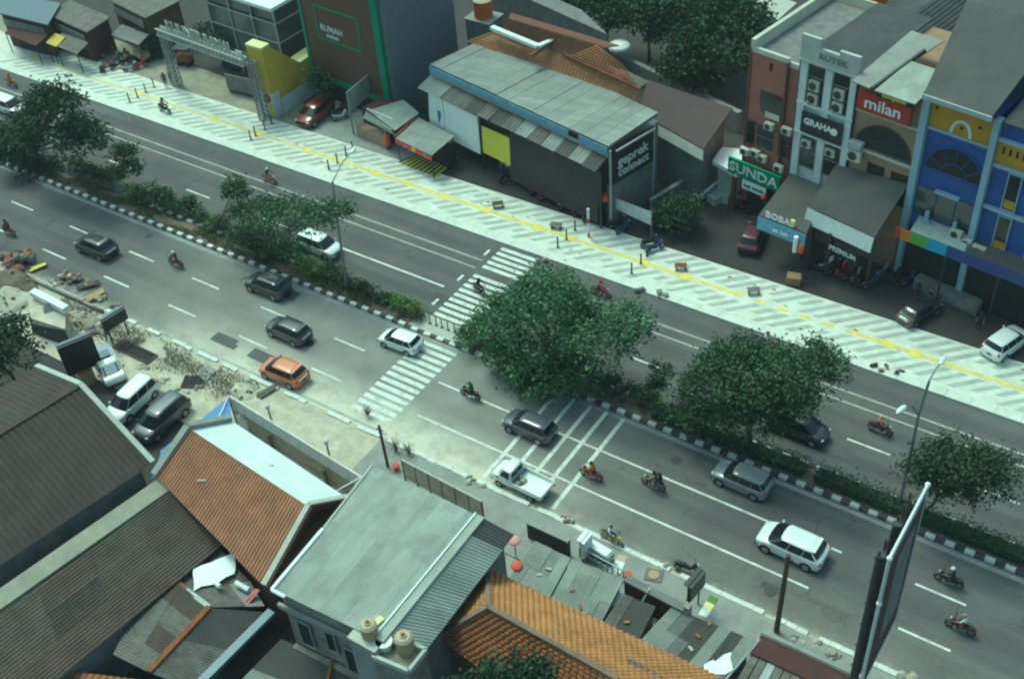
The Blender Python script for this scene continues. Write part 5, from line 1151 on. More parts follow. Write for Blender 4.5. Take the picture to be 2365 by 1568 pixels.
# grass and weeds on the bed
mb = MB()
for i in range(9000):
    x = random.uniform(-92,-42.6); y = MY+random.uniform(-.6,.6)
    dens = noise.noise((x*.35,y,2))
    if dens < -.15: continue
    h = random.uniform(.12,.42)*(1+dens); p = Vector((x,y,.13)); d = Vector((random.gauss(0,.35), random.gauss(0,.35), 1)).normalized()*h; s = Vector((random.uniform(-1,1), random.uniform(-1,1), 0)).normalized()*.03
    b = len(mb.v); mb.v += [p-s, p+s, p+d]; mb.f.append([b,b+1,b+2]); mb.m.append(random.choice((0,0,1,2)))
tag(stuff(mb.build('grass', ['leaf_grass','leaf_mid_b','leaf_dry'])), 'tufts of grass and weeds along the median bed', 'grass')
# forecourt tree
tree('round leafy tree at the forecourt entrance beside the alley', (-31.9,63.1,.1), [blob(1562,498,1.6,1.6,1.3,3,63.1), blob(1525,525,1.0,1.0,.8,1,63.1), blob(1590,470,1.0,1.0,.8,1,63.1)], 170, 24, .24, ['leaf_main_c','leaf_mid','leaf_dark'], .1, spread=.5)
# trees behind the far buildings
for i, (lab, x, y, z, s_) in enumerate((('dark tree crown behind the terracotta shophouse', 1650, 110, 4.5, 3.2), ('dark tree left behind the long boundary wall', 1500, 40, 4.5, 3.0), ('dark tree near the white parasol behind the tiled house', 1400, 20, 4.5, 2.8), ('dark tree touching the top edge above the plum roof', 1620, 20, 5.5, 3.2), ('dark tree above the orange water tank at the top', 1290, -10, 4.5, 2.6), ('dark tree directly behind the terracotta parapet', 1700, 40, 5.0, 2.6), ('dark tree above the long boundary wall end', 1590, 160, 3.0, 2.2))):
    c = at(x, y, z); tree(lab, (c.x, c.y, -.03), [(c, (s_,s_,s_*.7), 3), (c+Vector((s_*.7,-.4,-.5)), (s_*.6,s_*.6,s_*.5), 1), (c+Vector((-s_*.7,.3,-.3)), (s_*.6,s_*.6,s_*.5), 1)], 150, 22, .4, DARK, .18, spread=.8, shell=.4, group='trees behind the far buildings')
# greenery behind the gate
for lab, x, y, Y, r in (('creeper covered tree behind the lattice gate', 500, 95, 66, (2.6,1.6,1.8)), ('dark leafy tree left of the lattice gate leg', 352, 105, 64.5, (1.0,1.0,2.2)), ('leafy tree between the gate and glass pavilion', 590, 60, 69, (2.2,1.6,1.4)), ('small tree in front of the green framed board', 735, 190, 64, (.8,.7,1.1))):
    c = aty(x, y, Y); tree(lab, (c.x, c.y, 0), [(c, r, 2), (c+Vector((r[0]*.6,0,-r[2]*.4)), (r[0]*.6,r[1]*.7,r[2]*.6), 1)], 90, 22, .3, ['leaf_dark_b','leaf_main_c','leaf_dark'], .1, spread=.55)
# near side trees
c = at(5, 800, 3.5); tree('dark tree at the left edge beside the rubble', (c.x, c.y, -.03), [(c, (2.2,2.2,2.2), 3), (c+Vector((-.8,-1.6,-.6)), (2.0,2.0,1.8), 2)], 200, 24, .28, DARK, .14, spread=.55)
c = at(1180, 1575, 7.0); tree('dark tree rising in front of the orange tiled roof', (c.x, c.y, -.03), [(c, (1.4,1.4,1.0), 2), (at(1115,1590,6.6), (1.2,1.2,.9), 1.5), (at(1235,1560,7.0), (.8,.8,.7), 1)], 120, 24, .24, DARK, .12, spread=.45)
# bare shrubs by the wooden pole
for lab, x, y, s_ in (('bare twiggy bush beside the wooden pole', 915, 1045, 1.1), ('dry scrub between pole and mesh fence', 945, 1050, .8), ('dry weeds on the sandy verge beside white wall', 850, 960, .8)):
    p = at(x, y, .05); t = thing('dry_bush', lab, 'bush', p); mb = MB()
    for k in range(26):
        a = random.uniform(0,6.28); q = p+Vector((math.cos(a)*s_*.5*random.random(), math.sin(a)*s_*.5*random.random(), s_*random.uniform(.5,1.2))); mb.cyl(p, q, .018, .006, 4); mb.cyl(p.lerp(q,.6), q+Vector((random.uniform(-.3,.3), random.uniform(-.3,.3), .1)), .01, .004, 4)
    mb.build('stem', 'bark_pale', t)
    mb = MB()
    for k in range(60): leaf(mb, p+Vector((random.gauss(0,.3)*s_, random.gauss(0,.3)*s_, random.uniform(.3,1.1)*s_)), .12, .05)
    mb.build('foliage', 'leaf_dry', t)
# ================================================================== vehicles and people
CARS = dict(
    hatch=dict(L=3.75, W=1.68, H=1.50, hood=.82, xb=.315, xt=.09, rt=-.34, rb=-.475, belt=.93, wh=.30),
    suv=dict(L=4.05, W=1.78, H=1.64, hood=.94, xb=.28, xt=.09, rt=-.37, rb=-.48, belt=1.03, wh=.34),
    mpv=dict(L=4.25, W=1.70, H=1.66, hood=.90, xb=.33, xt=.13, rt=-.40, rb=-.485, belt=.98, wh=.31),
    sedan=dict(L=4.3, W=1.74, H=1.46, hood=.84, xb=.25, xt=.05, rt=-.28, rb=-.43, belt=.93, wh=.31))
CAR_CACHE = {}
def car_meshes(kind):
    if kind in CAR_CACHE: return CAR_CACHE[kind]
    k = CARS[kind]; L, W, H, zb = k['L'], k['W']/2, k['H'], k['belt']; hd = k['hood']; out = {}
    def ring(x, w, zl, zt, cr=.03):
        half = [(w*.80, zl), (w*.97, zl+.10), (w, zl+.28), (w*.995, zt-.16), (w*.965, zt-.05), (w*.86, zt), (w*.45, zt+cr*.8)]
        return [Vector((x, y, z)) for y, z in half] + [Vector((x, 0, zt+cr))] + [Vector((x, -y, z)) for y, z in half[::-1]]
    xb = k['xb']
    st = [(.500, .60, .36, hd-.26), (.492, .76, .28, hd-.17), (.465, .89, .22, hd-.09), (.41, .97, .20, hd-.02), (xb+.02, 1.0, .20, (hd+zb)/2+.02), (xb-.05, 1.0, .20, zb), (0, 1.0, .20, zb+.01),
          (-.30, 1.0, .20, zb+.03), (-.42, .985, .21, zb+.02), (-.47, .94, .24, zb-.02), (-.493, .84, .30, zb-.10), (-.5, .70, .38, zb-.20)]
    if kind == 'sedan': st[8] = (-.42, .97, .21, zb-.01); st[9] = (-.475, .94, .24, zb-.04)
    mb = MB(); mb.loft([ring(x*L, w*W, zl, zt) for x, w, zl, zt in st]); out['body'] = mb.mesh('body', 'car_white', 42)
    # greenhouse
    def lev(t):
        xf = (k['xb']*(1-t)+k['xt']*t)*L; xr = (k['rb']*(1-t)+k['rt']*t)*L; w = W*(.94*(1-t)+.71*t); z = zb-.01+(H-.06-zb)*t
        return xf, xr, w, z
    def ringc(t, dx=0, dw=0, dz=0):
        xf, xr, w, z = lev(t); w -= dw; xf -= dx; xr += dx; z += dz; bf = .10*W/.85; m = (xf+xr)/2
        return [Vector((xf-.05, w, z)), Vector((m+.25*L*.4, w*1.02, z)), Vector((m-.12*L, w*1.02, z)), Vector((xr+.06, w*.985, z)), Vector((xr, w*.8, z)), Vector((xr-.05, 0, z)), Vector((xr, -w*.8, z)),
                Vector((xr+.06, -w*.985, z)), Vector((m-.12*L, -w*1.02, z)), Vector((m+.25*L*.4, -w*1.02, z)), Vector((xf-.05, -w, z)), Vector((xf+bf*.8, -w*.7, z)), Vector((xf+bf*1.1, 0, z)), Vector((xf+bf*.8, w*.7, z))]
    a, b = ringc(0), ringc(.93); n = 14
    # pillars and body-colour shell a little inside the glass
    mb = MB(); ai, bi = ringc(0, .03, .02), ringc(.95, .03, .02)
    mb.loft([ai, bi]); out['pillar'] = mb.mesh('pillar', 'car_white', 42)
    def glass(idx, name, m0=.06, m1=.06, z0=.10, z1=.95):
        mb = MB(); off = .012
        rows = []
        for t in (z0, z1):
            rows.append([a[i].lerp(b[i], t) for i in idx])
        ctr = Vector((0, 0, (zb+H)/2))
        for r in rows:
            r[0] = r[0].lerp(r[1], m0); r[-1] = r[-1].lerp(r[-2], m1)
            for i in range(len(r)):
                d = r[i]-ctr; d.z = .25*abs(d.z); r[i] = r[i]+d.normalized()*off
        m = len(idx)
        mb.add(rows[0]+rows[1], [[i, i+1, m+i+1, m+i] for i in range(m-1)]); return mb.mesh(name, 'glass_dark', 60)
    out['windshield'] = glass([10, 11, 12, 13, 0], 'windshield', .1, .1)
    out['rear_window'] = glass([3, 4, 5, 6, 7], 'rear_window', .3, .3, .30, .92)
    out['side_l1'] = glass([0, 1], 'side_window', .05, .02); out['side_l2'] = glass([1, 2], 'side_window', .03, .02); out['side_l3'] = glass([2, 3], 'side_window', .04, .12)
    out['side_r1'] = glass([9, 10], 'side_window', .02, .05); out['side_r2'] = glass([8, 9], 'side_window', .02, .03); out['side_r3'] = glass([7, 8], 'side_window', .12, .04)
    mb = MB(); mb.loft([ringc(.92), ringc(.97, .02, .015), ringc(1, .07, .06, .02), ringc(1, .28, .25, .05)]); out['roof'] = mb.mesh('roof', 'car_white', 50)
    r = k['wh']; mb = MB(); mb.cyl((0,-.10,0), (0,.10,0), r, n=18); out['wheel'] = mb.mesh('wheel', 'tyre', 40)
    mb = MB(); mb.cyl((0,-.108,0), (0,.108,0), r*.66, n=10).cyl((0,-.112,0), (0,.112,0), r*.2, n=8); out['rim'] = mb.mesh('rim', 'rim')
    out['arch'] = MB().cyl((0,-.004,0), (0,.004,0), r*1.17, n=20).mesh('wheel_arch', 'trim_black')
    out['headlight'] = MB().sph((0,0,0), (.16,.17,.085), 8, 5).mesh('headlight', 'headlight', 60)
    out['taillight'] = MB().sph((0,0,0), (.06,.11,.20 if kind in ('suv','mpv') else .14), 8, 5).mesh('taillight', 'taillight', 60)
    out['mirror'] = MB().sph((0,0,0), (.08,.11,.08), 8, 5).mesh('mirror', 'car_white', 60)
    out['plate'] = MB().cbox((0,0,0), (.02,.42,.14)).mesh('number_plate', 'plate_black')
    out['bumper'] = MB().cbox((0,0,0), (.10,W*1.66,.17)).mesh('bumper', 'trim_black')
    out['rail'] = MB().cyl((-.3*L,0,0), (.02*L,0,0), .025, n=5).mesh('roof_rail', 'steel_grey')
    out['spoiler'] = MB().cbox((0,0,0), (.22,W*1.35,.035)).mesh('spoiler', 'car_white')
    out['grille'] = MB().cbox((0,0,0), (.06,W*.9,.16)).mesh('grille', 'trim_black')
    CAR_CACHE[kind] = out; return out
def car(kind, col, label, loc, head, group=None, roof=None, rails=False, strip=None, sc=.86):
    m = car_meshes(kind); k = CARS[kind]; L, W, H = k['L'], k['W']/2, k['H']
    t = thing('parked_car' if group == 'parked' else 'car', label, 'car', loc, head, group='cars parked off the road' if group == 'parked' else 'cars on the carriageways')
    t.scale = (sc, sc, sc)
    inst('body', m['body'], t, mat=col); inst('pillar', m['pillar'], t, mat=col); inst('roof', m['roof'], t, mat=roof or col)
    for g in ('windshield', 'rear_window'): inst(g, m[g], t)
    for g in ('side_l1','side_l2','side_l3','side_r1','side_r2','side_r3'): inst('side_window', m[g], t)
    for sx in (.315, -.30):
        for sy in (1, -1):
            inst('wheel_arch', m['arch'], t, (sx*L, sy*(W-.002), k['wh']+.01))
            w_ = inst('wheel', m['wheel'], t, (sx*L, sy*(W-.085), k['wh'])); inst('rim', m['rim'], w_)
    for sy in (1, -1):
        inst('headlight', m['headlight'], t, (.452*L, sy*W*.70, k['hood']-.16), sy*-.35)
        inst('taillight', m['taillight'], t, (-.482*L, sy*W*.80, k['belt']-.12))
        inst('mirror', m['mirror'], t, (k['xb']*L-.22, sy*(W+.07), k['belt']+.06), mat=col)
        if rails: inst('roof_rail', m['rail'], t, (0, sy*W*.66, H-.0))
    inst('number_plate', m['plate'], t, (-.503*L, 0, k['belt']-.32)); inst('number_plate', m['plate'], t, (.503*L, 0, .48))
    inst('bumper', m['bumper'], t, (-.482*L, 0, .38)); inst('bumper', m['bumper'], t, (.478*L, 0, .36)); inst('grille', m['grille'], t, (.482*L, 0, k['hood']-.27))
    if kind in ('hatch','suv'): inst('spoiler', m['spoiler'], t, (k['rt']*L-.06, 0, H-.075), mat=col)
    if strip: inst('tailgate_strip', MB().cbox((0,0,0), (.03,W*1.1,.08)).mesh('tailgate_strip', strip), t, (-.498*L, 0, k['belt']-.13))
    return t
def head(a, b): d = at(*b)-at(*a); return math.atan2(d.y, d.x)
def cp(x, y, z=.75, g=0.0): p = at(x, y, z); return (p.x, p.y, g)
LEFT, RIGHT = math.pi, 0.0
# near carriageway
car('hatch', 'car_black', 'black hatchback in the left lane near the rubble', cp(220,563), LEFT, strip='headlight', sc=0.95)
car('suv', 'car_black', 'black off-roader with roof rails passing close to the median kerb', cp(617,653), LEFT+.02, rails=True, sc=0.86)
car('suv', 'car_black', 'black estate car ahead of the white hatchback, middle lane', cp(665,757), LEFT-.01, strip='headlight', rails=True, sc=0.82)
car('hatch', 'car_white', 'white hatchback driving onto the zebra crossing', cp(924,780), LEFT+.04, sc=0.8)
car('hatch', 'car_orange', 'orange hatchback beside the sandy verge', cp(654,852), LEFT+.03, strip='headlight', sc=0.9)
car('suv', 'car_navy', 'dark off-roader driving over the white rumble bars', cp(1223,977), LEFT, sc=0.82)
car('suv', 'car_grey', 'grey off-roader with pale bonnet under the hedge', cp(1715,1100), LEFT-.02, rails=True, sc=0.84)
car('hatch', 'car_pearl', 'pearl white hatchback at lower right', cp(1831,1253), LEFT-.02, sc=1.0)
# far carriageway
car('mpv', 'car_white', 'white people carrier beneath the airy tree', cp(735,560), RIGHT, sc=0.85)
car('mpv', 'car_black', 'black people carrier beneath the broad dark tree', cp(1845,978), RIGHT, sc=0.85)
car('mpv', 'car_white', 'white people carrier half cut off at the left edge', cp(18,240), RIGHT, sc=0.86)
car('mpv', 'car_pearl', 'white car behind leaves at the left edge', cp(-15,292), RIGHT, sc=0.86)
# parked on the forecourts
car('hatch', 'car_red', 'dark red car parked beside the yellow tower', cp(727,257,.8,.065), head((765,232),(690,288)), 'parked', sc=1.0)
car('hatch', 'car_plum', 'plum car parked nose in below the light blue board', cp(1738,542,.8,.06), head((1724,580),(1752,512)), 'parked', sc=0.9)
car('sedan', 'car_black', 'black car with pale bumper parked beside the far pavement', cp(2125,712,.75,.06), head((2085,735),(2160,690)), 'parked', strip='white_paint', sc=0.76)
car('suv', 'car_white', 'white car parked at the right edge beside the pavement', cp(2325,785,.8,.06), head((2285,815),(2370,755)), 'parked', sc=0.84)
car('mpv', 'car_white', 'white van parked in the yard by the brown roof', cp(304,918,.8,.05), head((350,880),(262,962)), 'parked', sc=0.9)
car('mpv', 'car_navy', 'dark people carrier with roof rails parked beside the white van', cp(372,960,.8,.05), head((425,915),(318,1010)), 'parked', rails=True, sc=0.93)
# --- pickup truck
def pickup(label, loc, hd, col='truck_white', load=False, scale=1.0):
    t = thing('pickup_truck', label, 'truck', loc, hd); t.scale = (.87,.87,.87)
    def sec(x, w, z0, z1): return [Vector((x,w*.9,z0)), Vector((x,w,z0+.15)), Vector((x,w,z1-.12)), Vector((x,w*.92,z1)), Vector((x,-w*.92,z1)), Vector((x,-w,z1-.12)), Vector((x,-w,z0+.15)), Vector((x,-w*.9,z0))]
    MB().loft([sec(2.05,.62,.45,.78), sec(1.98,.76,.38,.90), sec(1.75,.80,.35,.98), sec(1.35,.82,.35,1.05), sec(.35,.82,.35,1.05), sec(.30,.80,.35,1.03)]).local('cab', col, t, 45)
    MB().loft([[Vector((1.40,.70,1.04)),Vector((1.55,.45,1.04)),Vector((1.55,-.45,1.04)),Vector((1.40,-.70,1.04)),Vector((.36,-.76,1.04)),Vector((.36,.76,1.04))],[Vector((1.0,.62,1.70)),Vector((1.08,.4,1.70)),Vector((1.08,-.4,1.70)),Vector((1.0,-.62,1.70)),Vector((.38,-.66,1.70)),Vector((.38,.66,1.70))]]).local('cab_frame', col, t)
    MB().loft([[Vector((1.06,.66,1.70)),Vector((1.06,-.66,1.70)),Vector((.34,-.69,1.70)),Vector((.34,.69,1.70))],[Vector((.95,.56,1.78)),Vector((.95,-.56,1.78)),Vector((.42,-.6,1.78)),Vector((.42,.6,1.78))]]).local('cab_roof', col, t, 40)
    MB().poly([Vector((1.50,-.55,1.10)),Vector((1.50,.55,1.10)),Vector((1.12,.50,1.64)),Vector((1.12,-.50,1.64))]).local('windshield', 'glass_dark', t)
    for s in (1,-1): MB().poly([Vector((1.25,s*.765,1.10)),Vector((.5,s*.785,1.10)),Vector((.5,s*.69,1.62)),Vector((.98,s*.675,1.62))][::s]).local('side_window', 'glass_dark', t)
    MB().poly([Vector((.345,-.6,1.2)),Vector((.345,.6,1.2)),Vector((.355,.55,1.6)),Vector((.355,-.55,1.6))][::-1]).local('rear_window', 'glass_dark', t)
    MB().box((-2.05,-.84,.62),(.22,.84,.72)).local('bed_floor', 'truck_white', t)
    for nm, a, b in (('bed_side',(-2.05,.80,.72),(.22,.85,1.02)),('bed_side',(-2.05,-.85,.72),(.22,-.80,1.02)),('tailgate',(-2.09,-.80,.72),(-2.04,.80,1.02)),('headboard',(.2,-.80,.72),(.25,.80,1.15))): MB().box(a,b).local(nm, col if nm != 'headboard' else 'steel_grey', t)
    MB().box((-2.0,-.35,.35),(1.6,.35,.6)).local('chassis', 'trim_black', t)
    for x in (1.32,-1.2):
        for s in (1,-1): w_ = MB().cyl((x,s*.66,.29),(x,s*.84,.29),.29,n=16).local('wheel','tyre',t,40); MB().cyl((x,s*.80,.29),(x,s*.85,.29),.17,n=10).local('rim','rim',w_)
    for s in (1,-1): MB().sph((1.98,s*.55,.72),(.08,.16,.09),8,4).local('headlight','headlight',t,60); MB().cbox((-2.08,s*.74,.66),(.05,.16,.12)).local('taillight','taillight',t); MB().sph((1.25,s*.95,1.15),(.05,.08,.12),8,4).local('mirror','trim_black',t)
    MB().cbox((2.0,0,.44),(.12,1.45,.18)).local('bumper', 'trim_black', t)
    if load:
        MB().box((-1.95,-.78,.74),(.1,.78,1.35)).local('load_cover', 'truck_grey', t)
        MB().box((-1.0,-.5,1.36),(-.2,.5,1.5)).local('load_box', 'steel_blue', t)
    else:
        for i in range(7): MB().sph((.0+random.uniform(-.25,.1), random.uniform(-.6,.6), .82), (.22,.2,.16), 7, 4).local('sack', random.choice(('cl_khaki','concrete_pale','rubble')), t, 60)
    return t
pickup('white pickup truck with open bed beside the kerb', cp(1205,1105,.7), LEFT-.03)
pickup('small truck with white cab and covered load near dark hoarding', cp(248,842,.8,.05), head((232,812),(268,878)), 'truck_white', True)

# ------------------------------------------------------------------ people
def person_mesh(J, E, rad, reg):
    """J joints, E bones as index pairs, rad radius per joint, reg region per bone (0 skin, 1 top, 2 trousers, 3 shoe)"""
    me = bpy.data.meshes.new('p'); me.from_pydata([tuple(j) for j in J], E, [])
    ob = bpy.data.objects.new('p', me); COL.objects.link(ob)
    sk = ob.modifiers.new('s', 'SKIN'); sk.branch_smoothing = .6; sk.use_smooth_shade = True
    if not me.skin_vertices: 
        bpy.context.view_layer.objects.active = ob
    for i, sv in enumerate(me.skin_vertices[0].data): sv.radius = (rad[i], rad[i]); sv.use_root = (i == 0)
    ss = ob.modifiers.new('u', 'SUBSURF'); ss.levels = 1; ss.render_levels = 1
    dg = bpy.context.evaluated_depsgraph_get(); m2 = bpy.data.meshes.new_from_object(ob.evaluated_get(dg))
    bpy.data.objects.remove(ob)
    m2.materials.clear()
    for k in ('skin','cl_white','cl_jeans','trim_black'): m2.materials.append(MAT(k))
    seg = [(Vector(J[a]), Vector(J[b]), reg[i], (rad[a]+rad[b])/2) for i, (a, b) in enumerate(E)]
    for p in m2.polygons:
        c = p.center; best = 1e9; r = 0
        for a, b, g, rr in seg:
            d = b-a; t = max(0, min(1, (c-a).dot(d)/max(d.length_squared,1e-9))); q = (c-(a+d*t)).length-rr*.6
            if q < best: best = q; r = g
        p.material_index = r; p.use_smooth = True
    return m2
def skeleton(pelvis, chest, neck, headp, sh, el, wr, hip, kn, an, toe):
    J = [pelvis, (pelvis+chest)/2, chest, neck, headp-Vector((0,0,.03)), headp+Vector((0,0,.10))]; rad = [.15,.14,.15,.065,.095,.085]
    E = [(0,1),(1,2),(2,3),(3,4),(4,5)]; reg = [2,1,1,0,0]
    J.append(headp+Vector((.085,0,-.01))); rad.append(.022); E.append((4,len(J)-1)); reg.append(0)   # nose
    for s, k in ((1,0),(-1,1)):
        i = len(J); J += [sh[k], el[k], wr[k]]; rad += [.075,.05,.038]; E += [(2,i),(i,i+1),(i+1,i+2)]; reg += [1,1,0]
        d = (wr[k]-el[k]).normalized(); up = Vector((0,0,1)); sd = d.cross(up).normalized()*s
        pl = wr[k]+d*.075; J.append(pl); rad.append(.034); E.append((i+2,i+3)); reg.append(0)
        for f, ln in ((-.03,.065),(-.011,.08),(.011,.078),(.03,.06)):
            b = len(J); J += [pl+sd*f+d*.03, pl+sd*f*1.15+d*ln-up*.02, pl+sd*f*1.15+d*(ln+.01)-up*.05]; rad += [.0105,.0095,.0085]; E += [(i+3,b),(b,b+1),(b+1,b+2)]; reg += [0,0,0]
        b = len(J); J += [wr[k]+d*.03-sd*.045, wr[k]+d*.07-sd*.055-up*.02]; rad += [.012,.010]; E += [(i+2,b),(b,b+1)]; reg += [0,0]
    for k in (0,1):
        i = len(J); J += [hip[k], kn[k], an[k], toe[k]]; rad += [.10,.07,.048,.045]; E += [(0,i),(i,i+1),(i+1,i+2),(i+2,i+3)]; reg += [2,2,2,3]
    return J, E, rad, reg
V = Vector
POSE = {}
def pose(kind):
    if kind in POSE: return POSE[kind]
    if kind == 'ride':
        a = skeleton(V((-.22,0,.88)), V((-.12,0,1.28)), V((-.07,0,1.44)), V((-.02,0,1.57)), [V((-.10,.19,1.36)),V((-.10,-.19,1.36))], [V((.08,.27,1.12)),V((.08,-.27,1.12))], [V((.34,.27,1.02)),V((.34,-.27,1.02))],
                     [V((-.18,.11,.84)),V((-.18,-.11,.84))], [V((.22,.17,.80)),V((.22,-.17,.80))], [V((.12,.17,.36)),V((.12,-.17,.36))], [V((.28,.17,.31)),V((.28,-.17,.31))])
    elif kind == 'stand':
        a = skeleton(V((0,0,.95)), V((0,0,1.33)), V((0,0,1.47)), V((.02,0,1.60)), [V((0,.20,1.40)),V((0,-.20,1.40))], [V((-.02,.27,1.12)),V((-.02,-.27,1.12))], [V((.06,.27,.88)),V((.06,-.27,.88))],
                     [V((0,.10,.90)),V((0,-.10,.90))], [V((.02,.11,.49)),V((.02,-.11,.49))], [V((-.01,.11,.09)),V((-.01,-.11,.09))], [V((.15,.12,.045)),V((.15,-.12,.045))])
    else:
        a = skeleton(V((0,0,.93)), V((.03,0,1.31)), V((.05,0,1.45)), V((.08,0,1.58)), [V((.03,.20,1.38)),V((.03,-.20,1.38))], [V((-.12,.26,1.14)),V((.16,-.26,1.13))], [V((-.12,.26,.90)),V((.32,-.24,.95))],
                     [V((0,.10,.88)),V((0,-.10,.88))], [V((.18,.10,.50)),V((-.04,-.11,.48))], [V((.22,.10,.10)),V((-.30,-.11,.16))], [V((.37,.10,.06)),V((-.18,-.11,.06))])
    POSE[kind] = (person_mesh(*a), a[0][4]); return POSE[kind]
HM = MB().sph((0,0,.02), (.15,.135,.145), 12, 7, z0=-.55).mesh('helmet', 'cl_black', 60)
HV = MB().sph((.03,0,.0), (.135,.12,.07), 10, 4, z0=-.7).mesh('visor', 'glass_dark', 60)
HR = MB().sph((-.015,0,.035), (.115,.105,.115), 12, 6, z0=-.25).mesh('hair', 'trim_black', 60)
def person(kind, label, loc, rz, top, legs, helmet=None, group=None):
    me, hp = pose(kind); t = thing('person', label, 'person', loc, rz, group=group); t.scale = (.84,.84,.84)
    b = inst('body', me, t)
    for i, m_ in ((1, top), (2, legs)): b.material_slots[i].link = 'OBJECT'; b.material_slots[i].material = MAT(m_)
    if helmet: h = inst('helmet', HM, b, hp, mat=helmet); inst('visor', HV, h)
    else: inst('hair', HR, b, hp)
    return t
# ------------------------------------------------------------------ motorcycles
BK = {}
def bike_meshes():
    if BK: return BK
    def tor(r, rr, n=18, k=6):
        mb = MB(); rings = []
        for i in range(n):
            a = 2*math.pi*i/n; c = V((math.cos(a)*r, 0, math.sin(a)*r)); d = V((math.cos(a), 0, math.sin(a)))
            rings.append([c+d*rr*math.cos(2*math.pi*j/k)+V((0,1,0))*rr*math.sin(2*math.pi*j/k) for j in range(k)])
        mb.loft(rings+[rings[0]], cap=False); return mb
    BK['wheel'] = tor(.235, .05).mesh('wheel', 'tyre', 60)
    BK['rim'] = MB().cyl((0,-.03,0),(0,.03,0),.19,n=12).mesh('rim', 'rim')
    def sec(x, w, z0, z1): return [V((x, w*math.cos(a), (z0+z1)/2+(z1-z0)/2*math.sin(a))) for a in [k*math.pi/4+.39 for k in range(8)]]
    BK['body'] = MB().loft([sec(-.86,.05,.66,.74), sec(-.70,.12,.50,.80), sec(-.35,.15,.36,.76), sec(-.05,.14,.30,.58), sec(.18,.13,.30,.50), sec(.34,.11,.34,.78), sec(.46,.15,.52,.98), sec(.58,.14,.66,1.00), sec(.68,.06,.72,.88)]).mesh('body', 'cl_black', 50)
    BK['seat'] = MB().loft([sec(-.78,.09,.74,.83), sec(-.6,.14,.73,.84), sec(-.3,.14,.71,.80), sec(-.02,.10,.66,.74)]).mesh('seat', 'trim_black', 50)
    BK['fork'] = MB().cyl((.52,.08,.85),(.68,.08,.28),.025,n=5).cyl((.52,-.08,.85),(.68,-.08,.28),.025,n=5).cyl((.50,-.08,.85),(.50,.08,.85),.03,n=5).mesh('fork', 'steel_grey')
    BK['handlebar'] = MB().tube([(.36,-.34,1.04),(.46,-.16,1.03),(.48,0,1.0),(.46,.16,1.03),(.36,.34,1.04)],.02,6).mesh('handlebar', 'steel_dark', 60)
    BK['mirror'] = MB().cyl((.44,.2,1.04),(.46,.26,1.2),.01,n=4).sph((.46,.27,1.22),(.02,.06,.04),8,4).mesh('mirror', 'steel_dark', 60)
    BK['mirror2'] = MB().cyl((.44,-.2,1.04),(.46,-.26,1.2),.01,n=4).sph((.46,-.27,1.22),(.02,.06,.04),8,4).mesh('mirror', 'steel_dark', 60)
    BK['headlight'] = MB().sph((.66,0,.90),(.06,.09,.07),8,5).mesh('headlight','headlight',60)
    BK['taillight'] = MB().sph((-.88,0,.70),(.04,.09,.05),8,5).mesh('taillight','taillight',60)
    BK['fender'] = MB().loft([sec(.84,.05,.40,.46), sec(.74,.06,.50,.57), sec(.62,.06,.53,.60), sec(.50,.05,.44,.50)]).mesh('fender','cl_black',50)
    BK['exhaust'] = MB().cyl((-.1,-.14,.26),(-.8,-.18,.36),.04,.055,8).mesh('exhaust','steel_grey',50)
    BK['plate'] = MB().cbox((-.92,0,.56),(.015,.2,.12)).mesh('number_plate','plate_black')
    return BK
def motorcycle(label, loc, hd, col, group, rider=None, tail=None):
    m = bike_meshes(); t = thing('motorcycle', label, 'motorcycle', loc, hd, group=group); t.scale = (.84,.84,.84)
    for x in (.70,-.62): w_ = inst('wheel', m['wheel'], t, (x,0,.285)); inst('rim', m['rim'], w_)
    inst('body', m['body'], t, mat=col); inst('fender', m['fender'], t, mat=col)
    for k in ('seat','fork','handlebar','headlight','taillight','exhaust'): inst(k, m[k], t)
    inst('mirror', m['mirror'], t); inst('mirror', m['mirror2'], t); inst('number_plate', m['plate'], t)
    if rider: person('ride', rider[0], loc, hd, rider[1], rider[2], rider[3], group='motorcycle riders')
    return t
G1, G2 = 'motorcycles on the road', 'parked motorcycles'
def bp(x, y, g=0.0): p = at(x, y, .6+g); return (p.x, p.y, g)
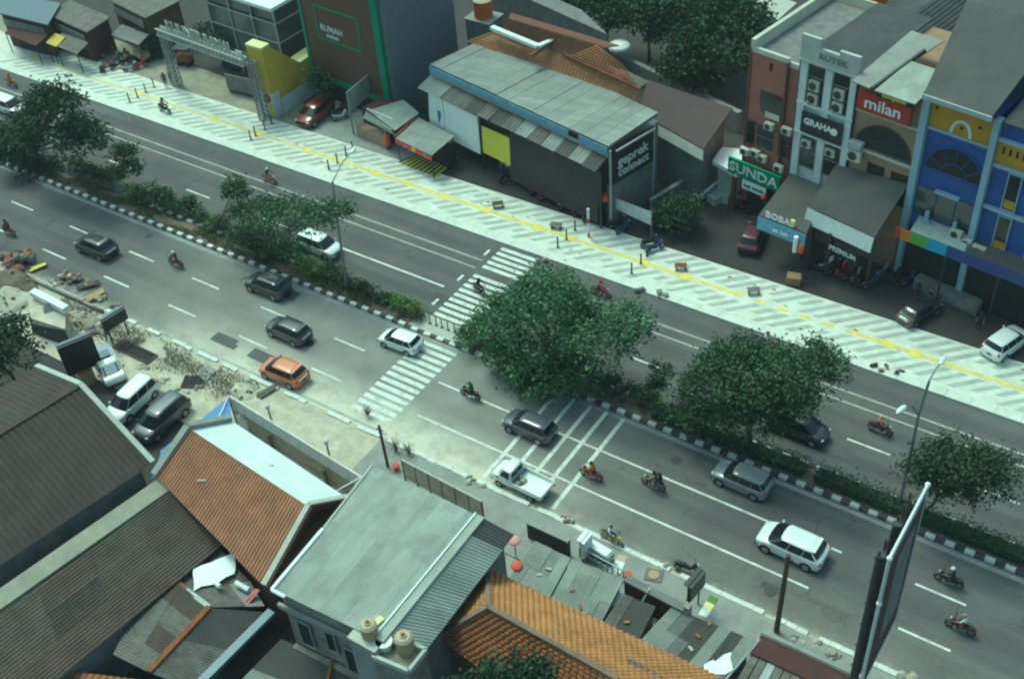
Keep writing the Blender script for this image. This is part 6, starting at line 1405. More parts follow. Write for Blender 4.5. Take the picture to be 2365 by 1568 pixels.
for x, y, hd, col, lab, rd in (
    (17,527,LEFT,'cl_maroon','maroon motorcycle at the left edge of near lanes',('rider in maroon jacket at the left edge','cl_maroon','cl_black','cl_black')),
    (404,600,LEFT,'cl_maroon','red motorcycle behind the black hatchback',('rider in red brown jacket and white helmet','cl_maroon','cl_khaki','cl_white')),
    (1086,903,LEFT,'cl_black','black motorcycle on the lane line beyond the crossing',('rider in green jacket on lane line','cl_green','cl_black','cl_green')),
    (1366,1088,LEFT,'cl_red','red motorcycle just past the rumble bars',('rider in bright orange red vest','cl_orange','cl_black','cl_black')),
    (1510,1110,LEFT,'cl_khaki','brown motorcycle on the lane line carrying two people',('rider in khaki jacket with a passenger behind','cl_khaki','cl_black','cl_black')),
    (2195,1332,LEFT,'cl_black','black motorcycle in shade by the right billboard',('rider in black with white helmet, right edge','cl_black','cl_black','cl_white')),
    (2222,1440,LEFT,'cl_maroon','dark red motorcycle at the bottom right',('rider in white shirt and brown helmet','cl_white','cl_black','cl_khaki')),
    (621,408,RIGHT,'cl_orange','motorcycle with orange panels in the far cycle lane',('rider in black with white helmet, far lane','cl_black','cl_khaki','cl_white')),
    (1108,664,RIGHT-.3,'cl_black','dark motorcycle on the far zebra crossing',('rider in dark jacket on far zebra','cl_black','cl_jeans','cl_black')),
    (1772,788,RIGHT,'cl_red','red motorcycle near the pavement edge behind the dark tree',('rider in white shirt and red cap helmet','cl_white','cl_jeans','cl_red')),
    (2034,982,RIGHT,'cl_maroon','motorcycle right of the black people carrier',('rider in orange jacket and pale pink helmet','cl_orange','cl_maroon','cl_pink')),
    (1388,668,RIGHT,'cl_red','red motorcycle half hidden by the big round tree',('rider in red half hidden by tree','cl_red','cl_black','cl_red')),
    (24,186,RIGHT,'cl_orange','small orange motorcycle at the far left',('rider in orange at the far left','cl_orange','cl_black','cl_orange'))):
    motorcycle(lab, bp(x,y), hd, col, G1, rd)
motorcycle('dark motorcycle riding along the far pavement', bp(378,245,.13), RIGHT-.05, 'cl_black', G1, ('rider in brown jacket on far pavement','cl_khaki','cl_black','cl_black'))
p = bp(1510,1110); person('ride', 'pillion passenger in black behind the khaki rider', (p[0]+.30,p[1],.05), LEFT, 'cl_black', 'cl_jeans', 'cl_black', 'motorcycle riders')
motorcycle('black and yellow motorcycle stopped at the near kerb', bp(1413,1236), RIGHT-.1, 'cl_yellow', G2, ('bareheaded person in white shirt on the stopped motorcycle','cl_white','cl_blue',None))
motorcycle('black motorcycle parked at the near kerb beside the dark signboard', bp(1588,1303), RIGHT+.25, 'cl_black', G2)
cols = ['cl_black','cl_red','cl_black','cl_white','cl_maroon','cl_blue','cl_black','cl_grey']
ORD = ['first','second','third','fourth','fifth','sixth','seventh','eighth','ninth']
def row(pts, hd, lab, jit=.2):
    pts = sorted(pts)
    for i, (x, y) in enumerate(pts):
        c = cols[(i*3+len(pts)) % 8]
        motorcycle('%s %s parked %s from left %s' % (c[3:], 'motorcycle', ORD[i], lab.replace('motorcycle parked ', '')), bp(x,y,.06), hd+random.uniform(-jit,jit), c, G2)
row([(248,118),(262,128),(278,120),(292,135),(306,128),(320,145),(268,145),(300,150),(245,150)], R(70), 'motorcycle parked in the cluster beside the brown shop')
row([(785,262),(795,248),(803,236)], R(60), 'motorcycle parked between the red car and grey hoarding', .1)
row([(1893+i*17, 596+i*7) for i in range(8)], R(75), 'motorcycle parked in the row under the forecourt canopy')
row([(2040+i*30, 618+i*10) for i in range(7)], R(78), 'motorcycle parked in the dark row beneath the blue fascia sign')
row([(1165,402),(1238,428),(1262,442),(1305,462),(1335,478),(1362,492)], R(75), 'motorcycle parked along the dark restaurant screen', .3)
row([(1500,552),(1512,565)], R(60), 'motorcycle parked below the forecourt tree'); row([(1722,462),(1740,472)], R(80), 'motorcycle parked in front of the terracotta shophouse')
row([(1440,520),(1425,508)], R(70), 'motorcycle parked behind the pale banner')
def pp(x, y, g=.065): p = at(x, y, g+.9); return (p.x, p.y, g)
for kind, x, y, rz, top, leg, lab in (
    ('stand',1160,381,R(-60),'cl_grey','cl_jeans','person in grey top at the yellow board'), ('stand',1172,385,R(-100),'cl_white','cl_black','person in white top before the yellow board'), ('walk',1186,391,R(-80),'cl_teal','cl_teal','person in teal clothes by the yellow board'),
    ('stand',1134,350,R(200),'cl_orange','cl_black','person in orange top beside the white board'), ('walk',232,150,R(20),'cl_white','cl_black','person in white walking near parked motorcycles'),
    ('stand',2265,735,R(-90),'cl_black','cl_black','person in black standing in the dark forecourt'), ('walk',245,765,R(190),'cl_red','cl_green','person in red top walking on the rubble verge'),
    ('stand',1705,460,R(-60),'cl_grey','cl_black','person in grey beside the alley steps'),
    ('stand',390,170,R(-90),'cl_yellow','cl_blue','person in yellow top under the lattice gate'), ('stand',378,180,R(-60),'cl_blue','cl_black','person in blue top under the lattice gate')):
    person(kind, lab, pp(x,y), rz, top, leg)
# ================================================================== street furniture and clutter
def pipe(par, pts, r, mat, name, n=7): return MB().tube([Vector(p) for p in pts], r, n).build(name, mat, par, 60)
# street lamps on the median
def lamp(label, base, pole, far, near):
    t = thing('street_lamp', label, 'street lamp', base)
    pipe(t, [base]+pole, [.11]+[.085-.012*i for i in range(len(pole))], 'steel_grey', 'pole')
    MB().cyl(base, Vector(base)+Vector((0,0,.35)), .17, .14, 8).build('pole_base', 'concrete', t)
    for h, s in ((far, pole[-1]), (near, pole[-2])):
        if h is None: continue
        a = pipe(t, [s, Vector(s).lerp(h,.55)+Vector((0,0,.25)), h], [.055,.045,.04], 'steel_grey', 'arm')
        d = (Vector(h)-Vector(s)); d.z = 0; d.normalize()
        MB().sph((0,0,0), (.42,.16,.10), 10, 6).xf(Matrix.Translation(Vector(h)+d*.3) @ Matrix.Rotation(math.atan2(d.y,d.x),4,'Z')).build('lamp_head', 'white_metal', a, 60)
b = aty(2088,1120,45.75); b.z = .14; q1 = aty(2122,957,45.8); q2 = aty(2146,880,46.0)
lamp('tall two armed street lamp on the median at the right', b, [q1, q2], aty(2172,840,47.6), aty(2090,938,44.2))
b = aty(800,655,45.9); b.z = .14; q1 = aty(786,560,45.9); q2 = aty(768,420,46.0)
lamp('tall street lamp on the median beside the airy tree', b, [q1, q2], aty(812,352,49.0), None)
# large billboard standing across the verge at lower right
t = thing('roadside_billboard', 'tall roadside billboard seen edge on at lower right', 'billboard', (-6.5,33.2,0))
X, Y0, Y1, Z0, Z1 = -6.0, 31.8, 36.3, 3.6, 13.0
MB().box((X-.06,Y0,Z0),(X+.06,Y1,Z1)).build('face_sheet', 'concrete_dark', t)
MB().box((X+.065,Y0+.2,Z0+.4),(X+.07,Y1-.3,Z1-.6)).build('poster', 'wall_maroon', t); MB().box((X+.075,Y0+1.4,Z0+2),(X+.08,Y1-.9,Z1-1.4)).build('poster_panel', 'concrete_dark', t)
for a_, b_ in (((X,Y0,Z1),(X,Y1,Z1)),((X,Y0,Z0),(X,Y0,Z1)),((X,Y0,Z0),(X,Y1,Z0)),((X,Y1,Z0),(X,Y1,Z1))): pipe(t, [a_,b_], .075, 'white_metal', 'frame_edge')
for p in ((X,Y0,Z1),(X,Y1,Z1),(X,Y0,Z1-3)): MB().sph(p, .13, 8, 5).build('corner_cap', 'white_board', t, 60)
for yy in (32.3, 34.2): pipe(t, [(X-.45,yy,0), (X-.45,yy,Z1-.6)], .2, 'steel_dark', 'support_post', 10)
for k in range(6): 
    z_ = Z0+.6+k*1.55; pipe(t, [(X-.75,32.4,z_),(X-.08,32.4,z_)], .04, 'steel_dark', 'strut', 4); pipe(t, [(X-.5,Y0+.3,z_),(X-.5,Y1-.2,z_)], .05, 'steel_dark', 'girt', 4)
for k in range(6): yy = Y0+.4+k*.72; pipe(t, [(X-.5,yy,Z0),(X-.5,yy,Z1-.3)], .05, 'steel_dark', 'mullion', 4)
# timber poles
for lab, b, tp, r in (('leaning wooden pole beside the mesh fence', at(896,1078,.1), None, .10), ('tall wooden pole in front of the dark brown wall', at(1793,1458,.1), None, .15)):
    h = 3.4 if r < .12 else 6.1; t = thing('wooden_pole', lab, 'pole', b); lean = Vector((-.12,.05,0)) if r < .12 else Vector((.05,.1,0))
    pipe(t, [b, Vector(b)+lean*.5+Vector((0,0,h/2)), Vector(b)+lean+Vector((0,0,h))], [r,r*.92,r*.8], 'wood_pole', 'shaft')
    MB().cyl(Vector(b)+lean*.95+Vector((-.25,0,h-.35)), Vector(b)+lean*.95+Vector((.25,0,h-.3)), .04, n=5).build('crossbar', 'wood_pole', t)
# bollards on the far pavement
bm = MB().cyl((0,0,0),(0,0,.82),.062,n=10).cyl((0,0,.82),(0,0,.9),.075,.045,10).mesh('shaft','steel_dark',40); bf = MB().cyl((0,0,0),(0,0,.05),.12,.09,10).mesh('foot','steel_dark',40); br_ = MB().cyl((0,0,.66),(0,0,.73),.068,n=10).mesh('reflector_band','steel_grey',40)
for xs, ys, where in ((-82.5,(57.0,57.9,58.9,59.9),'near the lattice gate'), (-68.3,(57.4,58.05,59.15,60.1),'in front of the yellow tower'), (-59.45,(57.05,58.1,59.25,60.1),'left of the stalls'), (-37.83,(57.05,58.15,59.4),'beside the far end of the zebra crossing'), (-31.78,(56.96,58.2,59.2,60.3),'left of the forecourt tree')):
    for i, yy in enumerate(ys):
        t = thing('bollard', 'black bollard %s, %s from the kerb' % (where, ORD[i]), 'bollard', (xs+random.uniform(-.05,.05), yy, .12), group='bollards on the far pavement')
        inst('shaft', bm, t); inst('foot', bf, t); inst('reflector_band', br_, t)
bm2 = MB().cyl((0,0,0),(0,0,.75),.05,n=8).sph((0,0,.75),.055,8,4,z0=0).mesh('shaft','bamboo',40)
for i, (x, y) in enumerate(((993,747),(1008,751),(1021,756),(1035,762),(1050,767))):
    p = at(x,y,.1); t = thing('bollard', 'slim yellowish post on the crossing island, %s from left' % ORD[i], 'bollard', p, group='posts on the crossing island'); inst('shaft', bm2, t); inst('foot', bf, t)
# benches and cabinets on the far pavement
def bench(lab, x, y, rz, mats):
    p = at(x,y,.13); t = thing('bench', lab, 'bench', p, rz)
    for k in range(3): MB().box((-.42,-.24+k*.17,.34),(.42,-.10+k*.17,.39)).local('slat', mats[0], t)
    for s in (-.36,.30): MB().box((s,-.22,0),(s+.06,.22,.34)).local('leg', mats[1], t)
for i, (x, y, rz, w_) in enumerate(((1150,478,.7,'right of the hazard stripes'),(1285,527,.3,'above the zebra crossing'),(1572,622,.5,'below the forecourt tree'),(1740,678,.6,'under the canopy row'))):
    bench('low slatted bench on the far pavement, %s' % w_, x, y, rz, (('wood_pole','concrete_dark','rust','concrete_dark')[i % 4], 'steel_dark'))
t = thing('wooden_crate', 'brown timber crate at the pavement edge by the canopy', 'crate', at(1832,655,.06)); p = at(1832,655,.06)
for k in range(4): MB().cbox((p.x,p.y,.12+.17*k+.06), (.95,.7,.13), rz=.3).build('plank', 'wood', t)
MB().cbox((p.x,p.y,.4), (.85,.6,.7), rz=.3).build('crate_core', 'wood_pole', t)
# debris at the pavement edge
def heap(lab, pts, n, s, mats, name='rubble_heap', cat='rubble', hgt_=.35, z=.02):
    c = sum((at(*p) for p in pts), Vector())/len(pts); t = thing(name, lab, cat, (c.x,c.y,0))
    for i in range(n):
        a = random.choice(pts); p = at(a[0]+random.gauss(0,7), a[1]+random.gauss(0,4), z)
        d = (p-c).length; k = s*random.uniform(.4,1.3); hh = max(0, hgt_*(1-d*.5))*random.random()
        M = Matrix.Translation(p+Vector((0,0,hh+k*.25))) @ Matrix.Rotation(random.uniform(0,3),4,'Z') @ Matrix.Rotation(random.uniform(-.4,.4),4,'X')
        MB().loft([[M @ Vector((k*.6*math.cos(q)*f*random.uniform(.7,1.2), k*.5*math.sin(q)*f*random.uniform(.7,1.2), zz)) for q in [j*math.pi/3 for j in range(6)]] for f, zz in ((1,-k*.25),(1.05,0),(.6,k*.25))]).build('chunk', random.choice(mats), t)
    return t
heap('pile of dark bags and rubble on the far kerb', [(2020,848),(2045,855),(2075,868)], 14, .3, ['concrete_dark','rubble','screen_cloth'])
heap('broken kerb pieces beside the far end of the zebra crossing', [(1265,605),(1250,600)], 7, .35, ['concrete','rubble'])
heap('broken kerb stones behind the big round tree', [(1480,670),(1530,685)], 10, .35, ['concrete','concrete_dark'])
# stalls and hazard kerb
t = thing('food_stall', 'food stall with two step grey roof and tan counter', 'stall', at(880,320))
sheets(t, at(850,256,2.6), at(912,303,2.6), at(968,262,2.9), at(931,231,2.9), 4, 4, .035, ['roof_pale','roof_grey_b']); 
MB().slab([at(846,258,2.55), at(906,300,2.55), at(912,312,2.0), at(838,272,2.0)], .05).build('front_sheet', 'roof_grey', t)
beam(t, at(848,252,2.72), at(906,276,2.72), .1, .08, 'white_metal', 'edge_strip')
MB().prism([at(828,318), at(895,346), at(905,336), at(840,308)], 0, 1.15).build('counter', 'cloth_tan', t)
MB().prism([at(845,308), at(905,336), at(955,300), at(900,275)], 0, 2.4).build('stall_box', 'wall_maroon', t)
for x, y in ((828,318),(895,348)): p = at(x,y); MB().cyl(p, p+Vector((0,0,2.0)), .05, n=6).build('post', 'steel_grey', t)
t = thing('stall_banner_roof', 'stall with grey sheet roof edged in red fringe', 'stall', at(970,375))
q = [at(913,320,2.3), at(997,361,2.3), at(1050,316,2.5), at(966,272,2.6)]
sheets(t, q[0], q[1], q[2], q[3], 4, 4, .035, ['roof_grey','roof_ash','roof_grey_b'])
for i in range(9):
    a_, b_ = q[0].lerp(q[1], i/9+.004), q[0].lerp(q[1], (i+1)/9-.004); MB().slab([a_+Vector((0,-.05,0)), b_+Vector((0,-.05,0)), b_+Vector((0,-.1,-.38)), a_+Vector((0,-.1,-.38))], .03).build('fringe_flag', ('fringe_red','fringe_red','tarp_pink','fringe_red','cl_yellow')[i % 5], t)
beam(t, q[0]+Vector((-.08,0,.1)), q[3]+Vector((-.08,0,.1)), .12, .12, 'rust', 'edge_beam')
c = sum(q, Vector())/4; MB().prism([q[0].lerp(q[3],.62), q[1].lerp(q[2],.62), q[2], q[3]], 0, 1.6).build('stall_box', 'dark_opening', t)
for p in q: p = p.lerp(c,.06); MB().cyl((p.x,p.y,0), p, .05, n=6).build('post', 'steel_dark', t)
t = thing('gas_drum', 'orange drum hanging between the two stalls', 'drum', at(897,345)); p = at(897,345); MB().cyl(p+Vector((0,0,.5)), p+Vector((0,0,1.3)), .3, .3, 12).sph(p+Vector((0,0,1.3)), (.3,.3,.16), 12, 3, z0=0).build('drum_body', 'tank_orange', t, 50); MB().cyl(p, p+Vector((0,0,.5)), .2, n=8).build('drum_stand', 'wall_brown', t)
t = thing('hazard_ramp', 'yellow and black striped ramp in front of the stalls', 'ramp', at(980,390))
h0, h1, h2, h3 = at(918,378), at(1008,412), at(1058,368), at(985,352)
N_ = 18
for i in range(N_):
    a_, b_ = h0.lerp(h1, i/N_), h0.lerp(h1, (i+1)/N_); d_, c_ = h3.lerp(h2, i/N_), h3.lerp(h2, (i+1)/N_); zz = Vector((0,0,.17))
    MB().add([a_+Vector((0,0,.125)), b_+Vector((0,0,.125)), c_+zz, d_+zz, a_, b_, c_, d_], [(0,1,2,3),(4,5,1,0),(5,6,2,1),(6,7,3,2),(7,4,0,3)]).build('stripe', 'hazard_yellow' if i % 2 else 'hazard_black', t)
t = thing('striped_post', 'white and orange banded flag post at the pavement edge', 'post', at(1360,548)); p = at(1360,548,.1)
for i in range(6): MB().cyl(p+Vector((0,0,.42*i)), p+Vector((0,0,.42*i+.41)), .1, n=8).build('band', 'white_board' if i % 3 else 'tank_orange', t)
t = thing('round_lantern', 'round orange lantern at the corner of the dark screen', 'lantern', at(1390,470)); p = aty(1398,455,61.3); MB().sph(p, .4, 12, 7).build('shade', 'tank_orange', t, 60); MB().cyl(p, (p.x,p.y,5.2), .02, n=4).build('cord', 'steel_dark', t)
# rear details
tank('orange water tank at the top behind the grey gable', at(1117,38,6.4), .8, 1.5, 'tank_orange')
t = thing('tank_tower', 'dark tower under the orange water tank at the top', 'tower', at(1117,60)); p = at(1117,38,6.4); MB().cbox((p.x,p.y,3.18), (2.4,2.0,6.3)).build('wall', 'concrete_dark', t); MB().cbox((p.x,p.y,6.36), (2.6,2.2,.1)).build('cap', 'concrete', t)
for lab, x, y, z_ in (('small white parasol behind the tiled house', 1430, 108, 3.0), ('white parasol under the dark trees at the top', 1690, 50, 4.2)):
    p = at(x,y,z_); t = thing('parasol', lab, 'parasol', (p.x,p.y,0)); MB().sph(p, (1.0,1.0,.45), 10, 4, z0=0).build('canopy', 'white_board', t, 30); MB().cyl((p.x,p.y,0), p, .04, n=6).build('stem', 'steel_grey', t)
t = thing('white_house', 'pale house wall at the top beyond the trees', 'building', at(1790,40)); q = [at(1725,20,4), at(1795,50,4), at(1840,10,4), at(1760,-20,4)]; MB().prism(q, -.03, 4).build('wall', 'plaster_cream', t); MB().slab([p+Vector((0,0,.1)) for p in q], .1).build('roof', 'concrete_pale', t)
t = thing('rear_shed', 'pale flat roofed shed behind the tiled house', 'shed', at(1640,55)); q = [at(1590,30,3), at(1620,62,3), at(1665,60,3), at(1640,25,3)]; MB().prism(q, -.03, 3).build('wall', 'concrete_dark', t); MB().slab([p+Vector((0,0,.1)) for p in q], .1).build('roof', 'roof_rough', t)

# ------------------------------------------------------------------ building site on the near verge
heap('heap of broken brick and timber at the left edge', [(15,600),(45,610),(30,630),(65,600),(20,650)], 90, .6, ['brick_red','rubble','rubble','wood_pole','concrete_dark'], hgt_=1.1)
heap('heap of dug earth and stones beside the road edge', [(150,640),(175,648),(200,655)], 34, .4, ['rubble','rubble_pale','soil'], hgt_=.4)
heap('spilled clods on the dusty verge beside the planks', [(130,655),(235,690),(260,705)], 22, .3, ['rubble','rubble_pale','dirt_pale'], hgt_=.2)
heap('rubble below the small dark signboard', [(200,740),(230,765),(170,745)], 34, .4, ['rubble','concrete','rubble_pale'], hgt_=.4)
heap('stones scattered along the sandy verge beside the white van', [(380,880),(420,905),(330,850),(460,900)], 26, .28, ['rubble_pale','dirt_pale','concrete'], hgt_=.1)
heap('broken bricks along the near kerb at the lower right', [(1840,1475),(1880,1495),(1920,1515),(2080,1560),(2110,1570)], 60, .35, ['concrete','concrete_dark','rubble_pale'], hgt_=.25)
heap('small rubble beside the kerb near the parked motorcycle', [(1505,1300),(1530,1310),(1300,1200),(1320,1205)], 30, .3, ['concrete','rubble','rubble_pale'], hgt_=.2)
heap('grey stones along kerb near white pickup', [(1085,1112),(1120,1125)], 16, .3, ['concrete','rubble_pale'], hgt_=.2)
def planks(lab, x, y, rz, n, mats, l=1.6):
    p = at(x,y,.08); t = thing('timber_stack', lab, 'timber', p, rz)
    for i in range(n): MB().cbox((random.uniform(-.2,.2), (i % 3)*.2-.2, .06+.07*(i//3)), (l*random.uniform(.8,1.1), .16, .06), rz=random.uniform(-.08,.08)).local('plank', random.choice(mats), t)
planks('stack of yellowish planks near the small dark signboard', 218, 688, R(80), 9, ['bamboo','wood'])
planks('dark timbers lying on the earth heap', 205, 660, R(50), 6, ['wood_pole','steel_dark'])
planks('yellow board leaning by the brick heap', 88, 618, R(70), 6, ['yellow_board','bamboo','wood_pole'], 1.2)
planks('rusty sheet standing beside the white street wall', 617, 905, R(75), 5, ['rust','roof_rough'], 1.4)
# half demolished shed with a white beam
t = thing('roofless_shed', 'roofless plastered shed with a white beam and dark front', 'shed', at(110,735))
q = [at(62,672,1.5), at(152,715,1.5), at(150,760,1.5), at(70,735,1.5)]
MB().prism(q, -.03, 1.5).build('wall', 'dirt_pale', t); beam(t, at(76,675,1.9), at(154,715,1.9), .5, .45, 'white_paint', 'beam')
MB().slab([at(68,735,1.4), at(150,762,1.4), at(160,800,.1), at(75,770,.1)], .08).build('front_sheet', 'screen_cloth', t); MB().cyl(at(118,715,1.5), at(118,715,1.62), .5, n=12).build('ring', 'concrete', t)
t = thing('low_kerb_wall', 'low grey kerb wall along the edge of the dug up verge', 'wall', at(150,680))
a_, b_ = at(62,640,.35), at(235,718,.35)
for i in range(8): p, q_ = a_.lerp(b_,i/8), a_.lerp(b_,(i+1)/8-.004); MB().prism([p, q_, q_+Vector((0,.18,0)), p+Vector((0,.18,0))], 0, .35+random.uniform(-.03,.03)).build('kerb_unit', random.choice(('concrete','concrete_dark')), t)
for lab, x, y, m_, sz in (('brown earth mound behind the brick heap', 25, 660, 'soil', (2.6,1.6,.9)), ('pale earth mound beside the roofless shed', 20, 690, 'dirt_pale', (2.2,1.6,.7)), ('grey earth mound above the trench', 190, 740, 'yard', (1.6,.9,.4)), ('sand mound near the white street wall', 560, 905, 'dirt_pale', (1.3,.8,.3))):
    p = at(x,y); t = thing('earth_mound', lab, 'mound', p); mb = MB(); nr, na = 7, 20; vs = []
    for j in range(nr+1):
        for i in range(na):
            a = 2*math.pi*i/na; r_ = j/nr; q_ = Vector((math.cos(a)*sz[0]*r_, math.sin(a)*sz[1]*r_, 0)); k = noise.noise((p.x+q_.x*1.3, p.y+q_.y*1.3, 4))
            vs.append((q_.x*(1+.25*k), q_.y*(1+.25*k), sz[2]*(1-r_**1.6)*(1+.5*k)+(0 if j == nr else .02)-(.05 if j == nr else 0)))
    mb.add(vs, [[j*na+i, (j+1)*na+i, (j+1)*na+(i+1) % na, j*na+(i+1) % na] for j in range(nr) for i in range(na)]); mb.local('mound_surface', m_, t, 70)
    for i in range(14): a = random.uniform(0,6.28); r_ = random.uniform(.3,1.05); MB().sph((math.cos(a)*sz[0]*r_, math.sin(a)*sz[1]*r_, sz[2]*(1-r_**1.6)+.03), (random.uniform(.08,.22),random.uniform(.08,.2),random.uniform(.06,.14)), 6, 4).local('stone', random.choice(('rubble','brick_red','rubble_pale','wood_pole')), t)
# signboards
def signboard(lab, a, b, h, zb, mat, edge, legs=2):
    a, b = Vector(a), Vector(b); t = thing('signboard', lab, 'sign', ((a.x+b.x)/2,(a.y+b.y)/2,0)); d = (b-a).normalized(); n_ = Vector((d.y,-d.x,0))
    MB().slab([a+Vector((0,0,zb+h)), b+Vector((0,0,zb+h)), b+Vector((0,0,zb)), a+Vector((0,0,zb))], .22).build('board', mat, t)
    beam(t, a+Vector((0,0,zb+h+.03))+n_*-.11, b+Vector((0,0,zb+h+.03))+n_*-.11, .26, .06, edge, 'top_edge'); beam(t, a+Vector((0,0,zb-.03)), b+Vector((0,0,zb-.03)), .1, .06, edge, 'bottom_edge')
    for k in range(legs): p = a.lerp(b,.15+.7*k/(max(1,legs-1))); MB().cyl((p.x,p.y,0), (p.x,p.y,zb+h), .05, n=6).build('leg', 'steel_dark', t)
a_, b_ = at(232,745,2.2), at(285,712,2.2); signboard('small dark signboard standing on the rubble verge', (a_.x,a_.y,0), (b_.x,b_.y,0), .9, 1.4, 'black_sign', 'steel_blue')
a_, b_ = at(128,800,3.6), at(208,768,3.6); signboard('large dark board standing above the small truck', (a_.x,a_.y,0), (b_.x,b_.y,0), 2.4, 1.1, 'black_sign', 'steel_blue')
a_, b_ = at(1588,1352,2.9), at(1622,1312,2.9); signboard('dark signboard on posts beside the parked motorcycle', (a_.x,a_.y,0), (b_.x,b_.y,0), 1.1, 1.7, 'steel_dark', 'steel_dark')
a_, b_ = at(1340,1250,1.9), at(1360,1225,1.9); signboard('upright white sign box at the near kerb', (a_.x,a_.y,0), (b_.x,b_.y,0), 1.3, .5, 'white_board', 'white_paint')
t = thing('drum', 'orange brown drum behind the brown roof gable', 'drum', at(205,880)); p = at(205,880); MB().cyl(p, p+Vector((0,0,1.1)), .5, n=12).build('drum_body', 'tank_tan', t, 40); MB().cyl(p+Vector((0,0,1.1)), p+Vector((0,0,1.16)), .52, n=12).build('drum_lid', 'rust', t, 40)
# open pit and trench in the verge
for lab, x, y, w_, l_, rz in (('square open pit in the sandy verge', 448, 882, .9, 1.3, .5), ('long open trench behind the small truck', 312, 812, .8, 3.2, 0.0)):
    p = at(x,y,.09); t = thing('open_pit', lab, 'pit', p, rz)
    MB().box((-l_/2,-w_/2,.0),(l_/2,w_/2,.012)).local('pit_floor', 'dark_opening', t)
    for a_, b_ in (((-l_/2-.1,-w_/2-.1,-.05),(l_/2+.1,-w_/2,.08)),((-l_/2-.1,w_/2,-.05),(l_/2+.1,w_/2+.1,.08)),((-l_/2-.1,-w_/2,-.05),(-l_/2,w_/2,.08)),((l_/2,-w_/2,-.05),(l_/2+.1,w_/2,.08))): MB().box(a_,b_).local('pit_edge', 'wall_brown', t)
t = thing('pit_cover', 'grey steel plate lying beside the square pit', 'plate', at(478,860,.1)); MB().slab([at(452,862,.16), at(475,880,.16), at(500,855,.16), at(480,840,.16)], .05).build('plate', 'concrete', t); MB().cyl(at(478,858,.17), at(478,858,.22), .06, n=8).build('lifting_ring', 'steel_dark', t)
# dry grass strip along the kerb
mb = MB()
for i in range(7000):
    x = random.uniform(-66,-47); y = 34.45+random.gauss(0,.6)
    if noise.noise((x*.4,y*.8,7)) < -.22 or y > 35.6: continue
    h = random.uniform(.1,.32); p = Vector((x,y,.03)); d = Vector((random.gauss(0,.3), random.gauss(0,.3), 1)).normalized()*h; s_ = Vector((random.uniform(-1,1), random.uniform(-1,1), 0)).normalized()*.04
    b = len(mb.v); mb.v += [p-s_, p+s_, p+d]; mb.f.append([b,b+1,b+2]); mb.m.append(random.choice((0,0,1,2)))
tag(stuff(mb.build('dry_grass', ['dirt_pale','concrete_pale','leaf_dry'])), 'dry grey grass growing along the dug up verge', 'grass')
# parasols, mats, covers on the near pavement
for lab, x, y, z_, m_, r_ in (('faded pink parasol beside the grey roof', 1188, 1248, 1.6, 'parasol_pink', .36), ('bright red parasol at the tiled roof corner', 1193, 1306, 1.6, 'parasol_red', .34)):
    p = at(x,y,z_); t = thing('parasol', lab, 'parasol', (p.x,p.y,0)); MB().sph(p, (r_,r_,.16), 10, 4, z0=0).build('canopy', m_, t, 30); MB().cyl((p.x,p.y,0), p, .04, n=6).build('stem', 'steel_grey', t)
def mat_(lab, pts, mats):
    t = thing('plastic_mat', lab, 'mat', at(*pts[0])); a, b, c, d = [at(x,y,.16) for x, y in pts]
    for i, m_ in enumerate(mats): k0, k1 = i/len(mats), (i+1)/len(mats); MB().slab([a.lerp(d,k0), b.lerp(c,k0), b.lerp(c,k1), a.lerp(d,k1)], .02).build('strip', m_, t)
mat_('white and green plastic mat on the near pavement', [(1612,1418),(1632,1425),(1660,1382),(1640,1372)], ['white_board','yellow_pale','leaf_fresh'])
mat_('white plastic sheet by the low steel railing', [(1405,1318),(1430,1328),(1450,1285),(1428,1280)], ['white_board','white_board','tank_top'])
t = thing('soak_pit', 'square pit with a round lid on the near pavement', 'manhole', at(1510,1328,.14)); p = at(1510,1328,.14); MB().cbox(p+Vector((0,0,.02)), (.95,.8,.06), rz=.3).build('frame', 'concrete_dark', t); MB().cyl(p+Vector((0,0,.05)), p+Vector((0,0,.08)), .3, n=14).build('lid', 'tank_tan', t)
for lab, x, y in (('small red bucket by the steel railing', 1358, 1262), ('red bucket beside the brown wall', 1452, 1335), ('red jerrycan beside the wooden pole', 916, 1084)):
    p = at(x,y,.14); t = thing('bucket', lab, 'bucket', p); MB().cyl((0,0,0),(0,0,.38),.17,.22,10).local('shell', 'parasol_red', t, 40); MB().tube([(.22,0,.36),(.1,0,.56),(-.1,0,.56),(-.22,0,.36)], .012, 4).local('handle', 'steel_grey', t)
t = thing('tool_cart', 'cluttered metal cart behind the white sign box', 'cart', at(1385,1290)); p = at(1385,1288,.14)
MB().cbox(p+Vector((0,0,.55)), (1.5,.6,.5), rz=-.1).build('box', 'galv', t); MB().cbox(p+Vector((0,0,.84)), (1.3,.5,.08), rz=-.1).build('tray', 'white_metal', t)
for s_ in (-.5,.5): MB().cyl(p+Vector((s_,-.34,.2)), p+Vector((s_,.34,.2)), .2, n=10).build('wheel', 'tyre', t)

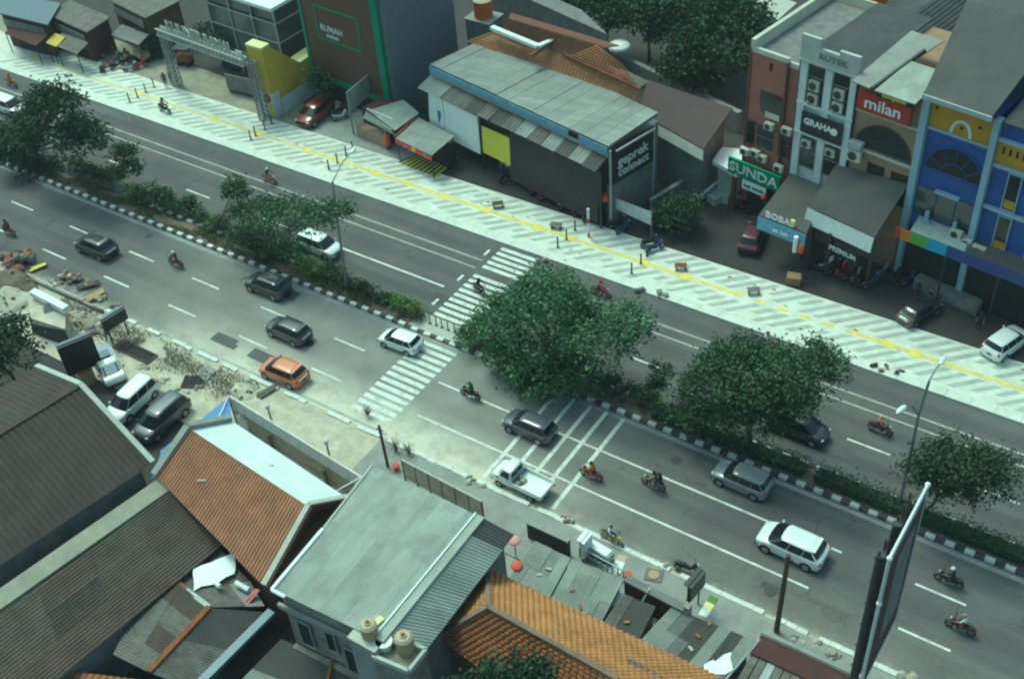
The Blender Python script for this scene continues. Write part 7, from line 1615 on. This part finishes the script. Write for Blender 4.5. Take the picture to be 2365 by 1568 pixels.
# clutter before the left shops
for i, (lab, x, y, m_, sz) in enumerate((('dark awning over the bluish roofed shop front', 60, 78, 'wall_maroon', (5,1.6)), ('brown awning over the mottled roofed shop', 160, 100, 'roof_rough', (4,1.5)), ('yellow awning edge between the left shops', 128, 92, 'yellow_tower', (1.6,1.2)), ('grey awning in front of the brown shop', 300, 80, 'concrete_dark', (4,1.4)))):
    p = at(x,y,2.4); t = thing('awning', lab, 'awning', (p.x,p.y,0)); a = R(-4)
    M_ = Matrix.Translation(p) @ Matrix.Rotation(a,4,'Z')
    MB().slab([M_ @ Vector((-sz[0]/2,-sz[1]/2,-.25)), M_ @ Vector((sz[0]/2,-sz[1]/2,-.25)), M_ @ Vector((sz[0]/2,sz[1]/2,.2)), M_ @ Vector((-sz[0]/2,sz[1]/2,.2))], .05).build('sheet', m_, t)
    for k in (-.48,.48): q_ = M_ @ Vector((sz[0]*k,-sz[1]*.45,-.25)); MB().cyl((q_.x,q_.y,0), q_, .05, n=5).build('post', 'steel_dark', t)
for lab, x, y, m_ in (('tan push cart left of the lattice gate', 332, 142, 'tank_tan'), ('dark push cart before the mottled shop', 185, 125, 'steel_dark'), ('grey push cart before the bluish shop', 110, 112, 'steel_blue'), ('orange push cart beside the gate leg', 430, 150, 'rust')):
    p = at(x,y,.06); t = thing('push_cart', lab, 'cart', p, R(random.uniform(-20,20)))
    MB().box((-.7,-.4,.45),(.7,.4,1.0)).local('cabinet', m_, t); MB().box((-.8,-.5,1.75),(.8,.5,1.82)).local('roof', 'roof_ash', t)
    for sx in (-.65,.65):
        for sy in (-.36,.36): MB().cyl((sx,sy,1.0),(sx,sy,1.76),.025,n=4).local('post', 'steel_grey', t)
    for sx in (-.45,.45): MB().cyl((sx,-.42,.3),(sx,.42,.3),.3,n=12).local('wheel', 'tyre', t)
# city haze
hz = bpy.data.materials.new('city_haze'); hz.use_nodes = True; hz.node_tree.nodes.clear()
pv = hz.node_tree.nodes.new('ShaderNodeVolumePrincipled'); pv.inputs['Density'].default_value = .0003; pv.inputs['Color'].default_value = (.86,.93,.92,1); pv.inputs['Anisotropy'].default_value = .2
ho = hz.node_tree.nodes.new('ShaderNodeOutputMaterial'); hz.node_tree.links.new(pv.outputs[0], ho.inputs['Volume'])
stuff(MB().box((-505,-305,-1.04),(405,505,56)).build('haze', hz))
